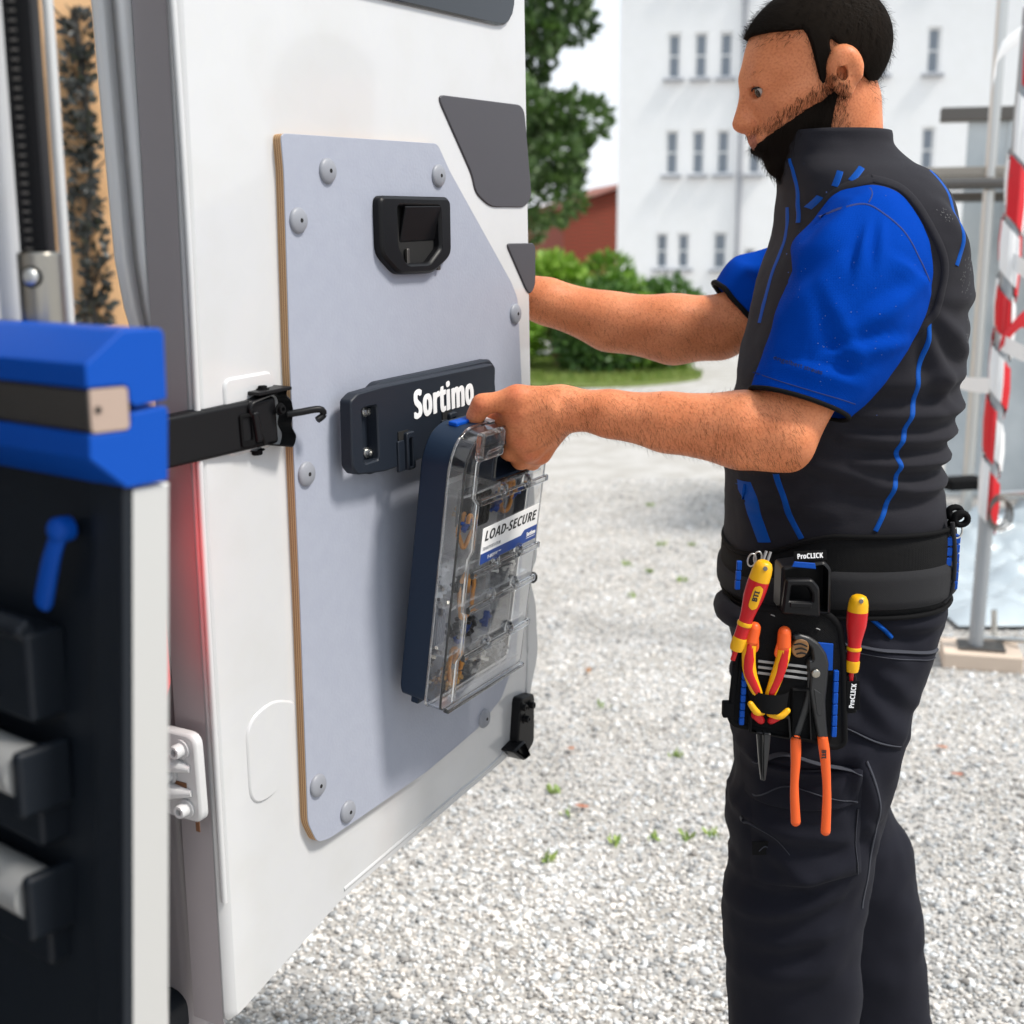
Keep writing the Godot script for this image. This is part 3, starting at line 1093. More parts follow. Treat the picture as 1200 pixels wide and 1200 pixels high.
	var hd := put("grip_handle", g, M.black, door)
	g = G.new()
	var hp: Vector2 = Vector2(0.269, 0.239)
	g.plate(I, hi, -0.0105, 0.0006, 0.0)
	put("recess", g, M.hole, hd)
	g = G.new()
	g.box(at(Vector3(hp.x, hp.y, 0.005), Vector3(14, 0, 0)), Vector3(0.092, 0.044, 0.004), 0.0015)
	put("flap", g, M.black, hd)
	g = G.new()
	for s in [-1, 1]:
		g.box(at(Vector3(hp.x + s * 0.035, hp.y - 0.045, 0.004)), Vector3(0.006, 0.03, 0.005), 0.0015)
	g.tube(PackedVector3Array([Vector3(hp.x + 0.02, hp.y - 0.045, 0.005), Vector3(hp.x + 0.036, hp.y - 0.035, 0.006)]), 0.0025, 8)
	put("spring", g, M.steel_dark, hd)
	# dark covers of the openings above the slanted edge
	g = G.new()
	g.plate(I, round_poly(PackedVector2Array([Vector2(0.464, 0.258), Vector2(0.562, 0.257), Vector2(0.585, 0.27), Vector2(0.566, 0.40), Vector2(0.335, 0.40), Vector2(0.418, 0.301), Vector2(0.426, 0.277)]), 0.018, 4), -0.0125, -0.0095, 0.0012)
	put("opening_cover", g, M.inset, door)
	g = G.new()
	g.plate(I, round_poly(PackedVector2Array([Vector2(0.507, 0.207), Vector2(0.594, 0.205), Vector2(0.592, 0.143), Vector2(0.578, 0.13), Vector2(0.565, 0.137)]), 0.011, 4), -0.0125, -0.0095, 0.0012)
	put("opening_cover", g, M.inset, door)
	# door window above
	g = G.new()
	g.plate(I, rrect(-0.04, 0.50, 0.54, 1.12, 0.05), -0.0125, -0.006, 0.003)
	put("door_window", g, M.glass_dark, door)
	# latch striker and lower black hinge stop
	g = G.new()
	g.lathe(Transform3D(Basis(Vector3.RIGHT, PI / 2), Vector3(0.57, -0.309, -0.012)), [Vector2(0.009, 0), Vector2(0.009, 0.004), Vector2(0.0065, 0.007), Vector2(0.0045, 0.007), Vector2(0.0045, 0.007), Vector2(0.004, 0.002), Vector2(0, 0.002)], 16)
	put("buffer", g, M.black, door)
	var st := Node3D.new()
	st.name = "door_stop"
	door.add_child(st, true)
	g = G.new()
	g.plate(I, round_poly(PackedVector2Array([Vector2(0.501, -0.485), Vector2(0.545, -0.491), Vector2(0.542, -0.572), Vector2(0.511, -0.589), Vector2(0.487, -0.568)]), 0.008, 3), -0.0115, 0.004, 0.002)
	g.plate(I, round_poly(PackedVector2Array([Vector2(0.461, -0.557), Vector2(0.499, -0.552), Vector2(0.52, -0.586), Vector2(0.497, -0.586)]), 0.006, 3), -0.03, 0.012, 0.003)
	put("plate", g, M.black, st)
	for q in [Vector3(0.504, -0.5, 0.004), Vector3(0.529, -0.505, 0.004), Vector3(0.512, -0.522, 0.004)]:
		g = G.new()
		bolt(g, Transform3D(Basis(Vector3.RIGHT, PI / 2), q), 0.0055, 0.008)
		put("bolt", g, M.black, st)
	# hinge leaf on the edge of the door, with three socket-head bolts
	var hg := Node3D.new()
	hg.name = "door_hinge"
	door.add_child(hg, true)
	g = G.new()
	var hx := Transform3D(Basis(Vector3(0, 0, 1), Vector3(0, 1, 0), Vector3(-1, 0, 0)), Vector3(-0.1655, -0.345, -0.034))   # its plane is the door's edge
	g.plate(hx, rrect(-0.042, -0.052, 0.016, 0.052, 0.014), -0.004, 0.008, 0.003)
	put("leaf", g, M.paint, hg)
	g = G.new()
	g.tube(PackedVector3Array([hx * Vector3(-0.055, 0.018, 0.012), hx * Vector3(-0.02, 0.016, 0.012), hx * Vector3(0.006, 0.012, 0.008)]), [0.014, 0.011, 0.004], 10)
	g.tube(PackedVector3Array([hx * Vector3(-0.055, -0.02, 0.012), hx * Vector3(-0.02, -0.018, 0.012), hx * Vector3(0.006, -0.016, 0.008)]), [0.012, 0.01, 0.004], 10)
	put("knuckle", g, M.paint, hg)
	for q in [Vector3(-0.004, 0.034, 0.008), Vector3(-0.025, 0.0, 0.008), Vector3(-0.004, -0.036, 0.008)]:
		g = G.new()
		bolt(g, Transform3D(hx.basis * Basis(Vector3.RIGHT, PI / 2), hx * q), 0.0078, 0.013)
		put("bolt", g, M.paint, hg)
	g = G.new()
	g.box(Transform3D(hx.basis, hx * Vector3(-0.018, -0.0085, 0.0085)), Vector3(0.034, 0.006, 0.0016), 0.0006)
	g.box(Transform3D(hx.basis, hx * Vector3(-0.006, 0.0125, 0.0085)), Vector3(0.014, 0.003, 0.0016), 0.0006)
	g.box(Transform3D(hx.basis, hx * Vector3(-0.001, -0.060, -0.0035)), Vector3(0.006, 0.018, 0.001), 0.0004)
	put("rust_streak", g, mat(lin(0.16, 0.07, 0.03), 0.9), hg)
	# body: rear corner pillar with its sealing flange, side wall and tail lamp
	var body := Node3D.new()
	body.name = "body"
	van.add_child(body, true)
	# outer skin of the door seen past its edge: a rounded flange that turns in above the stay
	g = G.new()
	var pr := []
	for k in 25:
		var y := 0.06 + k * 0.05
		var sh := 0.030 * pow(smoothstep(0.24, 0.06, y), 1.6)
		var x0: float = Vector2(-0.144, 0.257).x + sh
		var x1: float = Vector2(-0.13, 0.256).x + sh * 0.7
		pr.append(PackedVector3Array([Vector3(x0, y, -0.106), Vector3(x0 - 0.004, y, -0.100), Vector3(x0 + 0.004, y, -0.093), Vector3(x0 + 0.012, y, -0.092), Vector3(x0 + 0.017, y, -0.089), Vector3(x0 + 0.020, y, -0.083), Vector3(x1 - 0.012, y, -0.080), Vector3(x1 - 0.003, y, -0.0745), Vector3(x1, y, -0.0712), Vector3(-0.10, y, -0.0712), Vector3(-0.10, y, -0.106)]))
	g.grid(pr, true)
	put("outer_flange", g, M.paint, door)
	# edge between the two skins, its shade painted in as grey
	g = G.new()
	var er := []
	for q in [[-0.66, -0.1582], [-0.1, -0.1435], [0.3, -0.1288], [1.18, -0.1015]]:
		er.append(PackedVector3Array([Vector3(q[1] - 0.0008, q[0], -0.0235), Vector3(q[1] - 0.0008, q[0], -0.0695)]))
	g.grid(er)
	put("shade_toned_edge", g, M.shade_grey, door)
	# cargo body: roof, floor, far side and the fixed frame round the rear opening; it shades the racking and the edge of the door
	g = G.new()
	g.box(at(Vector3(-0.95, 1.32, -1.35)), Vector3(1.7, 0.06, 2.5), 0.02)
	put("roof", g, M.paint, body)
	g = G.new()
	g.box(at(Vector3(-1.78, 0.3, -1.35)), Vector3(0.05, 2.0, 2.5), 0.02)
	put("side_wall", g, M.paint, body)
	g = G.new()
	g.box(at(Vector3(-0.95, -0.68, -1.35)), Vector3(1.7, 0.06, 2.5), 0.02)
	put("floor", g, M.slate, body)
	g = G.new()
	g.box(at(Vector3(-0.95, 0.3, -2.6)), Vector3(1.7, 2.0, 0.05), 0.01)
	put("bulkhead", g, M.slate, body)
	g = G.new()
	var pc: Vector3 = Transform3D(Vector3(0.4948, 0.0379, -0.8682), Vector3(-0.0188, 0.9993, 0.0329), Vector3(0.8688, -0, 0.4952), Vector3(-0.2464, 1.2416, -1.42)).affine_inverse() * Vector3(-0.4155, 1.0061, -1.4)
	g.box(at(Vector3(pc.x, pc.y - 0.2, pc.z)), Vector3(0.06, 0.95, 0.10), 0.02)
	put("hinge_pillar", g, M.shade_grey, body)  # white bodywork, its shade painted in as grey
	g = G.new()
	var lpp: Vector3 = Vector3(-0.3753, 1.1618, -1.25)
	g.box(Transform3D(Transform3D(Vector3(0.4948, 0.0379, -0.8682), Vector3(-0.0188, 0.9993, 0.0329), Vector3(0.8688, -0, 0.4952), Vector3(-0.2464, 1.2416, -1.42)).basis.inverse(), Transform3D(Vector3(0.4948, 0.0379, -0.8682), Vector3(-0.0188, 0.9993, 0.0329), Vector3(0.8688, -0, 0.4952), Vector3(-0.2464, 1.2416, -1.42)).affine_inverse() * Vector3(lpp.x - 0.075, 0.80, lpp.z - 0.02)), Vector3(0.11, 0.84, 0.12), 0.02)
	put("lamp_pillar", g, M.shade_grey, body)
	# the other rear door stands open at a right angle, outside the picture on the left; added to keep sky light off the hinge edge
	var d2 := Node3D.new()
	d2.name = "rear_door"
	van.add_child(d2, true)
	g = G.new()
	g.box(at(Vector3(-1.74, 0.3, 0.34)), Vector3(0.06, 1.95, 0.78), 0.02)
	put("inner_skin", g, M.paint, d2)
	g = G.new()
	g.box(at(Vector3(-1.70, -0.1, 0.34)), Vector3(0.012, 0.9, 0.6), 0.004)
	put("lining_panel", g, M.ply_face, d2)
	# door check arm: a black box-section strap from the frame to the door
	build_check_arm()
	# folding mounting rail on the lining
	build_rail(door)

func build_check_arm() -> void:
	# world coordinates; the strap runs from behind the blue end block to the catch on the door
	var a: Vector3 = Vector3(-0.3801, 1.2621, -1.24)
	var b: Vector3 = Vector3(-0.2638, 1.2733, -1.4)
	var x := (b - a).normalized()
	var z := x.cross(Vector3.UP).normalized()
	var xf := Transform3D(Basis(x, z.cross(x), z), a)
	var L := a.distance_to(b)
	var arm := thing("door_check_arm", "black box-section door stay reaching from the blue block to the open door", "door stay", "", xf)
	var g := G.new()
	g.box(at(Vector3(L * 0.5 - 0.005, 0, 0)), Vector3(L, 0.053, 0.022), 0.005)
	put("strap", g, M.black, arm)
	g = G.new()
	g.plate(Transform3D.IDENTITY, rrect(L - 0.062, -0.022, L - 0.034, 0.014, 0.004), 0.0112, 0.0135, 0.0008, [rrect(L - 0.058, -0.016, L - 0.046, 0.010, 0.003)])
	put("catch_slot", g, M.black_matt, arm)
	g = G.new()
	g.box(at(Vector3(L - 0.04, -0.002, 0.014), Vector3(0, 0, 6)), Vector3(0.009, 0.034, 0.007), 0.003)
	put("catch_lever", g, M.black, arm)
	g = G.new()
	g.plate(at(Vector3(0, 0, 0.012)), round_poly(PackedVector2Array([Vector2(L - 0.03, -0.024), Vector2(L + 0.012, -0.034), Vector2(L + 0.018, -0.022), Vector2(L + 0.01, -0.008), Vector2(L + 0.016, 0.004), Vector2(L + 0.014, 0.02), Vector2(L + 0.006, 0.026), Vector2(L + 0.012, 0.036), Vector2(L - 0.02, 0.03), Vector2(L - 0.045, 0.026), Vector2(L - 0.05, 0.018)]), 0.004, 3), -0.03, 0.004, 0.002)
	g.box(at(Vector3(L - 0.012, 0.033, 0.0)), Vector3(0.05, 0.004, 0.035), 0.001)
	put("end_bracket", g, M.black, arm)
	g = G.new()
	bolt(g, Transform3D(Basis(Vector3.RIGHT, PI / 2), Vector3(L - 0.006, 0.012, 0.016)), 0.005, 0.005)
	bolt(g, at(Vector3(L - 0.018, 0.035, 0.004)), 0.005, 0.004)
	bolt(g, Transform3D(Basis(Vector3.RIGHT, PI), Vector3(L - 0.03, -0.03, 0.0)), 0.006, 0.006)
	put("pin", g, M.black_matt, arm)
	g = G.new()
	g.tube(spline([Vector3(L + 0.008, 0.004, 0.012), Vector3(L + 0.02, 0.005, 0.02), Vector3(L + 0.04, 0.006, 0.03), Vector3(L + 0.046, -0.001, 0.03), Vector3(L + 0.038, -0.006, 0.028)], 6), 0.004, 10)
	put("hook", g, M.black, arm)

func build_rail(door: Node3D) -> void:
	var ro := thing("mounting_rail", "dark wall rail with white lettering screwed to the grey door lining", "mounting rail", "", door.get_parent().transform)
	var I := Transform3D.IDENTITY
	var g := G.new()
	# back carrier with chamfered near end
	var back := PackedVector2Array([Vector2(0.108, -0.048), Vector2(0.122, -0.058), Vector2(0.42, -0.058), Vector2(0.43, 0.04), Vector2(0.415, 0.052), Vector2(0.15, 0.052), Vector2(0.106, 0.03)])
	g.plate(I, round_poly(back, 0.006, 3), 0.0, 0.014, 0.003)
	put("back_plate", g, M.anthracite, ro)
	g = G.new()
	var slot := rrect(0.128, -0.038, 0.152, 0.026, 0.004, 3)
	var front := PackedVector2Array([Vector2(0.069, 0.041), Vector2(0.066, -0.037), Vector2(0.077, -0.048), Vector2(0.132, -0.054), Vector2(0.407, -0.05), Vector2(0.397, 0.048), Vector2(0.131, 0.05), Vector2(0.084, 0.048)])
	var fx := 0.0
	for p in front:
		fx += p.x
	g.plate(I, round_poly(front, 0.004, 3), 0.0142, 0.03, 0.002, [rrect(Vector2(0.09, 0.008).x, Vector2(0.095, -0.037).y, Vector2(0.12, 0.003).x, Vector2(0.1, 0.029).y, 0.004, 3)])
	put("front_plate", g, M.anthracite, ro)
	for q in [Vector3(0.117, 0.021, 0.0143), Vector3(0.117, -0.029, 0.0143)]:
		g = G.new()
		bolt(g, Transform3D(Basis(Vector3.RIGHT, PI / 2), q), 0.0045, 0.006)
		put("screw", g, M.zinc, ro)
	# two latches
	for q in [[Vector3(0.174, -0.034, 0.03), 1.0], [Vector3(0.275, -0.021, 0.03), 0.85]]:
		var lt := Node3D.new()
		lt.name = "latch"
		lt.transform = at(q[0])
		ro.add_child(lt, true)
		g = G.new()
		g.box(at(Vector3(-0.003, 0.017 * q[1], 0.0005)), Vector3(0.022, 0.014 * q[1], 0.002))
		put("slot", g, M.hole, lt)
		g = G.new()
		g.plate(I, rrect(-0.017, -0.026 * q[1], -0.003, 0.013 * q[1], 0.002, 3), -0.001, 0.003, 0.001)
		g.plate(I, rrect(-0.003, -0.026 * q[1], 0.015, 0.022 * q[1], 0.004, 3), -0.001, 0.007, 0.0015, [rrect(0.002, -0.022 * q[1], 0.009, 0.014 * q[1], 0.001, 2)])
		put("tongue", g, M.anthracite, lt)
	# lettering
	var l0: Vector2 = Vector2(0.196, 0.015)
	var l1: Vector2 = Vector2(0.341, 0.014)
	var cy: float = (Vector2(0.212, 0.017).y + Vector2(0.324, 0.016).y) * 0.5
	write("lettering", "Sortimo", (l1.x - l0.x) * 0.97, 0.0345, at(Vector3((l0.x + l1.x) * 0.5, cy + 0.003, 0.0306)), M.print_white, ro, 0.0, 900)

# ---------------------------------------------------------------- racking at the left edge
func build_racking() -> void:
	var rk := thing("van_racking", "dark van racking with blue end block, alloy upright and drawers", "racking", "", Transform3D(Vector3(0.788, -0, 0.6157), Vector3(0, 1, 0), Vector3(-0.6157, -0, 0.788), Vector3(-0.2523, 1.3681, -0.75)))
	# local axes: x towards the end face (to the right), y up, z towards the front face; the front right edge is x = 0, z = 0
	# profile of the blue end block seen from its end face: (depth behind the front = -z, height)
	var E := Transform3D(Basis(Vector3(0, 0, -1), Vector3(0, 1, 0), Vector3(1, 0, 0)), Vector3.ZERO)
	var len := 0.32
	var up := PackedVector2Array([Vector2(0.0, 0.0045), Vector2(0.0, 0.019), Vector2(0.027, 0.038), Vector2(0.055, 0.038), Vector2(0.058, 0.035), Vector2(0.0575, -0.0066), Vector2(0.0335, -0.0095), Vector2(0.029, -0.005), Vector2(0.029, 0.002), Vector2(0.026, 0.0045)])
	var lo := PackedVector2Array([Vector2(0.0, -0.023), Vector2(0.026, -0.023), Vector2(0.029, -0.019), Vector2(0.030, -0.0125), Vector2(0.056, -0.0105), Vector2(0.058, -0.013), Vector2(0.055, -0.058), Vector2(0.024, -0.059), Vector2(-0.001, -0.038)])
	for q in [[up, 0.0], [lo, 1.0]]:
		var g := G.new()
		g.plate(E, round_poly(q[0], 0.0016, 3), -len, 0.0, 0.0012)
		put("end_block", g, M.blue, rk)
	var g := G.new()
	g.plate(E, rrect(0.0012, -0.0228, 0.0288, 0.0042, 0.003, 3), -len, -0.0008, 0.0008)
	var rl := put("metal_rail", g, M.steel_dark, rk)
	g = G.new()
	g.plate(E, rrect(0.0016, -0.0224, 0.0284, 0.0038, 0.003, 3), -0.0006, 0.0004, 0.0004, [])
	put("end_face", g, mat(lin(0.36, 0.27, 0.22), 0.6), rl)
	g = G.new()
	g.lathe(Transform3D(Basis(Vector3.FORWARD, PI / 2), Vector3(0.0002, -0.0085, -0.0065)), [Vector2(0.0022, 0), Vector2(0.0022, 0.001), Vector2(0.0022, 0.001), Vector2(0, 0.001)], 12)
	put("screw_hole", g, M.hole, rl)
	# upright: aluminium edge and dark side panel below the block
	g = G.new()
	g.plate(E, PackedVector2Array([Vector2(-0.012, -0.62), Vector2(0.0215, -0.62), Vector2(0.0585, -0.0605), Vector2(0.0265, -0.0605)]), -0.03, -0.004, 0.001)
	put("alloy_upright", g, M.alu, rk)
	g = G.new()
	g.box(at(Vector3(-0.0165, -0.335, -0.0075), Vector3(-3.95, 0, 0)), Vector3(0.027, 0.575, 0.008), 0.001)
	g.box(at(Vector3(-0.16, -0.335, -0.021), Vector3(-3.95, 0, 0)), Vector3(0.27, 0.582, 0.02), 0.001)
	g.box(at(Vector3(-0.035, -0.335, -0.012), Vector3(-3.95, 0, 0)), Vector3(0.012, 0.575, 0.012), 0.003)
	put("side_panel", g, M.slate, rk)
	# blue lever
	var p0: Vector2 = Vector2(0.0562, -0.0901)
	var p1: Vector2 = Vector2(0.0779, -0.1406)
	var a := Vector3(-p0.x, p0.y, -0.012)
	var b := Vector3(-p1.x, p1.y, -0.008)
	g = G.new()
	g.tube(spline([a + Vector3(0, 0, 0), a.lerp(b, 0.35) + Vector3(0.0018, 0, 0.003), b + Vector3(0, -0.003, 0)], 6), [0.0078, 0.0074, 0.0070, 0.0068, 0.0070, 0.0072, 0.0075, 0.0078, 0.0080, 0.0082, 0.0083, 0.0082, 0.0066], 14, true, 0.6, Vector3(0, 0, 1))
	g.lathe(Transform3D(Basis(Vector3.RIGHT, PI / 2), a - Vector3(0, 0, 0.006)), [Vector2(0.008, 0), Vector2(0.0085, 0.006), Vector2(0.008, 0.011), Vector2(0.005, 0.014), Vector2(0, 0.0148)], 20)
	g.lathe(Transform3D(Basis(Vector3.RIGHT, PI / 2), a + Vector3(-0.007, -0.002, -0.012)), [Vector2(0.006, 0), Vector2(0.006, 0.012), Vector2(0.0055, 0.0135), Vector2(0, 0.014)], 16)
	put("lever", g, M.blue, rk)
	# drawers left of the panel
	var d0: Vector2 = Vector2(0.0794, -0.1743)
	for k in 3:
		var y := -0.155 - k * 0.088
		var dr := Node3D.new()
		dr.name = "drawer"
		rk.add_child(dr, true)
		g = G.new()
		g.box(at(Vector3(-d0.x - 0.142, y - 0.036, -0.008)), Vector3(0.29, 0.062, 0.03), 0.004)
		put("front", g, M.slate, dr)
		g = G.new()
		if k == 0:
			g.box(at(Vector3(-d0.x - 0.142, y - 0.004, 0.004), Vector3(35, 0, 0)), Vector3(0.286, 0.014, 0.014), 0.004)
			put("grip", g, M.slate, dr)
		else:
			g.tube(PackedVector3Array([Vector3(-d0.x - 0.29, y - 0.012, 0.01), Vector3(-d0.x + 0.0, y - 0.012, 0.01)]), 0.018, 20)
			put("grip", g, M.alu, dr)
			g = G.new()
			g.box(at(Vector3(-d0.x + 0.006, y - 0.016, 0.004)), Vector3(0.01, 0.046, 0.04), 0.004)
			put("end_cap", g, M.slate, dr)
	# toothed clamping bar standing on the block
	var sb: Vector3 = Vector3(-0.3289, 1.4029, -0.8987)
	var pr := thing("clamping_bar", "black toothed clamping bar in a steel sleeve above the blue block", "clamping bar", "", at(sb))
	g = G.new()
	g.lathe(at(Vector3(0, 0, 0)), [Vector2(0.0152, -0.02), Vector2(0.0152, 0.048), Vector2(0.0148, 0.0495), Vector2(0.0118, 0.05)], 28)
	put("sleeve", g, M.steel, pr)
	g = G.new()
	var cx := Transform3D(Basis(Vector3.UP, -0.06) * Basis(Vector3.RIGHT, PI / 2), Vector3(-0.0008, 0.033, 0.0138))
	g.lathe(cx, [Vector2(0.0074, 0.0), Vector2(0.0074, 0.002), Vector2(0.0074, 0.002), Vector2(0.0060, 0.0022)], 20)
	put("washer", g, M.black, pr)
	g = G.new()
	g.lathe(cx, [Vector2(0.0058, 0.0), Vector2(0.0058, 0.004), Vector2(0.005, 0.0056), Vector2(0.003, 0.0062), Vector2(0, 0.0064)], 20)
	put("pin", g, M.zinc, pr)
	g = G.new()
	g.box(at(Vector3(-0.0005, 0.19, 0)), Vector3(0.0205, 0.3, 0.016), 0.002)
	g.box(at(Vector3(-0.008, 0.19, 0.009)), Vector3(0.003, 0.3, 0.003), 0.0005)
	g.box(at(Vector3(0.0065, 0.19, 0.009)), Vector3(0.006, 0.3, 0.003), 0.0005)
	put("rod", g, M.black, pr)
	g = G.new()
	for k in 46:
		g.box(at(Vector3(-0.0035, 0.052 + k * 0.0062, 0.0085)), Vector3(0.005, 0.0018, 0.0016), 0.0003)
	var tk := put("tooth", g, M.steel_dark, pr)
	tk.set_meta("kind", "stuff")
	# white strip of van body behind the bar and the pale grab pole right of it
	build_left_body()

func build_left_body() -> void:
	# van bodywork left of the gap: a vertical white panel in two folds, and a slim pole
	var g := G.new()
	var a: Vector3 = Vector3(-0.4362, 1.45, -1)
	var b: Vector3 = Vector3(-0.3921, 1.45, -1.03)
	var rows := []
	for k in 2:
		var y := 0.7 if k == 0 else 2.4
		rows.append(PackedVector3Array([Vector3(a.x, y, a.z), Vector3(b.x - 0.022, y, b.z), Vector3(b.x - 0.018, y, b.z - 0.004), Vector3(b.x - 0.014, y, b.z), Vector3(b.x, y, b.z), Vector3(b.x + 0.004, y, b.z - 0.012), Vector3(b.x, y, b.z - 0.05), Vector3(a.x, y, a.z - 0.05)]))
	g.grid(rows, true)
	var o := put("door_frame_panel", g, M.paint)
	tag(o, "white folded body panel of the van left of the clamping bar", "body panel")
	g = G.new()
	var p0: Vector3 = Vector3(-0.3462, 1.3943, -1)
	var p1: Vector3 = Vector3(-0.3405, 1.5139, -1)
	g.tube(PackedVector3Array([Vector3(p0.x, 0.9, p0.z), Vector3(p0.x, 2.3, p0.z)]), 0.0042, 12)
	tag(put("slim_pole", g, M.alu), "slim pale metal pole right of the clamping bar", "pole")
	# tail lamp on the body corner: it stands behind the blue block and tints the door edge
	var lp: Vector3 = Vector3(-0.3753, 1.1618, -1.25)
	var lt := thing("tail_lamp", "red tail lamp of the van beside the shaded door edge", "tail lamp", "", Transform3D(Basis(Vector3.UP, 1.75), Vector3(lp.x, lp.y - 0.02, lp.z)))
	g = G.new()
	g.box(at(Vector3(0, 0, -0.012)), Vector3(0.08, 0.30, 0.02), 0.008)
	put("housing", g, M.black, lt)
	g = G.new()
	g.box(at(Vector3(0, 0, 0.008)), Vector3(0.075, 0.29, 0.02), 0.009)
	put("lens", g, M.red_lens, lt)
	var om := OmniLight3D.new()
	om.name = "lamp_light"
	om.light_color = Color(1.0, 0.08, 0.06)
	om.light_energy = 0.0014
	om.light_size = 0.05
	om.omni_range = 4.0
	om.omni_attenuation = 2.0
	om.shadow_enabled = true
	om.position = Vector3(0, 0, 0.03)
	lt.add_child(om)

# ---------------------------------------------------------------- the small-parts case
func build_case() -> void:
	var bx := thing("parts_case", "dark blue small-parts case with clear lid held in the worker's left hand", "parts case", "", Transform3D(Vector3(0.4948, 0.0379, -0.8682), Vector3(0.1116, 0.988, 0.1067), Vector3(0.8618, -0.1497, 0.4846), Vector3(-0.0926, 0.8819, -1.5323)))
	var I := Transform3D.IDENTITY
	var W_ := 0.209
	var H := 0.361
	var T := 0.064
	# outline of the whole case, front view, with the grip opening at the top
	var full := PackedVector2Array([Vector2(0.006, 0), Vector2(W_ - 0.004, 0.0), Vector2(W_, 0.012), Vector2(W_, 0.344), Vector2(W_ - 0.02, H), Vector2(0.02, H), Vector2(0, 0.339), Vector2(0, 0.012)])
	full[4] = Vector2(W_ - 0.02, H)
	full[5] = Vector2(0.034, H)
	full.insert(6, Vector2(0.012, H - 0.012))
	full[7] = Vector2(0, H - 0.038)
	var shell_o := round_poly(full, 0.016, 5)
	var grip := round_poly(PackedVector2Array([Vector2(0.074, 0.292), Vector2(0.178, 0.292), Vector2(0.178, 0.336), Vector2(0.086, 0.336), Vector2(0.074, 0.326)]), 0.012, 4)
	# back shell: floor and walls
	var g := G.new()
	g.plate(I, shell_o, -T + 0.003, -T, 0.003, [grip])
	var inner := PackedVector2Array()
	for p in Geometry2D.offset_polygon(shell_o, -0.0026)[0]:
		inner.append(p)
	g.plate(I, shell_o, -T + 0.003, -0.0225, 0.0006, [inner])
	put("back_shell", g, M.navy, bx)
	g = G.new()
	g.plate(I, Geometry2D.offset_polygon(grip, 0.003)[0], -T + 0.0005, -0.004, 0.0, [grip])
	put("grip_sleeve", g, M.navy, bx)
	g = G.new()
	g.plate(I, rrect(0.038, 0.006, W_ - 0.008, 0.282, 0.006), -T + 0.0031, -T + 0.005, 0.0005)
	put("sky_glare_plate", g, mat(lin(0.8, 0.81, 0.83), 0.4), bx)  # pale plate put in for the sky reflection on the case
	for k in 2:
		g = G.new()
		g.box(at(Vector3(0.022 + k * 0.15, -0.006, -T + 0.016)), Vector3(0.014, 0.012, 0.012), 0.002)
		put("foot", g, M.navy, bx)
	# blue button and handle bar
	g = G.new()
	g.box(at(Vector3(0.055, H + 0.001, -0.044)), Vector3(0.042, 0.006, 0.013), 0.002)
	put("release_button", g, M.blue, bx)
	g = G.new()
	g.box(at(Vector3(0.118, H - 0.012, -0.030)), Vector3(0.13, 0.026, 0.036), 0.011)
	put("handle_bar", g, M.navy, bx)
	g = G.new()
	g.box(at(Vector3(0.105, H + 0.0024, -0.026)), Vector3(0.05, 0.002, 0.018), 0.0008)
	put("handle_label", g, M.print_white, bx)
	# clear lid: face, rim, raised top corner and ribs
	var lid := Node3D.new()
	lid.name = "clear_lid"
	bx.add_child(lid, true)
	var lid_o := round_poly(PackedVector2Array([Vector2(-0.001, -0.003), Vector2(W_ + 0.001, -0.003), Vector2(W_ + 0.001, 0.342), Vector2(W_ - 0.02, H + 0.001), Vector2(0.034, H + 0.001), Vector2(0.011, H - 0.012), Vector2(-0.001, H - 0.038)]), 0.012, 5)
	g = G.new()
	g.plate(I, lid_o, 0.0000, 0.0024, 0.0008, [Geometry2D.offset_polygon(grip, 0.001)[0]])
	put("face", g, M.clear, lid)
	g = G.new()
	var lid_i: PackedVector2Array = Geometry2D.offset_polygon(lid_o, -0.0022)[0]
	g.plate(I, lid_o, -0.0222, -0.0004, 0.0005, [lid_i])
	g.plate(I, Geometry2D.offset_polygon(lid_o, 0.0016)[0], -0.0222, -0.0192, 0.0006, [Geometry2D.offset_polygon(lid_o, 0.0002)[0]])
	put("rim", g, M.clear, lid)
	# stepped bead that follows the left edge
	var bead := [Vector3(0.024, 0.005, 0.0045), Vector3(0.024, 0.06, 0.0045), Vector3(0.033, 0.068, 0.0045), Vector3(0.033, 0.122, 0.0045), Vector3(0.024, 0.13, 0.0045), Vector3(0.024, 0.20, 0.0045), Vector3(0.033, 0.208, 0.0045), Vector3(0.033, 0.27, 0.0045), Vector3(0.022, 0.28, 0.0045), Vector3(0.022, 0.325, 0.0045), Vector3(0.036, 0.338, 0.0045), Vector3(0.068, 0.340, 0.0045)]
	var tp := PackedVector3Array()
	for p in bead:
		tp.append(p)
	g = G.new()
	g.tube(tp, 0.0026, 8, true, 1.0, Vector3(0, 0, 1))
	put("bead", g, M.clear, lid)
	# raised bubble over the upper corner
	g = G.new()
	g.box(at(Vector3(0.042, H - 0.014, 0.008)), Vector3(0.056, 0.036, 0.012), 0.005)
	put("corner_bubble", g, M.clear, lid)
	# shelf ledges across the lid, with clips
	for y in [0.062, 0.128, 0.176, 0.272]:
		g = G.new()
		g.box(at(Vector3(0.122, y, 0.006)), Vector3(0.176, 0.009, 0.006), 0.002)
		put("ledge", g, M.clear, lid)
		for k in 2:
			g = G.new()
			g.lathe(Transform3D(Basis(Vector3.RIGHT, PI / 2), Vector3(0.092 + 0.062 * k, y + 0.006, 0.0028)), [Vector2(0.0095, 0), Vector2(0.0095, 0.004), Vector2(0.0075, 0.006), Vector2(0.005, 0.006), Vector2(0.005, 0.006), Vector2(0.004, 0.001), Vector2(0, 0.001)], 16)
			put("clip", g, M.clear, lid)
	g = G.new()
	g.box(at(Vector3(0.11, -0.0045, 0.0035)), Vector3(0.20, 0.006, 0.009), 0.002)
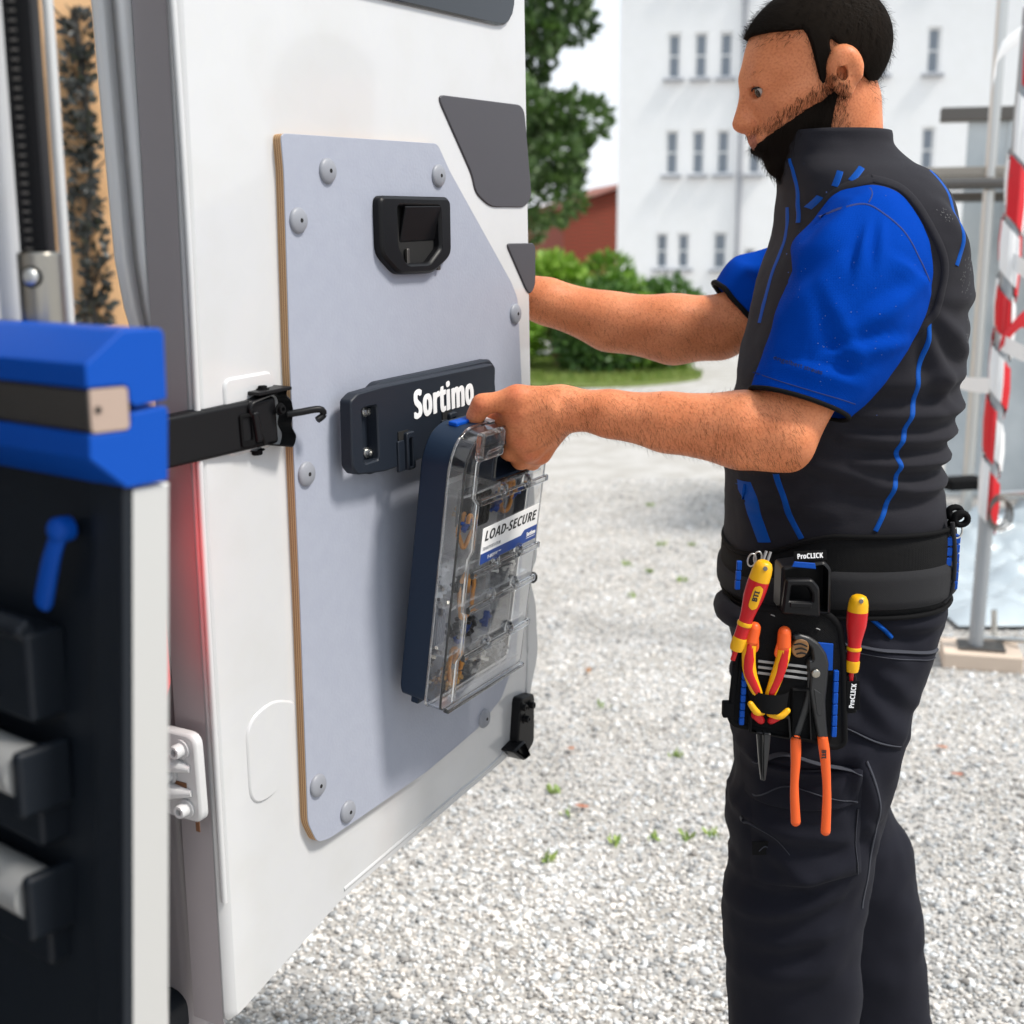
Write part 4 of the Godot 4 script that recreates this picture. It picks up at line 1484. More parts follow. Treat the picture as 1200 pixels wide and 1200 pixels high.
	put("bottom_lip", g, M.clear, lid)
	# label on the lid
	var lb := Node3D.new()
	lb.name = "lid_label"
	bx.add_child(lb, true)
	var z := 0.0027
	g = G.new()
	g.plate(I, PackedVector2Array([Vector2(0.056, 0.184), Vector2(0.203, 0.186), Vector2(0.203, 0.236), Vector2(0.056, 0.233)]), z, z + 0.0006)
	put("card", g, M.print_white, lb)
	g = G.new()
	g.plate(I, PackedVector2Array([Vector2(0.056, 0.1845), Vector2(0.203, 0.1865), Vector2(0.203, 0.206), Vector2(0.168, 0.2055), Vector2(0.160, 0.1995), Vector2(0.056, 0.1985)]), z + 0.0008, z + 0.0011)
	put("band", g, M.print_blue, lb)
	write("lettering", "LOAD-SECURE", 0.132, 0.0132, at(Vector3(0.130, 0.2215, z + 0.0010)), M.print_black, lb, 0.18, 700, 0.0002)
	write("small_print", "TRANSPORTATION", 0.045, 0.0028, at(Vector3(0.082, 0.2045, z + 0.0009)), M.cap_grey, lb, 0.1, 400, 0.0002)
	write("lettering", "Sortimo", 0.024, 0.0058, at(Vector3(0.187, 0.1975, z + 0.0014)), M.print_white, lb, 0.0, 900, 0.0002)
	write("lettering", "T-BOXX", 0.026, 0.0048, at(Vector3(0.086, 0.1912, z + 0.0014)), M.print_white, lb, 0.1, 700, 0.0002)
	g = G.new()
	g.box(at(Vector3(0.187, 0.1918, z + 0.0012)), Vector3(0.024, 0.0006, 0.0002))
	g.box(at(Vector3(0.105, 0.1925, z + 0.0012)), Vector3(0.006, 0.0012, 0.0002))
	put("rule", g, M.print_white, lb)
	# compartment walls inside, clear, with sky highlights painted in as whitish front edges
	var walls := Node3D.new()
	walls.name = "insert_boxes"
	bx.add_child(walls, true)
	for y in [0.008, 0.070, 0.135, 0.188, 0.282]:
		g = G.new()
		g.box(at(Vector3(0.107, y, -0.026)), Vector3(0.202, 0.0018, 0.038))
		put("shelf", g, M.pane, walls)
		g = G.new()
		g.box(at(Vector3(0.107, y, -0.005)), Vector3(0.200, 0.0028, 0.0028), 0.001)
		put("shelf_edge_glint", g, M.frosted, walls)
	for q in [[0.04, 0.008, 0.07], [0.10, 0.008, 0.07], [0.155, 0.008, 0.07], [0.04, 0.07, 0.135], [0.115, 0.07, 0.135], [0.165, 0.07, 0.135], [0.04, 0.135, 0.188], [0.095, 0.135, 0.188], [0.150, 0.135, 0.188], [0.04, 0.19, 0.28], [0.12, 0.19, 0.28]]:
		g = G.new()
		g.box(at(Vector3(q[0], (q[1] + q[2]) * 0.5, -0.026)), Vector3(0.0018, q[2] - q[1] - 0.003, 0.037))
		put("divider", g, M.pane, walls)
		g = G.new()
		g.box(at(Vector3(q[0], (q[1] + q[2]) * 0.5, -0.005)), Vector3(0.0024, q[2] - q[1] - 0.004, 0.0024), 0.001)
		put("divider_edge_glint", g, M.frosted, walls)
	for q in [[0.122, 0.039, 0.100, 0.052], [0.140, 0.102, 0.092, 0.054], [0.122, 0.160, 0.100, 0.044], [0.165, 0.236, 0.070, 0.07]]:
		g = G.new()
		g.box(at(Vector3(q[0], q[1], -0.040)), Vector3(q[2], q[3], 0.014), 0.004)
		put("insert_tray", g, M.frosted, walls)  # whitish trays, the sky sheen of the lid put into their colour
	case_contents()

func case_contents() -> void:
	var bxf: Transform3D = Transform3D(Vector3(0.4948, 0.0379, -0.8682), Vector3(0.1116, 0.988, 0.1067), Vector3(0.8618, -0.1497, 0.4846), Vector3(-0.0926, 0.8819, -1.5323))
	var r := RandomNumberGenerator.new()
	r.seed = 77
	# loops of tan cable in three compartments
	var spots := [[Vector3(0.062, 0.034, -0.022), 0.024, "loop of tan cable in the lowest compartment of the parts case"], [Vector3(0.068, 0.132, -0.02), 0.03, "loop of tan cable across the middle compartments of the parts case"], [Vector3(0.052, 0.225, -0.022), 0.022, "tan cable in the compartment left of the white label"], [Vector3(0.15, 0.252, -0.022), 0.022, "curl of tan cable in the top right compartment of the parts case"]]
	for s in spots:
		var pts := []
		for k in 15:
			var w := TAU * 1.4 * k / 14.0
			pts.append(s[0] + Vector3(cos(w) * s[1] * 0.45 + r.randf_range(-0.003, 0.003), sin(w) * s[1], -0.006 + k * 0.0009))
		var g := G.new()
		g.tube(spline(pts, 4), 0.0029, 8)
		var o := put("cable_loop", g, M.orange_wire)
		o.transform = bxf
		tag(o, s[2], "cable")
	# screws, terminals and clamps poured into the compartments, too many to count
	var heaps := [[Vector3(0.068, 0.02, -0.03), Vector3(0.022, 0.012, 0.012), "loose brass terminals in the lowest left compartment of the case"], [Vector3(0.128, 0.022, -0.03), Vector3(0.022, 0.013, 0.012), "loose zinc screws in the lowest middle compartment of the case"], [Vector3(0.185, 0.02, -0.03), Vector3(0.018, 0.011, 0.012), "loose grey plugs in the lowest right compartment of the case"], [Vector3(0.078, 0.085, -0.03), Vector3(0.03, 0.013, 0.012), "loose dark clips on the second shelf of the case"], [Vector3(0.145, 0.148, -0.03), Vector3(0.05, 0.010, 0.012), "loose bright ferrules on the third shelf of the case"], [Vector3(0.02, 0.10, -0.03), Vector3(0.012, 0.08, 0.010), "loose steel sleeves along the left side of the case"], [Vector3(0.12, 0.24, -0.04), Vector3(0.05, 0.012, 0.010), "loose copper lugs in the top compartment of the case"]]
	for hi in heaps.size():
		var h: Array = heaps[hi]
		var g := G.new()
		for k in 34:
			var p: Vector3 = h[0] + Vector3(r.randf_range(-1, 1) * h[1].x, r.randf_range(-1, 1) * h[1].y, r.randf_range(-1, 1) * h[1].z)
			var xf := at(p, Vector3(r.randf() * 360, r.randf() * 360, r.randf() * 360))
			if hi % 2 == 0:
				g.lathe(xf, [Vector2(0, -0.006), Vector2(0.0018, -0.006), Vector2(0.0018, 0.003), Vector2(0.0034, 0.004), Vector2(0.0034, 0.006), Vector2(0, 0.0065)], 7)
			else:
				g.box(xf, Vector3(0.0085, 0.0045, 0.004), 0.0)
		var o := put("small_parts", g, [M.brass, M.zinc, M.cap_grey, M.black, M.zinc, M.steel, M.brass][hi])
		o.set_meta("kind", "stuff")
		o.transform = bxf
		tag(o, h[2], "small parts")
	# blue wire connectors
	var k2 := 0
	for p in [Vector3(0.05, 0.235, -0.02), Vector3(0.062, 0.243, -0.028), Vector3(0.125, 0.243, -0.022), Vector3(0.140, 0.246, -0.03), Vector3(0.178, 0.25, -0.024), Vector3(0.07, 0.073, -0.024), Vector3(0.10, 0.076, -0.03), Vector3(0.14, 0.077, -0.026)]:
		var g := G.new()
		g.box(at(p, Vector3(r.randf() * 40, r.randf() * 40, r.randf() * 90)), Vector3(0.022, 0.008, 0.008), 0.0015)
		g.lathe(at(p, Vector3(0, 0, 70 + r.randf() * 40)), [Vector2(0, -0.014), Vector2(0.0025, -0.013), Vector2(0.0025, 0.013), Vector2(0, 0.014)], 8)
		var o := put("wire_connector", g, M.blue if k2 != 1 else M.zinc)
		o.transform = bxf
		tag(o, ["blue wire connector in the upper left compartment beside the white label", "bright bare metal connector above the left end of the white label", "blue wire connector above the middle of the white label", "blue wire connector lying tilted above the letters of the label", "blue connector above the right end of the white label", "blue connector on the second shelf, left in the case", "blue connector on the second shelf, middle of the case", "blue connector on the second shelf, right in the case"][k2], "connector", "connectors in the parts case")
		k2 += 1
	# black and grey fittings
	for q in [[Vector3(0.078, 0.25, -0.028), Vector3(0.05, 0.05, 0.02), M.black, "black plug housing behind the lid above the white label"], [Vector3(0.065, 0.148, -0.03), Vector3(0.045, 0.012, 0.018), M.black_matt, "black ribbed cable gland in the middle compartment of the case"], [Vector3(0.02, 0.1, -0.03), Vector3(0.02, 0.05, 0.016), M.cap_grey, "grey junction cover at the left edge of the parts case"], [Vector3(0.168, 0.155, -0.03), Vector3(0.03, 0.02, 0.014), M.black, "small black relay in the right middle compartment of the case"]]:
		var g := G.new()
		g.box(at(q[0]), q[1], 0.003)
		for k in 5:
			g.box(at(q[0] + Vector3(lerpf(-0.4, 0.4, k / 4.0) * q[1].x, 0, q[1].z * 0.5)), Vector3(q[1].x * 0.1, q[1].y * 0.8, 0.003), 0.0006)
		var o := put("fitting", g, q[2])
		o.transform = bxf
		tag(o, q[3], "fitting")
	for q in [[Vector3(0.034, 0.165, -0.03), "crumpled clear bag at the left edge of the parts case"], [Vector3(0.14, 0.10, -0.032), "clear bag of screws in the lower middle of the parts case"], [Vector3(0.135, 0.04, -0.032), "white paper slip in the lowest compartment of the parts case"]]:
		var rows := []
		for a in 14:
			var row := PackedVector3Array()
			for b in 14:
				row.append(q[0] + Vector3((a / 13.0 - 0.5) * 0.04 + r.randf_range(-0.002, 0.002), (b / 13.0 - 0.5) * 0.045 + r.randf_range(-0.002, 0.002), r.randf_range(-0.004, 0.006)))
			rows.append(row)
		var g := G.new()
		g.grid(rows)
		var o := put("packet", g, M.print_white if q[1].begins_with("white") else M.bag)
		o.transform = bxf
		tag(o, q[1], "packet")

# ---------------------------------------------------------------- soft shapes: smooth-joined tapered limbs meshed as surface nets
func limb(a: Vector3, ra: float, b: Vector3, rb: float) -> Array:
	return [0, a, ra, b, rb]

func ball(c: Vector3, rad: Vector3, turn := Basis.IDENTITY) -> Array:
	return [1, c, rad, turn.inverse()]

func soft(g: G, bones: Array, cell: float, k: float, xf: Transform3D, tint: Variant = null, grow := 0.0, cut: Variant = null, dents: Array = []) -> void:
	var lo := Vector3.ONE * 1e9
	var hi := -lo
	for b in bones:
		var m := 0.0
		if b[0] == 0:
			m = maxf(b[2], b[4])
			lo = lo.min(b[1] - Vector3.ONE * m).min(b[3] - Vector3.ONE * m)
			hi = hi.max(b[1] + Vector3.ONE * m).max(b[3] + Vector3.ONE * m)
		else:
			m = maxf(b[2].x, maxf(b[2].y, b[2].z))
			lo = lo.min(b[1] - Vector3.ONE * m)
			hi = hi.max(b[1] + Vector3.ONE * m)
	var pad := grow + k * 2.0 + cell * 2.0
	lo -= Vector3.ONE * pad
	hi += Vector3.ONE * pad
	var nx := int((hi.x - lo.x) / cell) + 2
	var ny := int((hi.y - lo.y) / cell) + 2
	var nz := int((hi.z - lo.z) / cell) + 2
	var acc := PackedFloat32Array()
	acc.resize(nx * ny * nz)
	var reach := k * 5.0 + grow + cell * 2.0
	for b in bones:
		var kind: int = b[0]
		var a: Vector3 = b[1]
		var ra := 0.0
		var rb := 0.0
		var ba := Vector3.ZERO
		var rad := Vector3.ONE
		var inv := Basis.IDENTITY
		var blo: Vector3
		var bhi: Vector3
		if kind == 0:
			ra = b[2]
			rb = b[4]
			ba = b[3] - a
			var mr := maxf(ra, rb) + reach
			blo = a.min(b[3]) - Vector3.ONE * mr
			bhi = a.max(b[3]) + Vector3.ONE * mr
		else:
			rad = b[2]
			inv = b[3]
			var mr2 := maxf(rad.x, maxf(rad.y, rad.z)) + reach
			blo = a - Vector3.ONE * mr2
			bhi = a + Vector3.ONE * mr2
		var bab := maxf(ba.length_squared(), 1e-9)
		var x0 := maxi(0, int((blo.x - lo.x) / cell))
		var x1 := mini(nx - 1, int((bhi.x - lo.x) / cell) + 1)
		var y0 := maxi(0, int((blo.y - lo.y) / cell))
		var y1 := mini(ny - 1, int((bhi.y - lo.y) / cell) + 1)
		var z0 := maxi(0, int((blo.z - lo.z) / cell))
		var z1 := mini(nz - 1, int((bhi.z - lo.z) / cell) + 1)
		for z in range(z0, z1 + 1):
			for y in range(y0, y1 + 1):
				var o := (z * ny + y) * nx
				for x in range(x0, x1 + 1):
					var p := lo + Vector3(x, y, z) * cell - a
					var d := 0.0
					if kind == 0:
						var h := clampf(p.dot(ba) / bab, 0.0, 1.0)
						d = (p - ba * h).length() - lerpf(ra, rb, h)
					else:
						var q := inv * p
						var k0 := (q / rad).length()
						var k1 := (q / (rad * rad)).length()
						d = k0 * (k0 - 1.0) / maxf(k1, 1e-6)
					if d < reach:
						acc[o + x] += exp(-d / k)
	for j in acc.size():
		var e := acc[j]
		acc[j] = (-k * log(e) if e > 1e-12 else k * 27.0) - grow
	if cut != null or dents.size():
		for z in nz:
			for y in ny:
				var o := (z * ny + y) * nx
				for x in nx:
					var f := acc[o + x]
					if f < 0.03 and f > -0.05:
						var p := lo + Vector3(x, y, z) * cell
						for dn in dents:
							var q: Vector3 = p - dn[0]
							var dd: float = ((q / (dn[1] as Vector3)).length() - 1.0) * minf(dn[1].x, minf(dn[1].y, dn[1].z))
							f = maxf(f, -dd)
						if cut != null:
							f = maxf(f, cut.call(p))
						acc[o + x] = f
	var map := PackedInt32Array()
	map.resize(nx * ny * nz)
	map.fill(-1)
	var sy := nx
	var sz := nx * ny
	for z in nz - 1:
		for y in ny - 1:
			var o := (z * ny + y) * nx
			for x in nx - 1:
				var j := o + x
				var c0 := acc[j]
				var c1 := acc[j + 1]
				var c2 := acc[j + sy]
				var c3 := acc[j + sy + 1]
				var c4 := acc[j + sz]
				var c5 := acc[j + sz + 1]
				var c6 := acc[j + sz + sy]
				var c7 := acc[j + sz + sy + 1]
				var neg := int(c0 < 0) + int(c1 < 0) + int(c2 < 0) + int(c3 < 0) + int(c4 < 0) + int(c5 < 0) + int(c6 < 0) + int(c7 < 0)
				if neg == 0 or neg == 8:
					continue
				var s := Vector3.ZERO
				var m := 0
				if (c0 < 0) != (c1 < 0):
					s += Vector3(c0 / (c0 - c1), 0, 0); m += 1
				if (c2 < 0) != (c3 < 0):
					s += Vector3(c2 / (c2 - c3), 1, 0); m += 1
				if (c4 < 0) != (c5 < 0):
					s += Vector3(c4 / (c4 - c5), 0, 1); m += 1
				if (c6 < 0) != (c7 < 0):
					s += Vector3(c6 / (c6 - c7), 1, 1); m += 1
				if (c0 < 0) != (c2 < 0):
					s += Vector3(0, c0 / (c0 - c2), 0); m += 1
				if (c1 < 0) != (c3 < 0):
					s += Vector3(1, c1 / (c1 - c3), 0); m += 1
				if (c4 < 0) != (c6 < 0):
					s += Vector3(0, c4 / (c4 - c6), 1); m += 1
				if (c5 < 0) != (c7 < 0):
					s += Vector3(1, c5 / (c5 - c7), 1); m += 1
				if (c0 < 0) != (c4 < 0):
					s += Vector3(0, 0, c0 / (c0 - c4)); m += 1
				if (c1 < 0) != (c5 < 0):
					s += Vector3(1, 0, c1 / (c1 - c5)); m += 1
				if (c2 < 0) != (c6 < 0):
					s += Vector3(0, 1, c2 / (c2 - c6)); m += 1
				if (c3 < 0) != (c7 < 0):
					s += Vector3(1, 1, c3 / (c3 - c7)); m += 1
				var p := lo + (Vector3(x, y, z) + s / m) * cell
				var nn := Vector3(c1 - c0 + c3 - c2 + c5 - c4 + c7 - c6, c2 - c0 + c3 - c1 + c6 - c4 + c7 - c5, c4 - c0 + c5 - c1 + c6 - c2 + c7 - c3).normalized()
				if tint != null:
					g.col = tint.call(p, nn)
				map[j] = g.vert(xf * p, (xf.basis * nn).normalized())
	for z in range(1, nz - 1):
		for y in range(1, ny - 1):
			var o := (z * ny + y) * nx
			for x in range(1, nx - 1):
				var j := o + x
				var c := acc[j] < 0
				if c != (acc[j + 1] < 0):
					_quad(g, map[j], map[j - sy], map[j - sy - sz], map[j - sz])
				if c != (acc[j + sy] < 0):
					_quad(g, map[j], map[j - 1], map[j - 1 - sz], map[j - sz])
				if c != (acc[j + sz] < 0):
					_quad(g, map[j], map[j - 1], map[j - 1 - sy], map[j - sy])
	g.col = Color.WHITE

func _quad(g: G, a: int, b: int, c: int, d: int) -> void:
	if a >= 0 and b >= 0 and c >= 0 and d >= 0:
		g.tri(a, b, c)
		g.tri(a, c, d)

# the nearest surface of a garment above a point of the sagittal plane
class Relief:
	const ZFAR := -1.76
	var x0 := 0.0
	var y0 := 0.0
	var res := 0.0025
	var nx := 0
	var ny := 0
	var z := PackedFloat32Array()

	func _init(lo: Vector2, hi: Vector2, r := 0.0025) -> void:
		x0 = lo.x
		y0 = lo.y
		res = r
		nx = int((hi.x - lo.x) / r) + 2
		ny = int((hi.y - lo.y) / r) + 2
		z.resize(nx * ny)
		z.fill(-99.0)

	func add(g: G) -> void:
		for t in range(0, g.i.size(), 3):
			var a := g.v[g.i[t]]
			var b := g.v[g.i[t + 1]]
			var c := g.v[g.i[t + 2]]
			var det := (b.x - a.x) * (c.y - a.y) - (c.x - a.x) * (b.y - a.y)
			if absf(det) < 1e-12:
				continue
			var i0 := maxi(0, int((minf(a.x, minf(b.x, c.x)) - x0) / res))
			var i1 := mini(nx - 1, int((maxf(a.x, maxf(b.x, c.x)) - x0) / res) + 1)
			var j0 := maxi(0, int((minf(a.y, minf(b.y, c.y)) - y0) / res))
			var j1 := mini(ny - 1, int((maxf(a.y, maxf(b.y, c.y)) - y0) / res) + 1)
			for j in range(j0, j1 + 1):
				for i in range(i0, i1 + 1):
					var px := x0 + i * res - a.x
					var py := y0 + j * res - a.y
					var u := (px * (c.y - a.y) - (c.x - a.x) * py) / det
					var w := ((b.x - a.x) * py - px * (b.y - a.y)) / det
					if u >= -0.02 and w >= -0.02 and u + w <= 1.02:
						var q := a.z + u * (b.z - a.z) + w * (c.z - a.z)
						var o := j * nx + i
						if q > z[o]:
							z[o] = q

	func at(p: Vector2) -> float:
		var fx := clampf((p.x - x0) / res, 0, nx - 1.001)
		var fy := clampf((p.y - y0) / res, 0, ny - 1.001)
		var i := int(fx)
		var j := int(fy)
		var a := z[j * nx + i]
		var b := z[j * nx + i + 1]
		var c := z[(j + 1) * nx + i]
		var d := z[(j + 1) * nx + i + 1]
		var m := maxf(maxf(a, b), maxf(c, d))
		if m < -50.0:   # beside the outline: the nearest point of it
			for rr in range(1, 26):
				for s in range(-rr, rr + 1):
					for q in [Vector2i(i + s, j - rr), Vector2i(i + s, j + rr), Vector2i(i - rr, j + s), Vector2i(i + rr, j + s)]:
						if q.x >= 0 and q.y >= 0 and q.x < nx and q.y < ny and z[q.y * nx + q.x] > m:
							m = z[q.y * nx + q.x]
				if m > -50.0:
					return m
			return ZFAR
		a = a if a > -50.0 else m
		b = b if b > -50.0 else m
		c = c if c > -50.0 else m
		d = d if d > -50.0 else m
		return lerpf(lerpf(a, b, fx - i), lerpf(c, d, fx - i), fy - j)

func path2(p: Array, step := 0.003) -> PackedVector2Array:
	var q := []
	for e in p:
		q.append(Vector3(e.x, e.y, 0))
	var sp := spline(q, 24) if q.size() > 2 else PackedVector3Array([q[0], q[1]])
	var out := PackedVector2Array([Vector2(sp[0].x, sp[0].y)])
	var left := step
	for k in sp.size() - 1:
		var a := Vector2(sp[k].x, sp[k].y)
		var b := Vector2(sp[k + 1].x, sp[k + 1].y)
		var L := a.distance_to(b)
		while left <= L:
			out.append(a.lerp(b, left / L))
			left += step
		left -= L
	return out

func ribbon(g: G, rl: Relief, p: Array, width: float, lift := 0.0012, ridges := false) -> void:
	var pts := path2(p, 0.0016 if ridges else 0.003)
	var rows := []
	for k in pts.size():
		var t := (pts[mini(k + 1, pts.size() - 1)] - pts[maxi(k - 1, 0)]).normalized()
		var o := Vector2(-t.y, t.x) * width * 0.5
		var row := PackedVector3Array()
		for s in [-1.0, -0.6, 0.0, 0.6, 1.0]:
			var q = pts[k] + o * s
			var z := rl.at(q)
			if z < -50.0:
				z = rl.at(pts[k])
			var h := lift * (0.15 if absf(s) == 1.0 else 1.0)
			if ridges and k % 2 == 0 and absf(s) < 1.0:
				h += 0.0007
			row.append(Vector3(q.x, q.y, z + h))
		rows.append(row)
	if rows.size() > 1:
		g.grid(rows)
		_toward_viewer(g)

func _toward_viewer(_g: G) -> void:
	pass

func patch(g: G, rl: Relief, a: Vector2, b: Vector2, c: Vector2, d: Vector2, lift: float, n := 28) -> void:
	# a sewn-on piece between four corners, its edges turned down to the cloth
	var rows := []
	for j in n + 1:
		var row := PackedVector3Array()
		for i in n + 1:
			var u := float(i) / n
			var w := float(j) / n
			var q := a.lerp(b, u).lerp(d.lerp(c, u), w)
			var e := minf(minf(u, 1.0 - u), minf(w, 1.0 - w))
			var h := lift * smoothstep(0.0, 0.06, e) - 0.002 * float(e <= 0.0)
			row.append(Vector3(q.x, q.y, rl.at(q) + h))
		rows.append(row)
	g.grid(rows)

func ring_loft(keys: Array, per: int, segs: int) -> Array:
	# keys: [centre, half axis u, half axis v]; smooth rings between them
	var rows := []
	for k in keys.size() - 1:
		for j in per + (1 if k == keys.size() - 2 else 0):
			var t := float(j) / per
			var q := []
			for c in 3:
				var A: Vector3 = keys[maxi(k - 1, 0)][c]
				var B: Vector3 = keys[k][c]
				var C: Vector3 = keys[k + 1][c]
				var D: Vector3 = keys[mini(k + 2, keys.size() - 1)][c]
				q.append(B.cubic_interpolate(C, A, D, t))
			var row := PackedVector3Array()
			for s in segs:
				var w := TAU * s / segs
				row.append(q[0] + q[1] * cos(w) + q[2] * sin(w))
			rows.append(row)
	return rows

func fold_sum(p: Vector2, folds: Array) -> float:
	var s := 0.0
	for f in folds:
		var a: Vector2 = f[0]
		var b: Vector2 = f[1]
		var ab := b - a
		var t := clampf((p - a).dot(ab) / ab.length_squared(), 0.0, 1.0)
		var d := (p - a - ab * t)
		var sd := d.length() * signf(ab.cross(d))
		var w: float = f[3] * (0.7 + 0.6 * sin(PI * t))
		var fade := sin(PI * clampf(t * 0.86 + 0.07, 0, 1))
		s += f[2] * fade * (exp(-pow(sd / w, 2.0)) - 0.75 * exp(-pow((sd + 1.7 * w) / w, 2.0)))
	return s

func skin_tint(p: Vector3, _n: Vector3) -> Color:
	var q := sin(p.x * 61.0 + 1.3 * sin(p.y * 83.0)) * sin(p.y * 71.0 + sin(p.z * 67.0)) * 0.5 + 0.5
	return Color(0.63, 0.220, 0.094).lerp(Color(0.74, 0.285, 0.134), q)

func hand_tint(p: Vector3, n: Vector3) -> Color:
	var c := skin_tint(p, n)
	for kn in knuckles:
		var d: float = p.distance_to(kn)
		c = c.lerp(Color(0.58, 0.16, 0.08), 0.6 * exp(-pow(d / 0.011, 2.0)))
	for cr in creases:
		var ab: Vector3 = cr[1] - cr[0]
		var t := clampf((p - cr[0]).dot(ab) / ab.length_squared(), 0, 1)
		var d: float = (p - cr[0] - ab * t).length()
		c = c.lerp(Color(0.27, 0.10, 0.055), 0.45 * exp(-pow(d / 0.0022, 2.0)))
	return c

var knuckles: Array = []
var creases: Array = []
var torso_rows: Array = []
var vest_relief: Relief
var sleeve_relief: Relief
var trouser_relief: Relief
const ZC := -1.76

func build_person() -> void:
	var man := thing("person", "man in black work vest, blue T-shirt and dark trousers reaching towards the van door", "person")
	body_skin(man)
	vest(man)
	sleeves(man)
	trousers(man)
	belt(man)

func hair_on(called: String, src: G, parent: Node, count: int, length: float, thick: float, c: Color, flow: Variant, keep: Variant, seed_: int) -> void:
	var r := RandomNumberGenerator.new()
	r.seed = seed_
	var g := G.new()
	var tries := 0
	var made := 0
	while made < count and tries < count * 12:
		tries += 1
		var k := r.randi() % src.v.size()
		var p := src.v[k]
		if not keep.call(p):
			continue
		made += 1
		var n := src.n[k]
		p += Vector3(r.randfn(), r.randfn(), r.randfn()) * 0.0012
		var f: Vector3 = flow.call(p)
		f = (f - n * f.dot(n)).normalized() + Vector3(r.randfn(), r.randfn(), r.randfn()) * 0.3
		var L := length * r.randf_range(0.5, 1.25)
		var m := p + (n * 0.45 + f * 0.75).normalized() * L * 0.5
		var e := m + (n * 0.12 + f).normalized() * L * 0.5
		var side := f.cross(n).normalized() * thick * 0.5
		var s := g.v.size()
		g.vert(p - side - n * 0.0005, n)
		g.vert(p + side - n * 0.0005, n)
		g.vert(m + side * 0.8, n)
		g.vert(m - side * 0.8, n)
		g.vert(e, n)
		g.tri(s, s + 1, s + 2)
		g.tri(s, s + 2, s + 3)
		g.tri(s + 3, s + 2, s + 4)
	var hm := mat(c, 0.6)
	hm.metallic_specular = 0.15
	var o := put(called, g, hm, parent)
	o.set_meta("kind", "stuff")

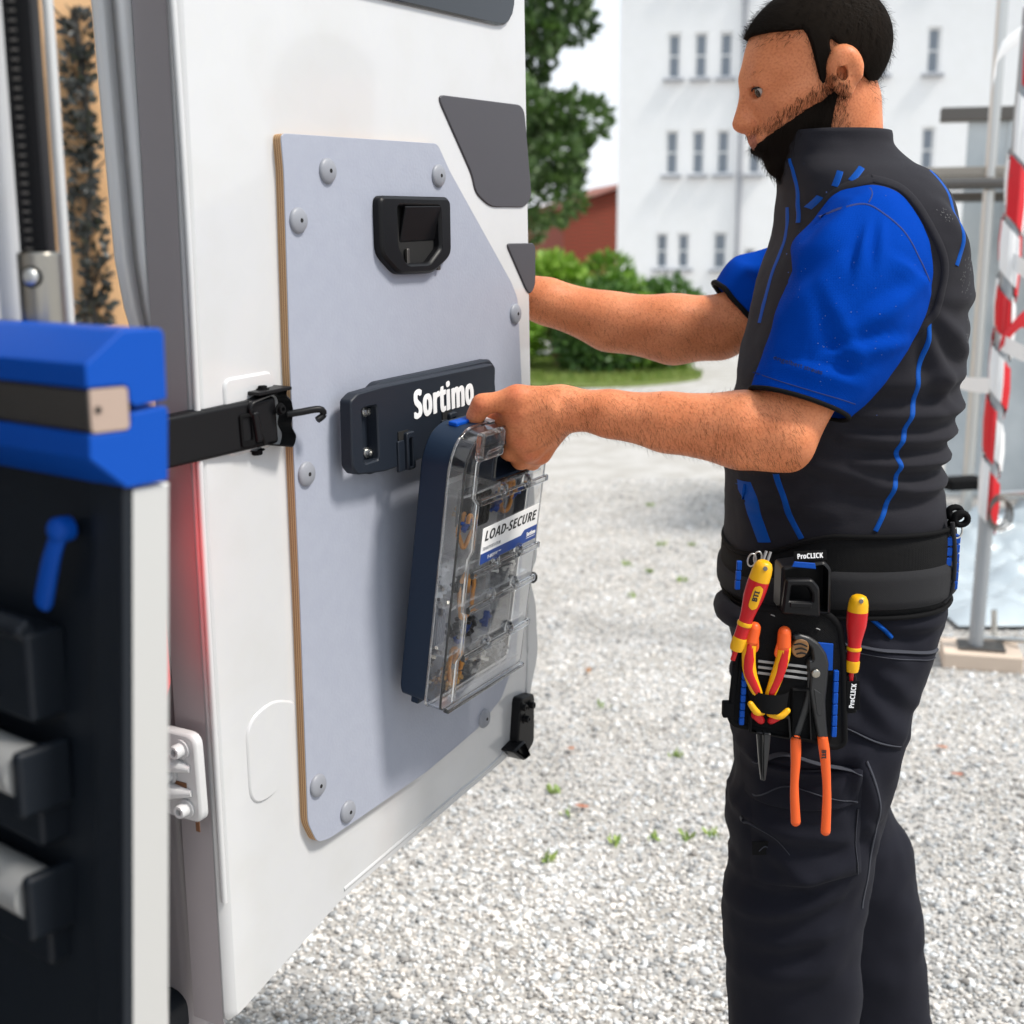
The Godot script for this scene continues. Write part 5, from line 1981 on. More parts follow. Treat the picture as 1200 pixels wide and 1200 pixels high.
func body_skin(man: Node3D) -> void:
	var skin := mat(Color.WHITE, 0.47)
	skin.vertex_color_use_as_albedo = true
	skin.subsurf_scatter_enabled = true
	skin.subsurf_scatter_strength = 0.12
	skin.normal_enabled = true
	skin.normal_texture = noise_tex(71, 0.11, 3, [], 512, 3.0)
	skin.normal_scale = 0.30
	skin.albedo_texture = noise_tex(72, 0.05, 4, [0.0, Color(0.84, 0.76, 0.74), 0.5, Color(0.97, 0.95, 0.94), 1.0, Color(1, 1, 1)], 512)
	skin.metallic_specular = 0.35
	tri_map(skin, 9.0)
	var g := G.new()
	# near arm and the hand on the case handle
	var wr: Vector3 = Vector3(0.0661, 1.2651, -1.575)
	var el: Vector3 = Vector3(0.3225, 1.2416, -1.512)
	var sh: Vector3 = Vector3(0.4288, 1.4396, -1.6)
	var i0: Vector3 = Vector3(0.0064, 1.2548, -1.572)
	var m0: Vector3 = Vector3(0.0097, 1.2282, -1.578)
	var r0: Vector3 = Vector3(0.0217, 1.2098, -1.592)
	var p0: Vector3 = Vector3(0.0362, 1.2016, -1.61)
	var arm := [
		limb(sh, 0.060, sh.lerp(el, 0.6), 0.054), limb(sh.lerp(el, 0.55), 0.052, el, 0.044),
		limb(Vector3(0.3354, 1.2204, -1.515), 0.026, Vector3(0.3093, 1.2277, -1.515), 0.030),
		limb(el, 0.042, Vector3(0.2791, 1.2433, -1.522), 0.0465), limb(Vector3(0.2791, 1.2433, -1.522), 0.0455, Vector3(0.1908, 1.2496, -1.546), 0.0355), limb(Vector3(0.1908, 1.2496, -1.546), 0.0355, Vector3(0.1217, 1.258, -1.563), 0.0285), limb(Vector3(0.1217, 1.258, -1.563), 0.0275, wr, 0.0235),
		limb(Vector3(0.0767, 1.2548, -1.572), 0.017, Vector3(0.0513, 1.253, -1.578), 0.017),
		limb(wr, 0.0215, i0, 0.0160), limb(wr, 0.021, m0, 0.0165), limb(wr + Vector3(0, -0.006, -0.004), 0.0195, r0, 0.0155), limb(wr + Vector3(0, -0.012, -0.01), 0.0175, p0, 0.0135),
		# index finger hooked over the grip, its tip showing beyond the thumb
		limb(i0, 0.0125, Vector3(-0.013, 1.2469, -1.592), 0.0105), limb(Vector3(-0.013, 1.2469, -1.592), 0.0103, Vector3(-0.0294, 1.2484, -1.606), 0.0092), limb(Vector3(-0.0294, 1.2484, -1.606), 0.0092, Vector3(-0.0369, 1.2415, -1.6), 0.0080),
		limb(m0, 0.0125, Vector3(-0.0033, 1.2055, -1.606), 0.0110), limb(Vector3(-0.0033, 1.2055, -1.606), 0.0105, Vector3(-0.0167, 1.2158, -1.634), 0.0095), limb(Vector3(-0.0167, 1.2158, -1.634), 0.0093, Vector3(-0.0177, 1.2329, -1.632), 0.0083),
		limb(r0, 0.0120, Vector3(0.0111, 1.1908, -1.622), 0.0105), limb(Vector3(0.0111, 1.1908, -1.622), 0.0100, Vector3(-0.0034, 1.2059, -1.648), 0.0090), limb(Vector3(-0.0034, 1.2059, -1.648), 0.0088, Vector3(-0.0045, 1.2245, -1.644), 0.0080),
		limb(p0, 0.0105, Vector3(0.0268, 1.1859, -1.638), 0.0090), limb(Vector3(0.0268, 1.1859, -1.638), 0.0088, Vector3(0.0113, 1.1999, -1.658), 0.0080), limb(Vector3(0.0113, 1.1999, -1.658), 0.0078, Vector3(0.0101, 1.2189, -1.652), 0.0070),
		# thumb along the top
		limb(Vector3(0.0531, 1.2753, -1.57), 0.0165, Vector3(0.0063, 1.2779, -1.566), 0.0145), limb(Vector3(0.0063, 1.2779, -1.566), 0.0135, Vector3(-0.0372, 1.2689, -1.57), 0.0112), limb(Vector3(-0.0372, 1.2689, -1.57), 0.0108, Vector3(-0.0459, 1.2535, -1.574), 0.0088), limb(Vector3(-0.0459, 1.2535, -1.574), 0.0086, Vector3(-0.0481, 1.2469, -1.575), 0.0072),
		# tendons and knuckle caps
		limb(Vector3(0.0473, 1.2709, -1.553), 0.005, Vector3(0.0127, 1.2577, -1.557), 0.005), limb(Vector3(0.0504, 1.2625, -1.552), 0.005, Vector3(0.017, 1.235, -1.56), 0.005), limb(Vector3(0.0527, 1.2536, -1.556), 0.004, Vector3(0.0278, 1.2193, -1.572), 0.004)]
	knuckles = [i0 + Vector3(0, 0, 0.014), m0 + Vector3(0, -0.004, 0.014), r0 + Vector3(0, -0.006, 0.012), p0 + Vector3(0, -0.006, 0.01), Vector3(-0.0401, 1.2679, -1.56), Vector3(0.0042, 1.2833, -1.555), Vector3(-0.0304, 1.248, -1.6), Vector3(-0.0368, 1.2421, -1.595), Vector3(0, 1.2923, -1.57)]
	creases = [[Vector3(-0.0042, 1.2747, -1.556), Vector3(-0.0085, 1.249, -1.575)], [Vector3(0.071, 1.276, -1.545), Vector3(0.0654, 1.2431, -1.555)], [Vector3(0.0773, 1.2781, -1.545), Vector3(0.0727, 1.2455, -1.553)], [Vector3(-0.0411, 1.2764, -1.56), Vector3(-0.0348, 1.2658, -1.56)], [Vector3(0.0171, 1.2074, -1.572), Vector3(0.0428, 1.2193, -1.572)]]
	var arm_g := G.new()
	soft(arm_g, arm, 0.0032, 0.0042, Transform3D.IDENTITY, hand_tint)
	_join(g, arm_g)
	# far arm, its hand closed round the outer edge of the door
	knuckles = []
	creases = []
	var fs: Vector3 = Vector3(0.4902, 1.4188, -1.92)
	var fe: Vector3 = Vector3(0.3194, 1.3413, -1.975)
	var fw: Vector3 = Vector3(0.0133, 1.3915, -1.995)
	var far_arm := [
		limb(fs, 0.050, fe.lerp(fs, 0.3), 0.043), limb(fe.lerp(fs, 0.3), 0.043, fe, 0.046), limb(fe, 0.047, Vector3(0.2515, 1.3384, -1.98), 0.0515), limb(Vector3(0.2515, 1.3384, -1.98), 0.0515, Vector3(0.1524, 1.35, -1.985), 0.0435), limb(Vector3(0.1524, 1.35, -1.985), 0.043, Vector3(0.053, 1.3812, -1.99), 0.0335), limb(Vector3(0.053, 1.3812, -1.99), 0.033, fw, 0.027),
		limb(fw, 0.026, Vector3(-0.0529, 1.4008, -1.99), 0.021), limb(fw, 0.025, Vector3(-0.0502, 1.3827, -1.985), 0.021)]
	for k in 4:
		var b: Vector3 = Vector3(-0.0529, 1.4008, -1.99) + Vector3(0.004 * k, -0.018 * k + 0.018, 0)
		far_arm.append(limb(b, 0.0115, b + Vector3(-0.035, -0.004, 0.006), 0.0105))
		far_arm.append(limb(b + Vector3(-0.035, -0.004, 0.006), 0.0102, b + Vector3(-0.052, -0.006, -0.018), 0.0092))
		far_arm.append(limb(b + Vector3(-0.052, -0.006, -0.018), 0.009, b + Vector3(-0.05, -0.006, -0.04), 0.008))
	far_arm.append(limb(fw + Vector3(-0.02, 0.015, 0), 0.015, fw + Vector3(-0.06, 0.045, -0.005), 0.012))
	far_arm.append(limb(fw + Vector3(-0.06, 0.045, -0.005), 0.0115, fw + Vector3(-0.088, 0.04, -0.01), 0.009))
	var far_g := G.new()
	soft(far_g, far_arm, 0.005, 0.006, Transform3D.IDENTITY, skin_tint)
	_join(g, far_g)
	# head on its neck, bent a little forward
	var tilt := 0.30
	var hx := Transform3D(Basis(Vector3(-cos(tilt), -sin(tilt), 0), Vector3(-sin(tilt), cos(tilt), 0), Vector3(0, 0, -1)), Vector3(0.404, 1.676, -1.76)).scaled_local(Vector3.ONE * 0.96)
	var inv := hx.affine_inverse()
	var nb: Vector3 = inv * Vector3(0.45, 1.50, -1.76)
	var head := [
		ball(Vector3(-0.012, 0.042, 0), Vector3(0.096, 0.080, 0.076)), ball(Vector3(0.03, 0.01, 0), Vector3(0.068, 0.085, 0.067)),
		ball(Vector3(0.036, -0.045, 0), Vector3(0.055, 0.062, 0.056)), ball(Vector3(0.066, -0.088, 0), Vector3(0.026, 0.022, 0.03)),
		limb(Vector3(0.092, 0.022, 0), 0.006, Vector3(0.115, -0.022, 0), 0.0105), limb(Vector3(0.106, -0.026, -0.011), 0.007, Vector3(0.106, -0.026, 0.011), 0.007),
		limb(Vector3(0.080, 0.030, -0.032), 0.009, Vector3(0.086, 0.032, 0), 0.009), limb(Vector3(0.086, 0.032, 0), 0.009, Vector3(0.080, 0.030, 0.032), 0.009),
		limb(Vector3(0.096, -0.049, -0.017), 0.005, Vector3(0.100, -0.049, 0.0), 0.006), limb(Vector3(0.096, -0.049, 0.017), 0.005, Vector3(0.100, -0.049, 0.0), 0.006),
		limb(Vector3(0.094, -0.060, -0.014), 0.006, Vector3(0.097, -0.060, 0.014), 0.006),
		limb(Vector3(0.079, 0.017, -0.042), 0.0045, Vector3(0.084, 0.019, -0.022), 0.0045), limb(Vector3(0.079, 0.017, 0.042), 0.0045, Vector3(0.084, 0.019, 0.022), 0.0045), limb(Vector3(0.077, 0.0015, -0.040), 0.0045, Vector3(0.081, 0.0, -0.023), 0.0045), limb(Vector3(0.077, 0.0015, 0.040), 0.0045, Vector3(0.081, 0.0, 0.023), 0.0045),
		limb(Vector3(0.06, -0.015, -0.045), 0.016, Vector3(0.02, -0.01, -0.058), 0.014), limb(Vector3(0.06, -0.015, 0.045), 0.016, Vector3(0.02, -0.01, 0.058), 0.014),
		limb(Vector3(-0.028, -0.04, 0), 0.052, nb, 0.058)]
	for s in [-1.0, 1.0]:
		var ec := Vector3(-0.014, -0.004, s * 0.074)
		for k in 9:
			var w0 := -2.2 + k * 0.46
			var w1 := w0 + 0.46
			head.append(limb(ec + Vector3(-0.008 - sin(w0) * 0.012, -cos(w0) * -0.023, s * 0.010), 0.0042, ec + Vector3(-0.008 - sin(w1) * 0.012, -cos(w1) * -0.023, s * 0.010), 0.0042))
		head.append(ball(ec + Vector3(0, -0.002, s * 0.002), Vector3(0.012, 0.021, 0.006)))
		head.append(ball(ec + Vector3(-0.002, -0.021, s * 0.004), Vector3(0.007, 0.008, 0.004)))
	var head_g := G.new()
	soft(head_g, head, 0.0040, 0.0055, hx, func(p: Vector3, n: Vector3) -> Color:
		var c := skin_tint(p, n)
		if p.x > 0.085 and absf(p.z) < 0.02 and p.y < -0.043 and p.y > -0.068:
			c = c.lerp(Color(0.42, 0.15, 0.11), 0.7)
		return c, 0.0, null, [[Vector3(0.094, 0.0095, 0.033), Vector3(0.016, 0.0080, 0.016)], [Vector3(0.094, 0.0095, -0.033), Vector3(0.016, 0.0080, 0.016)], [Vector3(-0.012, -0.004, 0.088), Vector3(0.007, 0.012, 0.008)], [Vector3(-0.012, -0.004, -0.088), Vector3(0.007, 0.012, 0.008)]])
	_join(g, head_g)
	# trunk and legs inside the clothes
	var trunk := [limb(Vector3(0.475, 1.44, ZC), 0.075, Vector3(0.475, 1.15, ZC), 0.10), limb(fs + Vector3(0.03, 0, 0), 0.04, Vector3(0.475, 1.44, ZC), 0.06), limb(sh, 0.045, Vector3(0.475, 1.44, ZC), 0.06), limb(Vector3(0.47, 1.2, ZC), 0.11, Vector3(0.48, 0.95, ZC), 0.115)]
	for s in [[-1.68, 0.0], [-1.86, 0.06]]:
		trunk.append(limb(Vector3(0.47, 0.93, s[0]), 0.07, Vector3(0.40 + s[1], 0.52, s[0]), 0.05))
		trunk.append(limb(Vector3(0.40 + s[1], 0.52, s[0]), 0.045, Vector3(0.42 + s[1] * 2.0, 0.1, s[0]), 0.035))
	soft(g, trunk, 0.016, 0.012, Transform3D.IDENTITY, skin_tint)
	put("body", g, skin, man, true)
	# eyes
	for s in [-1.0, 1.0]:
		var e := G.new()
		var ex := hx * Transform3D(Basis(), Vector3(0.0800, 0.0095, s * 0.0325))
		var sp := SphereMesh.new()
		sp.radius = 0.0118
		sp.height = 0.0236
		e.take(sp, ex)
		var eye := put("eye", e, mat(lin(0.42, 0.36, 0.32), 0.2), man)
		e = G.new()
		e.lathe(ex * Transform3D(Basis(Vector3.UP, 0.35 * (-1.0 if s > 0.0 else 1.0)) * Basis(Vector3(0, 0, 1), -PI / 2 - 0.2), Vector3.ZERO), [Vector2(0.0066, 0.0100), Vector2(0.003, 0.0121), Vector2(0, 0.0124)], 16)
		e = G.new()
		e.tube(spline([hx * Vector3(0.083, 0.0130, s * 0.044), hx * Vector3(0.0925, 0.0155, s * 0.034), hx * Vector3(0.0925, 0.0135, s * 0.022)], 6), 0.0011, 6)
		put("lashes", e, M.hole, eye)
		e = G.new()
		e.lathe(ex * Transform3D(Basis(Vector3.UP, 0.35 * (-1.0 if s > 0.0 else 1.0)) * Basis(Vector3(0, 0, 1), -PI / 2 - 0.2), Vector3.ZERO), [Vector2(0.0066, 0.0100), Vector2(0.003, 0.0121), Vector2(0, 0.0124)], 16)
		put("iris", e, mat(lin(0.04, 0.022, 0.01), 0.1), eye)
	# nails
	for q in [[Vector3(-0.0494, 1.2499, -1.568), Vector3(-0.6, -0.1, 0.8)], [Vector3(-0.0367, 1.2491, -1.592), Vector3(-0.5, 0.1, 0.85)]]:
		var ng := G.new()
		var zz: Vector3 = q[1].normalized()
		var yy := (Vector3(-0.25, -1, 0) - zz * zz.dot(Vector3(-0.25, -1, 0))).normalized()
		ng.box(Transform3D(Basis(yy.cross(zz), yy, zz), q[0]), Vector3(0.008, 0.011, 0.0016), 0.0007)
		put("nail", ng, mat(lin(0.55, 0.33, 0.25), 0.3), man)
	# body hair, beard and head hair
	hair_on("arm_hair", arm_g, man, 5600, 0.012, 0.00022, lin(0.05, 0.028, 0.012), func(_p: Vector3) -> Vector3: return Vector3(0.35, -0.9, 0.1), func(p: Vector3) -> bool: return p.x > 0.02 and p.x < 0.34 and not (p.x < 0.09 and p.y < 1.22), 4)
	hair_on("arm_hair", far_g, man, 2600, 0.012, 0.00022, lin(0.07, 0.045, 0.02), func(_p: Vector3) -> Vector3: return Vector3(0.35, -0.9, 0.1), func(p: Vector3) -> bool: return p.x > 0.0 and p.x < 0.35, 6)
	var hair_c := lin(0.012, 0.009, 0.007)
	var shell := G.new()
	var beard_cut := func(p: Vector3) -> float:
		var line := -0.040 + clampf((0.06 - p.x) * 0.35, -0.02, 0.02)
		var mouth := 0.009 - Vector2((p.y + 0.054) * 1.2, p.z * 0.45).length() if p.x > 0.085 else -1.0
		return maxf(maxf(p.y - line, -0.125 - p.y), maxf(-0.012 - p.x - maxf(0.0, -0.06 - p.y) * 0.5, mouth))
	soft(shell, head.slice(0, 11), 0.0045, 0.0055, hx, null, 0.0035, beard_cut)
	var hmat := mat(hair_c, 0.8)
	hmat.metallic_specular = 0.1
	put("beard", shell, hmat, man)
	hair_on("beard_hair", shell, man, 7000, 0.016, 0.0005, hair_c, func(_p: Vector3) -> Vector3: return Vector3(-0.15, -1, 0), func(_p: Vector3) -> bool: return true, 8)
	hair_on("stubble", head_g, man, 6500, 0.010, 0.0004, hair_c, func(_p: Vector3) -> Vector3: return Vector3(-0.15, -1, 0), func(p: Vector3) -> bool:
		var q: Vector3 = inv * p
		return q.x > -0.02 and q.y < -0.020 + clampf((0.06 - q.x) * 0.35, -0.02, 0.02) and q.y > -0.16 and not (q.x > 0.088 and absf(q.y + 0.054) < 0.010), 18)
	hair_on("eyebrow", head_g, man, 420, 0.008, 0.0004, hair_c, func(_p: Vector3) -> Vector3: return Vector3(0.5, 0.1, 0), func(p: Vector3) -> bool:
		var q: Vector3 = inv * p
		return q.x > 0.070 and absf(q.y - 0.036 - 0.004 * sin(absf(q.z) * 90.0)) < 0.0048 and absf(q.z) > 0.012 and absf(q.z) < 0.046, 19)
	var crown := G.new()
	var hair_cut := func(p: Vector3) -> float:
		var fringe := 0.086 - (0.085 - p.x) * 0.30 if p.x > 0.018 else (-0.018 if p.x > -0.010 else 0.062 - (0.0 - p.x) * 1.5)
		return maxf(maxf(fringe, -0.07) - p.y, -0.2)
	soft(crown, head.slice(0, 2), 0.005, 0.006, hx, null, 0.007, hair_cut)
	put("hair", crown, hmat, man)
	hair_on("hairline", head_g, man, 3800, 0.011, 0.0004, hair_c, func(p: Vector3) -> Vector3: return Vector3(-0.4 if p.x < 0.37 else 0.3, -0.6, 0.0), func(p: Vector3) -> bool:
		var q: Vector3 = inv * p
		var f := 0.086 - (0.085 - q.x) * 0.30 if q.x > 0.018 else (-0.018 if q.x > -0.010 else 0.062 - (0.0 - q.x) * 1.5)
		return q.y > f - 0.013 - 0.004 * sin(q.x * 400.0) and q.x < 0.09 and not (absf(q.z) > 0.0765), 21)
	hair_on("hair_strands", crown, man, 9000, 0.013, 0.0005, hair_c, func(p: Vector3) -> Vector3: return Vector3(0.5 if p.x > 0.36 else -0.5, -0.8 if p.x > 0.36 else 0.25, 0.05 * signf(p.z + 1.76)), func(_p: Vector3) -> bool: return true, 9)

func _join(a: G, b: G) -> void:
	var s := a.v.size()
	a.v.append_array(b.v)
	a.n.append_array(b.n)
	a.uv.append_array(b.uv)
	a.c.append_array(b.c)
	for k in b.i:
		a.i.append(s + k)

func vest(man: Node3D) -> void:
	# front, back and half breadth of the body at each height
	torso_rows = [
		[Vector2(0.3083, 1.0225), Vector2(0.6122, 1.0484), 0.178], [Vector2(0.3063, 1.0839), Vector2(0.6023, 1.1061), 0.177], [Vector2(0.3033, 1.1382), Vector2(0.5953, 1.1571), 0.175], [Vector2(0.3047, 1.1719), Vector2(0.5931, 1.1888), 0.177], [Vector2(0.3072, 1.2055), Vector2(0.5979, 1.2203), 0.180], [Vector2(0.3122, 1.24), Vector2(0.6049, 1.2528), 0.183],
		[Vector2(0.3194, 1.2791), Vector2(0.6057, 1.2895), 0.187], [Vector2(0.3239, 1.3252), Vector2(0.6084, 1.3328), 0.191], [Vector2(0.33, 1.3552), Vector2(0.6097, 1.361), 0.195], [Vector2(0.3383, 1.3934), Vector2(0.6083, 1.3968), 0.199], [Vector2(0.3477, 1.4288), Vector2(0.6048, 1.4301), 0.203], [Vector2(0.3595, 1.464), Vector2(0.5979, 1.4632), 0.205], [Vector2(0.3641, 1.4967), Vector2(0.5857, 1.4938), 0.200],
		[Vector2(0.3644, 1.5198), Vector2(0.5764, 1.5156), 0.190], [Vector2(0.3647, 1.5405), Vector2(0.5661, 1.535), 0.172], [Vector2(0.3616, 1.5589), Vector2(0.5527, 1.5523), 0.146], [Vector2(0.3599, 1.5726), Vector2(0.5319, 1.5651), 0.118], [Vector2(0.3594, 1.584), Vector2(0.518, 1.5758), 0.100], [Vector2(0.3565, 1.5976), Vector2(0.5061, 1.5886), 0.090], [Vector2(0.3548, 1.6112), Vector2(0.5031, 1.6014), 0.087]]
	var folds := [
		[Vector2(0.4424, 1.2893), Vector2(0.6187, 1.3026), 0.0088, 0.0110], [Vector2(0.4336, 1.2513), Vector2(0.6139, 1.2563), 0.0112, 0.0102], [Vector2(0.4188, 1.224), Vector2(0.6047, 1.2212), 0.0125, 0.0093], [Vector2(0.4367, 1.1932), Vector2(0.607, 1.1881), 0.0125, 0.0085], [Vector2(0.3668, 1.1909), Vector2(0.5039, 1.1655), 0.0075, 0.0102], [Vector2(0.4225, 1.158), Vector2(0.6022, 1.1549), 0.0100, 0.0085],
		[Vector2(0.5237, 1.3812), Vector2(0.5936, 1.3157), 0.0075, 0.0102], [Vector2(0.5111, 1.3598), Vector2(0.5611, 1.263), 0.0063, 0.0102], [Vector2(0.5281, 1.3972), Vector2(0.6224, 1.399), 0.0050, 0.0102], [Vector2(0.3353, 1.1375), Vector2(0.4242, 1.1248), 0.0050, 0.0102], [Vector2(0.3011, 1.2585), Vector2(0.3322, 1.3112), 0.0063, 0.0085], [Vector2(0.3046, 1.1182), Vector2(0.3683, 1.158), 0.0063, 0.0102], [Vector2(0.573, 1.45), Vector2(0.5162, 1.5132), 0.0050, 0.0102]]
	var nz := FastNoiseLite.new()
	nz.seed = 12
	nz.frequency = 7.0
	nz.fractal_octaves = 3
	var rows := []
	var per := 9
	var N := 176
	for k in torso_rows.size() - 1:
		for j in per:
			rows.append(_torso_ring(k, float(j) / per, N, folds, nz, 0.0))
	rows.append(_torso_ring(torso_rows.size() - 2, 1.0, N, folds, nz, 0.0))
	# the collar rolls in
	var top: PackedVector3Array = rows[-1]
	var cen := Vector3.ZERO
	for p in top:
		cen += p
	cen /= top.size()
	for q in [[0.985, 0.004], [0.95, 0.0045], [0.92, 0.0], [0.90, -0.03]]:
		var row := PackedVector3Array()
		for p in top:
			row.append(cen + (p - cen) * q[0] + Vector3(0, q[1], 0))
		rows.append(row)
	var g := G.new()
	g.grid(rows, true)
	M.vest = cloth(lin(0.0155, 0.0150, 0.0195), M.twill, 26.0, 0.4, 0.22)
	# rubbed-in plaster dust
	M.vest.detail_enabled = true
	M.vest.detail_blend_mode = BaseMaterial3D.BLEND_MODE_ADD
	M.vest.detail_albedo = noise_tex(81, 0.02, 5, [0.0, Color(0, 0, 0), 0.60, Color(0.0, 0.0, 0.0), 0.85, Color(0.05, 0.05, 0.055), 1.0, Color(0.12, 0.12, 0.12)], 512)
	var v := put("vest", g, M.vest, man)
	vest_relief = Relief.new(Vector2(0.18, 0.9), Vector2(0.72, 1.68))
	vest_relief.add(g)
	var rl := vest_relief
	# seams with bright blue flatlock stitching
	M.seam = mat(lin(0.001, 0.065, 0.33), 0.65)
	M.seam.metallic_specular = 0.25
	for p in [
		[Vector2(0.5305, 1.5574), Vector2(0.5408, 1.533), Vector2(0.5484, 1.5013), Vector2(0.5518, 1.4672), Vector2(0.5439, 1.4372)],
		[Vector2(0.5122, 1.3759), Vector2(0.514, 1.3497), Vector2(0.5071, 1.3236), Vector2(0.5041, 1.3022), Vector2(0.5039, 1.272), Vector2(0.4946, 1.233), Vector2(0.4876, 1.2057), Vector2(0.492, 1.186), Vector2(0.4859, 1.1617), Vector2(0.4806, 1.1395), Vector2(0.4652, 1.1037)],
		[Vector2(0.3434, 1.172), Vector2(0.3501, 1.1491), Vector2(0.3613, 1.1196), Vector2(0.3759, 1.0902)],
		[Vector2(0.3856, 1.5229), Vector2(0.3758, 1.5086)], [Vector2(0.4079, 1.5536), Vector2(0.3997, 1.5341)], [Vector2(0.4331, 1.5577), Vector2(0.4161, 1.5402)]]:
		var s := G.new()
		ribbon(s, rl, p, 0.0068, 0.0012, true)
		put("seam", s, M.seam, v)
	# zipped side pocket
	var z := G.new()
	ribbon(z, rl, [Vector2(0.3124, 1.1515), Vector2(0.3214, 1.1228), Vector2(0.3296, 1.095), Vector2(0.3359, 1.0766)], 0.014, 0.002, true)
	var zp := put("pocket_zip", z, M.seam, v)
	z = G.new()
	var zt: Vector2 = Vector2(0.3137, 1.1481)
	z.tube(PackedVector3Array([Vector3(zt.x, zt.y, rl.at(zt) + 0.004), Vector3(zt.x - 0.001, zt.y - 0.012, rl.at(zt) + 0.006), Vector3(zt.x - 0.001, zt.y - 0.02, rl.at(zt) + 0.005)]), [0.0022, 0.0032, 0.0026], 8)
	put("zip_pull", z, M.seam, zp)
	# front zip and the collar zip, laid along the rings of the vest itself
	for q in [[1.36, 1.515, 84.0, 84.0], [1.49, 1.575, 78.0, 78.0]]:
		var zr := []
		for k in rows.size() - 4:
			var y: float = rows[k][0].y
			if y < q[0] or y > q[1]:
				continue
			var j := int(lerpf(q[3], q[2], (y - q[0]) / (q[1] - q[0])))
			var ring0: PackedVector3Array = rows[k]
			var out: Vector3 = (ring0[j + 1] - ring0[j - 1]).cross(Vector3.UP).normalized()
			if out.dot(ring0[j] - Vector3(0.48, y, ZC)) < 0.0:
				out = -out
			zr.append(PackedVector3Array([ring0[j - 1] + out * 0.0004, ring0[j] + out * 0.0022, ring0[j + 1] + out * 0.0004]))
		z = G.new()
		z.grid(zr)
		put("front_zip", z, M.seam, v)
	# piping of the armhole
	z = G.new()
	var ring := []
	for p in [Vector2(0.4396, 1.543), Vector2(0.4713, 1.53), Vector2(0.5008, 1.4887), Vector2(0.5251, 1.4417), Vector2(0.5244, 1.4031), Vector2(0.5146, 1.3747), Vector2(0.4762, 1.3463)]:
		ring.append(p)
	ribbon(z, rl, ring, 0.011, 0.003)
	z.i = z.i
	put("armhole_piping", z, M.vest, v)
	z = G.new()
	ring = []
	for p in [Vector2(0.4396, 1.543), Vector2(0.4052, 1.53), Vector2(0.385, 1.5042), Vector2(0.371, 1.467), Vector2(0.3632, 1.423), Vector2(0.3517, 1.385)]:
		ring.append(p)
	ribbon(z, rl, ring, 0.011, 0.003)
	put("armhole_piping", z, M.vest, v)
	# scuffs of plaster dust on the back
	var dust := mat(lin(0.13, 0.13, 0.135), 0.95)
	var r := RandomNumberGenerator.new()
	r.seed = 3
	z = G.new()
	for q in [[Vector2(0.5166, 1.508), Vector2(0.5306, 1.4902)], [Vector2(0.5641, 1.4825), Vector2(0.5744, 1.4282)], [Vector2(0.582, 1.45), Vector2(0.5652, 1.4007)], [Vector2(0.5551, 1.4176), Vector2(0.5685, 1.45)], [Vector2(0.5788, 1.3487), Vector2(0.5999, 1.3553)], [Vector2(0.5865, 1.3682), Vector2(0.594, 1.3744)], [Vector2(0.5781, 1.342), Vector2(0.5796, 1.3531)]]:
		for k in 26:
			var t: Vector2 = q[0].lerp(q[1], r.randf()) + Vector2(r.randfn(), r.randfn()) * 0.003
			var s := r.randf_range(0.0002, 0.0008)
			var d := Vector2(r.randfn() * 0.4 + (q[1].x - q[0].x) * 30.0, (q[1].y - q[0].y) * 30.0).normalized()
			var o := Vector2(-d.y, d.x)
			var pts := []
			for e in [d * s * 2.0, o * s * 0.6, -d * s * 2.0, -o * s * 0.6]:
				var w: Vector2 = t + e
				pts.append(Vector3(w.x, w.y, rl.at(w) + 0.0006))
			z.face(pts, Vector3(0, 0, 1))
	var du := put("dust", z, dust, v)
	du.set_meta("kind", "stuff")

func _torso_ring(k: int, t: float, N: int, folds: Array, nz: FastNoiseLite, grow: float) -> PackedVector3Array:
	var R := torso_rows
	var m := R.size() - 1
	var ks := [maxi(k - 1, 0), k, mini(k + 1, m), mini(k + 2, m)]
	var q := []
	for c in 2:
		q.append((R[ks[1]][c] as Vector2).cubic_interpolate(R[ks[2]][c], R[ks[0]][c], R[ks[3]][c], t))
	var hz := cubic_interpolate(R[ks[1]][2], R[ks[2]][2], R[ks[0]][2], R[ks[3]][2], t)
	var xc: float = (q[0].x + q[1].x) * 0.5
	var hx: float = (q[1].x - q[0].x) * 0.5
	var y: float = (q[0].y + q[1].y) * 0.5
	var row := PackedVector3Array()
	for j in N:
		var w := TAU * j / N
		var c := cos(w)
		var s := sin(w)
		var ux := signf(c) * pow(absf(c), 0.86)
		var uz := signf(s) * pow(absf(s), 0.86)
		var p := Vector3(xc + ux * hx, y, ZC + uz * hz)
		var n := Vector3(c / hx, 0, s / hz).normalized()
		var d := 0.0
		if s > -0.35:
			d = fold_sum(Vector2(p.x, y), folds) * smoothstep(-0.35, 0.1, s)
		else:
			d = fold_sum(Vector2(p.x, y + 0.02), folds) * 0.6 * smoothstep(-0.35, -0.7, s)
		d += nz.get_noise_3d(p.x, p.y * 1.6, p.z) * 0.0035
		row.append(p + n * (d + grow))
	return row

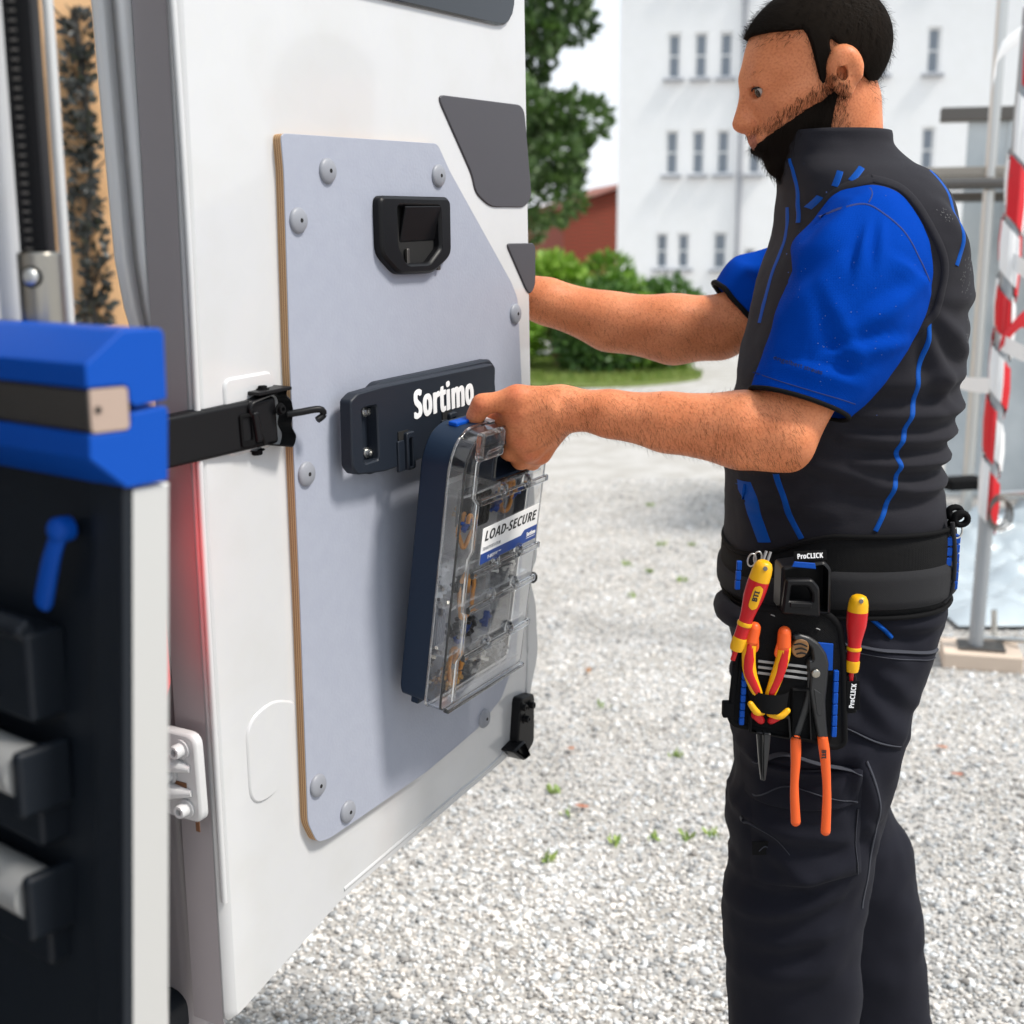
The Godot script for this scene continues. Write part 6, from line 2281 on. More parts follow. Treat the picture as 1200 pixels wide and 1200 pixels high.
func sleeves(man: Node3D) -> void:
	var nz := FastNoiseLite.new()
	nz.seed = 31
	nz.frequency = 9.0
	nz.fractal_octaves = 3
	M.shirt = cloth(lin(0.0005, 0.044, 0.33), M.weave, 34.0, 0.3, 0.0)
	M.shirt.metallic_specular = 0.12
	M.shirt.albedo_texture = noise_tex(83, 0.03, 5, [0.0, Color(0.80, 0.86, 0.90), 0.5, Color(0.95, 0.96, 0.97), 1.0, Color(1, 1, 1)], 512)
	M.shirt_seam = mat(lin(0.003, 0.018, 0.13), 0.85)
	var near_keys := []
	for q in [
		[Vector3(0.3511, 1.4269, -1.615), Vector3(0.531, 1.4269, -1.615), Vector3(0, 1, 0.10), 0.114],
		[Vector3(0.3419, 1.417, -1.585), Vector3(0.5201, 1.4108, -1.585), Vector3(0, 0.93, 0.36), 0.112],
		[Vector3(0.3291, 1.3971, -1.56), Vector3(0.5055, 1.3827, -1.56), Vector3(-0.05, 0.74, 0.67), 0.101],
		[Vector3(0.3159, 1.366, -1.545), Vector3(0.4827, 1.3404, -1.545), Vector3(-0.1, 0.5, 0.86), 0.087],
		[Vector3(0.3035, 1.3306, -1.538), Vector3(0.4521, 1.2976, -1.538), Vector3(-0.12, 0.3, 0.95), 0.076],
		[Vector3(0.29, 1.2953, -1.53), Vector3(0.4116, 1.2579, -1.53), Vector3(-0.12, 0.22, 0.97), 0.066]]:
		near_keys.append([(q[0] + q[1]) * 0.5, (q[0] - q[1]) * 0.5, q[2].normalized() * q[3]])
	var rows := ring_loft(near_keys, 9, 112)
	var folds := [
		[Vector2(0.4146, 1.4875), Vector2(0.3938, 1.4261), 0.0068, 0.0050], [Vector2(0.4324, 1.4914), Vector2(0.4214, 1.4356), 0.0059, 0.0050], [Vector2(0.4063, 1.5147), Vector2(0.3233, 1.4256), 0.0078, 0.0072], [Vector2(0.3817, 1.45), Vector2(0.3086, 1.3676), 0.0059, 0.0086], [Vector2(0.4885, 1.4198), Vector2(0.379, 1.3535), 0.0078, 0.0094], [Vector2(0.4713, 1.3496), Vector2(0.3529, 1.3347), 0.0087, 0.0086], [Vector2(0.4146, 1.3013), Vector2(0.319, 1.3249), 0.0059, 0.0072], [Vector2(0.5082, 1.4043), Vector2(0.4362, 1.45), 0.0059, 0.0072], [Vector2(0.3583, 1.4207), Vector2(0.4085, 1.3133), 0.0049, 0.0086]]
	for k in rows.size():
		var cen := Vector3.ZERO
		for p in rows[k]:
			cen += p
		cen /= rows[k].size()
		for j in rows[k].size():
			var p: Vector3 = rows[k][j]
			var n := (p - cen).normalized()
			var d := nz.get_noise_3d(p.x, p.y, p.z) * 0.004
			if p.z > cen.z - 0.03:
				d += fold_sum(Vector2(p.x, p.y), folds)
			rows[k][j] = p + n * d
	var hem: PackedVector3Array = rows[-1]
	var hc := Vector3.ZERO
	for p in hem:
		hc += p
	hc /= hem.size()
	var ax: Vector3 = (near_keys[5][0] - near_keys[4][0]).normalized()
	for q in [[0.985, 0.003], [0.95, 0.001], [0.93, -0.02]]:
		var row := PackedVector3Array()
		for p in hem:
			row.append(hc + (p - hc) * q[0] + ax * q[1])
		rows.append(row)
	var g := G.new()
	g.grid(rows, true)
	var sl := put("sleeve", g, M.shirt, man)
	sleeve_relief = Relief.new(Vector2(0.2, 1.2), Vector2(0.7, 1.62), 0.002)
	sleeve_relief.add(g)
	var rl := sleeve_relief
	var h := G.new()
	var pts := PackedVector3Array()
	for p in hem:
		pts.append(hc + (p - hc) * 0.985 + ax * 0.003)
	pts.append(pts[0])
	h.tube(pts, 0.0030, 8, false)
	put("cuff", h, M.black_matt, sl)
	for q in [[[Vector2(0.3719, 1.4953), Vector2(0.3914, 1.5061), Vector2(0.4173, 1.51), Vector2(0.4381, 1.4973), Vector2(0.4616, 1.4757), Vector2(0.4828, 1.445), Vector2(0.5073, 1.4175)], 0.0022], [[Vector2(0.4317, 1.5334), Vector2(0.4275, 1.5212), Vector2(0.4193, 1.51)], 0.0016], [[Vector2(0.2867, 1.3144), Vector2(0.3071, 1.3083), Vector2(0.3449, 1.2974), Vector2(0.3851, 1.2853), Vector2(0.4088, 1.277)], 0.0014]]:
		var s := G.new()
		ribbon(s, rl, q[0], q[1], 0.0007)
		put("stitching", s, M.shirt_seam, sl)
	# embroidery near the hem
	var t := lettering("engelbert strauss", 0.0042, 0.0004, 400)
	var e := G.new()
	var bb := t.get_aabb()
	var c0: Vector2 = Vector2(0.3085, 1.3325)
	var c1: Vector2 = Vector2(0.3574, 1.3178)
	var dirv := (c1 - c0)
	var kx := dirv.length() / bb.size.x
	e.take(t, Transform3D(Basis(), -bb.get_center()))
	for k in e.v.size():
		var p := e.v[k]
		var d := dirv.normalized()
		var q := (c0 + c1) * 0.5 + d * p.x * kx + Vector2(-d.y, d.x) * p.y
		e.v[k] = Vector3(q.x, q.y, rl.at(q) + 0.0006 + p.z)
	put("embroidery", e, M.shirt_thread, sl)
	# a few specks of plaster
	var r := RandomNumberGenerator.new()
	r.seed = 15
	var z := G.new()
	for k in 70:
		var t2: Vector2 = (Vector2(0.3981, 1.4207) as Vector2) + Vector2(r.randfn() * 0.05, r.randfn() * 0.065)
		if k < 20:
			t2 = (Vector2(0.363, 1.3388) as Vector2) + Vector2(r.randfn() * 0.012, r.randfn() * 0.04)
		var s2 := r.randf_range(0.0002, 0.0009)
		var pz := rl.at(t2)
		if pz < -1.6:
			continue
		z.face([Vector3(t2.x - s2, t2.y, pz + 0.0006), Vector3(t2.x, t2.y - s2 * 0.7, pz + 0.0006), Vector3(t2.x + s2 * 1.4, t2.y, pz + 0.0006), Vector3(t2.x, t2.y + s2, pz + 0.0006)], Vector3(0, 0, 1))
	put("dust", z, mat(lin(0.08, 0.13, 0.36), 0.95), sl).set_meta("kind", "stuff")
	# far sleeve
	var far_keys := []
	for q in [
		[Vector3(0.4132, 1.4064, -1.915), Vector3(0.5849, 1.4064, -1.915), Vector3(0, 1, -0.10), 0.115],
		[Vector3(0.3936, 1.4121, -1.945), Vector3(0.5564, 1.3866, -1.945), Vector3(-0.1, 0.8, -0.5), 0.098],
		[Vector3(0.3457, 1.4424, -1.965), Vector3(0.4734, 1.3275, -1.965), Vector3(-0.1, 0.4, -0.9), 0.082],
		[Vector3(0.3141, 1.4102, -1.972), Vector3(0.3995, 1.3048, -1.972), Vector3(-0.1, 0.1, -1), 0.072]]:
		far_keys.append([(q[0] + q[1]) * 0.5, (q[0] - q[1]) * 0.5, q[2].normalized() * q[3]])
	rows = ring_loft(far_keys, 9, 72)
	for k in rows.size():
		for j in rows[k].size():
			var p: Vector3 = rows[k][j]
			rows[k][j] = p + Vector3(1, 1, 1) * nz.get_noise_3d(p.x, p.y, p.z) * 0.004
	hem = rows[-1]
	hc = far_keys[3][0]
	ax = (far_keys[3][0] - far_keys[2][0]).normalized()
	for q in [[0.97, 0.002], [0.93, -0.02]]:
		var row := PackedVector3Array()
		for p in hem:
			row.append(hc + (p - hc) * q[0] + ax * q[1])
		rows.append(row)
	g = G.new()
	g.grid(rows, true)
	sl = put("sleeve", g, M.shirt, man)
	h = G.new()
	pts = PackedVector3Array()
	for p in hem:
		pts.append(p + ax * 0.002)
	pts.append(pts[0])
	h.tube(pts, 0.0042, 8, false)
	put("cuff", h, M.black_matt, sl)

func trousers(man: Node3D) -> void:
	var nz := FastNoiseLite.new()
	nz.seed = 45
	nz.frequency = 6.0
	nz.fractal_octaves = 3
	M.denim = cloth(lin(0.0095, 0.010, 0.0165), M.twill, 30.0, 0.4, 0.1)
	M.denim.albedo_texture = noise_tex(85, 0.03, 4, [0.0, Color(0.75, 0.75, 0.76), 0.5, Color(0.92, 0.92, 0.93), 1.0, Color(1, 1, 1)], 512)
	M.denim_seam = mat(lin(0.030, 0.033, 0.045), 0.85)
	var folds := [
		[Vector2(0.2867, 0.8501), Vector2(0.4446, 0.8487), 0.0090, 0.0102], [Vector2(0.2871, 0.7689), Vector2(0.466, 0.8116), 0.0075, 0.0102], [Vector2(0.4492, 0.8116), Vector2(0.4978, 0.7012), 0.0090, 0.0085], [Vector2(0.2917, 0.7012), Vector2(0.456, 0.6846), 0.0075, 0.0102], [Vector2(0.4444, 0.9553), Vector2(0.5718, 0.8375), 0.0060, 0.0102], [Vector2(0.3045, 0.6006), Vector2(0.4606, 0.6487), 0.0090, 0.0102], [Vector2(0.3194, 0.5108), Vector2(0.4543, 0.548), 0.0075, 0.0102], [Vector2(0.4537, 0.9838), Vector2(0.5875, 0.9663), 0.0075, 0.0068], [Vector2(0.306, 0.5559), Vector2(0.4459, 0.5987), 0.008, 0.011], [Vector2(0.3154, 0.4586), Vector2(0.4573, 0.4904), 0.007, 0.012], [Vector2(0.4537, 0.7774), Vector2(0.5045, 0.6412), 0.006, 0.009], [Vector2(0.3005, 0.9374), Vector2(0.2986, 0.8357), 0.005, 0.010], [Vector2(0.4442, 0.9058), Vector2(0.5381, 0.8079), 0.006, 0.010], [Vector2(0.3507, 0.6612), Vector2(0.4224, 0.605), 0.006, 0.010], [Vector2(0.4408, 0.9694), Vector2(0.5252, 0.9184), 0.005, 0.008]]
	var near_rows := [
		[Vector2(0.308, 1.0328), Vector2(0.608, 1.0581), -1.76, 0.174], [Vector2(0.3106, 0.955), Vector2(0.6071, 0.9851), -1.76, 0.176], [Vector2(0.3171, 0.9091), Vector2(0.5969, 0.942), -1.757, 0.177], [Vector2(0.3212, 0.8627), Vector2(0.5843, 0.8984), -1.75, 0.176], [Vector2(0.3218, 0.8092), Vector2(0.5659, 0.8481), -1.735, 0.166], [Vector2(0.321, 0.755), Vector2(0.5497, 0.7973), -1.715, 0.148], [Vector2(0.3202, 0.7002), Vector2(0.5321, 0.7458), -1.70, 0.130], [Vector2(0.3106, 0.6671), Vector2(0.5229, 0.6938), -1.69, 0.118], [Vector2(0.3141, 0.5989), Vector2(0.5138, 0.6327), -1.685, 0.110],
		[Vector2(0.3068, 0.5529), Vector2(0.5071, 0.5529), -1.68, 0.103], [Vector2(0.3124, 0.4579), Vector2(0.5048, 0.4579), -1.68, 0.098], [Vector2(0.3234, 0.3189), Vector2(0.5073, 0.3189), -1.68, 0.092], [Vector2(0.3336, 0.1318), Vector2(0.5173, 0.1318), -1.68, 0.09], [Vector2(0.3472, -0.1089), Vector2(0.5368, -0.1089), -1.68, 0.088]]
	var far_rows := [
		[Vector2(0.3484, 0.8935), Vector2(0.6349, 0.8935), -1.84, 0.10], [Vector2(0.3654, 0.7849), Vector2(0.6081, 0.7849), -1.85, 0.105], [Vector2(0.3814, 0.6907), Vector2(0.588, 0.6907), -1.855, 0.105], [Vector2(0.3926, 0.6226), Vector2(0.5896, 0.6226), -1.86, 0.102], [Vector2(0.4035, 0.5838), Vector2(0.6013, 0.5838), -1.86, 0.100], [Vector2(0.4157, 0.5505), Vector2(0.6235, 0.5505), -1.86, 0.098], [Vector2(0.427, 0.5068), Vector2(0.637, 0.5068), -1.86, 0.096], [Vector2(0.4444, 0.4181), Vector2(0.6508, 0.4181), -1.86, 0.094], [Vector2(0.4669, 0.3127), Vector2(0.6658, 0.3127), -1.86, 0.092], [Vector2(0.4907, 0.1583), Vector2(0.6898, 0.1583), -1.86, 0.09], [Vector2(0.5308, -0.2319), Vector2(0.7344, -0.2319), -1.86, 0.088]]
	var g := G.new()
	for side in 2:
		var T: Array = near_rows if side == 0 else far_rows
		var rows := []
		for k in T.size() - 1:
			for j in 8 + (1 if k == T.size() - 2 else 0):
				var t := j / 8.0
				var ks := [maxi(k - 1, 0), k, k + 1, mini(k + 2, T.size() - 1)]
				var q := []
				for c in 2:
					q.append((T[ks[1]][c] as Vector2).cubic_interpolate(T[ks[2]][c], T[ks[0]][c], T[ks[3]][c], t))
				var zc := cubic_interpolate(T[ks[1]][2], T[ks[2]][2], T[ks[0]][2], T[ks[3]][2], t)
				var hz := cubic_interpolate(T[ks[1]][3], T[ks[2]][3], T[ks[0]][3], T[ks[3]][3], t)
				var row := PackedVector3Array()
				for s in 128:
					var w := TAU * s / 128.0
					var c := cos(w)
					var sn := sin(w)
					var p := Vector3((q[0].x + q[1].x) * 0.5 + signf(c) * pow(absf(c), 0.85) * (q[1].x - q[0].x) * 0.5, (q[0].y + q[1].y) * 0.5, zc + signf(sn) * pow(absf(sn), 0.85) * hz)
					var d := nz.get_noise_3d(p.x, p.y * 1.3, p.z) * 0.009
					if sn > -0.3:
						d += fold_sum(Vector2(p.x, p.y), folds)
					row.append(p + Vector3(c, 0, sn) * d)
				rows.append(row)
		g.grid(rows, true)
		if side == 0:
			trouser_relief = Relief.new(Vector2(0.2, 0.2), Vector2(0.7, 1.2))
			trouser_relief.add(g)
	var tr := put("trousers", g, M.denim, man)
	var rl := trouser_relief
	# hanging pocket bag at the back and the thigh pocket with flap
	var pk := G.new()
	patch(pk, rl, Vector2(0.4302, 0.9614), Vector2(0.5829, 0.9296), Vector2(0.5209, 0.8011), Vector2(0.4294, 0.8416), 0.007)
	var po := put("pocket_bag", pk, M.denim, tr)
	pk = G.new()
	ribbon(pk, rl, [Vector2(0.4327, 0.9556), Vector2(0.4949, 0.9462), Vector2(0.5774, 0.9278)], 0.003, 0.0085)
	ribbon(pk, rl, [Vector2(0.4331, 0.9475), Vector2(0.4954, 0.9379), Vector2(0.5733, 0.9192)], 0.0014, 0.0085)
	ribbon(pk, rl, [Vector2(0.4313, 0.8475), Vector2(0.4736, 0.8267), Vector2(0.5173, 0.8112)], 0.0025, 0.007)
	put("stitching", pk, M.denim_seam, po)
	pk = G.new()
	patch(pk, rl, Vector2(0.3233, 0.7662), Vector2(0.4623, 0.7859), Vector2(0.4763, 0.6285), Vector2(0.3291, 0.6056), 0.006)
	po = put("thigh_pocket", pk, M.denim, tr)
	pk = G.new()
	patch(pk, rl, Vector2(0.3204, 0.78), Vector2(0.462, 0.7907), Vector2(0.4628, 0.735), Vector2(0.3226, 0.7192), 0.012)
	put("pocket_flap", pk, M.denim, po)
	pk = G.new()
	ribbon(pk, rl, [Vector2(0.3278, 0.7725), Vector2(0.3711, 0.8009), Vector2(0.4578, 0.7847)], 0.0016, 0.0135)
	ribbon(pk, rl, [Vector2(0.3295, 0.7269), Vector2(0.373, 0.7576), Vector2(0.4579, 0.7411)], 0.0016, 0.0135)
	ribbon(pk, rl, [Vector2(0.4608, 0.7289), Vector2(0.4609, 0.6859), Vector2(0.4667, 0.6323)], 0.0016, 0.0075)
	ribbon(pk, rl, [Vector2(0.3164, 0.6924), Vector2(0.318, 0.6824), Vector2(0.3259, 0.6893), Vector2(0.3497, 0.6859), Vector2(0.3737, 0.6612)], 0.0016, 0.0075)
	put("stitching", pk, M.denim_seam, po)
	pk = G.new()
	var lp: Vector2 = Vector2(0.3425, 0.6637)
	pk.box(at(Vector3(lp.x, lp.y, rl.at(lp) + 0.008), Vector3(0, -5, 4)), Vector3(0.034, 0.02, 0.002), 0.0008)
	var pl := put("pocket_label", pk, M.black_matt, po)
	pk = G.new()
	pk.tube(spline([Vector3(lp.x - 0.008, lp.y - 0.004, rl.at(lp) + 0.0095), Vector3(lp.x, lp.y + 0.003, rl.at(lp) + 0.0095), Vector3(lp.x + 0.009, lp.y - 0.003, rl.at(lp) + 0.0095)], 4), 0.0008, 6)
	put("emblem", pk, M.denim_seam, pl)
	pk = G.new()
	ribbon(pk, rl, [Vector2(0.466, 0.8003), Vector2(0.4925, 0.7294), Vector2(0.4897, 0.6539), Vector2(0.4852, 0.5642)], 0.0035, 0.002)
	put("outer_seam", pk, M.denim_seam, tr)
	pk = G.new()
	ribbon(pk, rl, [Vector2(0.4667, 0.9882), Vector2(0.4837, 0.9737), Vector2(0.4963, 0.9614)], 0.006, 0.006)
	put("blue_bartack", pk, M.seam, tr)
	# vest hem peeping out in front under the belt
	pk = G.new()
	pk.tube(spline([Vector3(0.3422, 0.9684, -1.6), Vector3(0.3085, 0.9742, -1.62), Vector3(0.2948, 0.9712, -1.68), Vector3(0.3046, 0.9636, -1.76), Vector3(0.3283, 0.9548, -1.84)], 6), [0.008, 0.010, 0.012, 0.013, 0.014, 0.015, 0.015, 0.015, 0.015, 0.015, 0.015, 0.015, 0.015, 0.014, 0.014, 0.014, 0.014, 0.014, 0.014, 0.014, 0.013, 0.012, 0.011, 0.01, 0.009], 12)
	put("vest_hem", pk, M.vest, man)
	# boots
	for q in [[0.40, -1.68], [0.52, -1.86]]:
		var bt := G.new()
		soft(bt, [limb(Vector3(q[0] + 0.03, 0.16, q[1]), 0.05, Vector3(q[0] + 0.02, 0.06, q[1]), 0.05), limb(Vector3(q[0] + 0.02, 0.06, q[1]), 0.048, Vector3(q[0] - 0.15, 0.045, q[1]), 0.04)], 0.012, 0.01, Transform3D.IDENTITY, null)
		put("boot", bt, M.black_matt, man)

func belt_top(x: float) -> float:
	return lerpf(1.040, 1.099, smoothstep(0.27, 0.42, x))

func belt(man: Node3D) -> void:
	M.webbing = cloth(lin(0.006, 0.006, 0.0065), M.weave, 40.0, 0.9, 0.06)
	M.strap = cloth(lin(0.022, 0.022, 0.024), M.twill, 40.0, 1.2, 0.1)
	# full ring around the waist
	var xc := 0.0
	var front: Vector2 = Vector2(0.3092, 0.9967)
	var back: Vector2 = Vector2(0.6092, 1.04)
	xc = (front.x + back.x) * 0.5
	var hx := (back.x - front.x) * 0.5
	var mk := func(v0: float, v1: float, lift: float, n: int) -> G:
		var rows := []
		for j in n + 1:
			var v := lerpf(v0, v1, float(j) / n)
			var row := PackedVector3Array()
			for s in 160:
				var w := TAU * s / 160.0
				var c := cos(w)
				var sn := sin(w)
				var x := xc + signf(c) * pow(absf(c), 0.86) * (hx + lift)
				var top := belt_top(x)
				var h := lerpf(0.066, 0.108, smoothstep(0.28, 0.42, x))
				var edge := 1.0 - pow(absf(2.0 * float(j) / n - 1.0), 8.0)
				row.append(Vector3(x, top - h * (1.0 - v), ZC + signf(sn) * pow(absf(sn), 0.86) * (0.180 + lift) + 0.0) + Vector3(c, 0, sn) * (0.006 * edge))
			rows.append(row)
		var g := G.new()
		g.grid(rows, true)
		return g
	var b := put("tool_belt", mk.call(0.0, 1.0, 0.0, 12), M.webbing, man)
	put("strap", mk.call(0.10, 0.58, 0.005, 8), M.strap, b)
	for v in [0.0, 1.0]:
		var pts := PackedVector3Array()
		for s in 97:
			var w := TAU * s / 96.0
			var c := cos(w)
			var sn := sin(w)
			var x := xc + signf(c) * pow(absf(c), 0.86) * (hx + 0.003)
			var top := belt_top(x)
			var h := lerpf(0.066, 0.108, smoothstep(0.28, 0.42, x))
			pts.append(Vector3(x, top - h * (1.0 - v), ZC + signf(sn) * pow(absf(sn), 0.86) * 0.186))
		var e := G.new()
		e.tube(pts, 0.0032, 8, false)
		put("edge_binding", e, M.black_matt, b)
	# click holder at the back of the belt with blue rails, rings and loops
	var clip := Node3D.new()
	clip.name = "back_holder"
	b.add_child(clip, true)
	for q in [[Vector3(0.5746, 1.0892, -1.625), Vector3(0.5756, 1.008, -1.625)], [Vector3(0.5899, 1.0882, -1.64), Vector3(0.5906, 1.0134, -1.64)]]:
		var g := G.new()
		for k in 6:
			g.box(Transform3D(Basis(), q[0].lerp(q[1], (k + 0.5) / 6.0)), Vector3(0.008, 0.0115, 0.012), 0.0015)
		put("blue_rail", g, M.blue, clip)
	var g2 := G.new()
	g2.tube(spline([Vector3(0.576, 1.1086, -1.62), Vector3(0.5824, 1.065, -1.62), Vector3(0.5822, 1.0187, -1.62), Vector3(0.5722, 1, -1.62)], 6), 0.003, 8)
	put("cord", g2, M.strap, clip)
	for q in [Vector3(0.5928, 1.113, -1.66), Vector3(0.5905, 1.1111, -1.63)]:
		var g := G.new()
		var pts := PackedVector3Array()
		for k in 17:
			var w := TAU * k / 16.0
			pts.append(q + Vector3(cos(w) * 0.009, sin(w) * 0.008, 0))
		g.tube(pts, 0.0042, 8, false, 1.6, Vector3(0, 0, 1))
		put("loop", g, M.black_matt, clip)
		g = G.new()
		pts = PackedVector3Array()
		for k in 17:
			var w := TAU * k / 16.0
			pts.append(q + Vector3(-0.004 + cos(w) * 0.007, -0.016 + sin(w) * 0.010, 0))
		g.tube(pts, 0.0013, 8, false)
		put("ring", g, M.zinc, clip)

# ---------------------------------------------------------------- pouch and tools at the hip
func flat_tube(g: G, pts: Array, rad: Array, squash := 1.0, per := 6) -> void:
	var sp := spline(pts, per)
	var rr := PackedFloat32Array()
	for k in sp.size():
		var t := float(k) / (sp.size() - 1) * (rad.size() - 1)
		var a := mini(int(t), rad.size() - 2)
		rr.append(lerpf(rad[a], rad[a + 1], t - a))
	g.tube(sp, rr, 14, true, squash, Vector3(0, 0, 1))
	# rounded ends
	for e in 2:
		var p := sp[0] if e == 0 else sp[-1]
		var d := (sp[0] - sp[1]).normalized() if e == 0 else (sp[-1] - sp[-2]).normalized()
		var r := rr[0] if e == 0 else rr[-1]
		var x := d.cross(Vector3(0, 0, 1)).normalized()
		g.lathe(Transform3D(Basis(x, d, x.cross(d) * squash), p), [Vector2(r, 0), Vector2(r * 0.92, r * 0.38), Vector2(r * 0.7, r * 0.7), Vector2(r * 0.38, r * 0.92), Vector2(0, r)], 14)

func build_tools() -> void:
	M.tool_red = mat(lin(0.50, 0.008, 0.012), 0.35)
	M.tool_yellow = mat(lin(0.75, 0.38, 0.005), 0.38)
	M.tool_orange = mat(lin(0.78, 0.11, 0.018), 0.42)
	M.tool_steel = mat(lin(0.035, 0.036, 0.038), 0.4, 0.5)
	for k in ["tool_red", "tool_yellow", "tool_orange"]:
		M[k].metallic_specular = 0.4
	var I := Transform3D.IDENTITY
	var O := at(Vector3(0.3554, 0.9327, -1.525))
	# pouch
	var po := thing("tool_pouch", "black tool pouch with blue side rails clipped to the belt over the thigh", "tool pouch", "", O)
	var outl := round_poly(PackedVector2Array([Vector2(-0.0592, 0.0859), Vector2(0.0348, 0.0815), Vector2(0.0549, 0.0638), Vector2(0.0613, 0.0225), Vector2(0.0695, -0.0936), Vector2(0.0567, -0.0994), Vector2(0.0311, -0.089), Vector2(-0.0238, -0.0774), Vector2(-0.0774, -0.066), Vector2(-0.0732, 0), Vector2(-0.069, 0.0616)]), 0.012, 4)
	var g := G.new()
	g.plate(I, outl, -0.012, 0.0, 0.003)
	put("panel", g, M.webbing, po)
	var pts := PackedVector3Array()
	for p in outl:
		pts.append(Vector3(p.x, p.y, -0.003))
	pts.append(pts[0])
	g = G.new()
	g.tube(pts, 0.0048, 10, false, 1.0, Vector3(0, 0, 1))
	put("edge_binding", g, M.black_matt, po)
	g = G.new()
	g.plate(I, round_poly(PackedVector2Array([Vector2(-0.0232, 0.1419), Vector2(0.0293, 0.1495), Vector2(0.0383, 0.1397), Vector2(0.0402, 0.0804), Vector2(-0.0229, 0.0848)]), 0.004, 3), -0.03, 0.012, 0.004)
	var bk := put("buckle_base", g, M.black, po)
	g = G.new()
	g.plate(I, round_poly(PackedVector2Array([Vector2(-0.0195, 0.1288), Vector2(0.0134, 0.1288), Vector2(0.0224, 0.1178), Vector2(0.0252, 0.0804), Vector2(-0.0229, 0.0848)]), 0.004, 3), 0.0125, 0.022, 0.003, [round_poly(PackedVector2Array([Vector2(-0.0117, 0.12), Vector2(0.0075, 0.1189), Vector2(0.0131, 0.1113), Vector2(0.0137, 0.1003), Vector2(-0.014, 0.1014)]), 0.002, 2)])
	put("release_frame", g, M.black, bk)
	g = G.new()
	g.plate(I, PackedVector2Array([Vector2(-0.0129, 0.0997), Vector2(0.0137, 0.0986), Vector2(0.013, 0.0926), Vector2(-0.0137, 0.0937)]), 0.0122, 0.0235, 0.001)
	put("release_bar", g, M.black, bk)
	g = G.new()
	g.plate(I, PackedVector2Array([Vector2(-0.0087, 0.1495), Vector2(0.0168, 0.1473), Vector2(0.0182, 0.1402), Vector2(-0.0116, 0.1429)]), 0.0128, 0.0145, 0.0006)
	put("blue_tab", g, M.blue, bk)
	# woven tags
	g = G.new()
	var t0: Vector2 = Vector2(0.0122, 0.1549)
	g.box(at(Vector3(t0.x, t0.y, 0.006), Vector3(-12, -4, 4)), Vector3(0.040, 0.0125, 0.0016), 0.0006)
	var tg := put("woven_tag", g, M.black_matt, po)
	write("lettering", "ProCLICK", 0.031, 0.0062, at(Vector3(t0.x, t0.y, 0.006), Vector3(-12, -4, 4)) * at(Vector3(0, 0, 0.0011)), M.print_white, tg, 0.0, 900, 0.0002)
	# blue segmented rails
	for q in [[Vector3(-0.0626, 0.0045, 0), Vector3(-0.0644, -0.066, 0), 7], [Vector3(0.0524, 0.0068, 0), Vector3(0.0537, -0.0821, 0), 6], [Vector3(-0.0742, 0.1484, 0), Vector3(-0.0761, 0.1113, 0), 3]]:
		g = G.new()
		for k in q[2]:
			g.box(at(q[0].lerp(q[1], (k + 0.5) / q[2]) + Vector3(0, 0, 0.004)), Vector3(0.0062, q[0].distance_to(q[1]) / q[2] - 0.0008, 0.006), 0.0012)
		put("blue_rail", g, M.blue, po)
	g = G.new()
	g.plate(I, PackedVector2Array([Vector2(0.0249, 0.0426), Vector2(0.0475, 0.0404), Vector2(0.0482, 0.0056), Vector2(0.0299, 0.0056)]), 0.0, 0.003, 0.0005)
	put("blue_patch", g, M.blue, po)
	# three grey reflecting stripes
	for k in 3:
		g = G.new()
		var a: Vector3 = Vector3(-0.0459, 0.018, 0)
		var b: Vector3 = Vector3(0.0168, 0.0101, 0)
		var sh := Vector3(0, -0.0077 * k, 0.0022)
		var u := (b - a).normalized()
		g.box(Transform3D(Basis(u, Vector3(0, 0, 1).cross(u), Vector3(0, 0, 1)), (a + b) * 0.5 + sh), Vector3(a.distance_to(b), 0.0034, 0.0012), 0.0004)
		put("grey_stripe", g, M.alu_grey, po)
	# elastic loop over the pliers and the lower sleeve
	var rows := []
	for j in 9:
		var v := j / 8.0
		var row := PackedVector3Array()
		for i in 25:
			var u := i / 24.0
			var p: Vector3 = (Vector3(-0.0598, -0.0147, 0) as Vector3).lerp(Vector3(-0.0056, -0.0204, 0), u).lerp((Vector3(-0.0556, -0.0408, 0) as Vector3).lerp(Vector3(-0.0077, -0.0454, 0), u), v)
			row.append(p + Vector3(0, -0.003 * sin(PI * u), 0.004 + 0.016 * pow(sin(PI * u), 0.45)))
		rows.append(row)
	g = G.new()
	g.grid(rows)
	put("elastic_loop", g, M.black_matt, po)
	g = G.new()
	g.plate(I, round_poly(PackedVector2Array([Vector2(-0.0552, -0.0499), Vector2(-0.0042, -0.0522), Vector2(-0.0006, -0.0844), Vector2(-0.0554, -0.0752)]), 0.004, 3), -0.001, 0.011, 0.003)
	g.plate(I, round_poly(PackedVector2Array([Vector2(-0.0025, -0.017), Vector2(0.0202, -0.0181), Vector2(0.0256, -0.0867), Vector2(0.0004, -0.0821)]), 0.003, 3), -0.001, 0.008, 0.002)
	put("tool_sleeve", g, M.webbing, po)
	g = G.new()
	var c0: Vector2 = Vector2(-0.0802, -0.0477)
	g.box(at(Vector3(c0.x, c0.y, -0.004)), Vector3(0.015, 0.020, 0.014), 0.002)
	put("side_clip", g, M.black_matt, po)
	for q in [Vector3(-0.0301, 0.0771, 0), Vector3(0.0273, 0.0593, 0)]:
		g = G.new()
		g.tube(PackedVector3Array([q + Vector3(-0.002, 0.001, 0.0005), q + Vector3(0.001, 0.0003, 0.0014), q + Vector3(0.003, -0.001, 0.0005)]), 0.0007, 6)
		put("stitch", g, M.alu_grey, po)
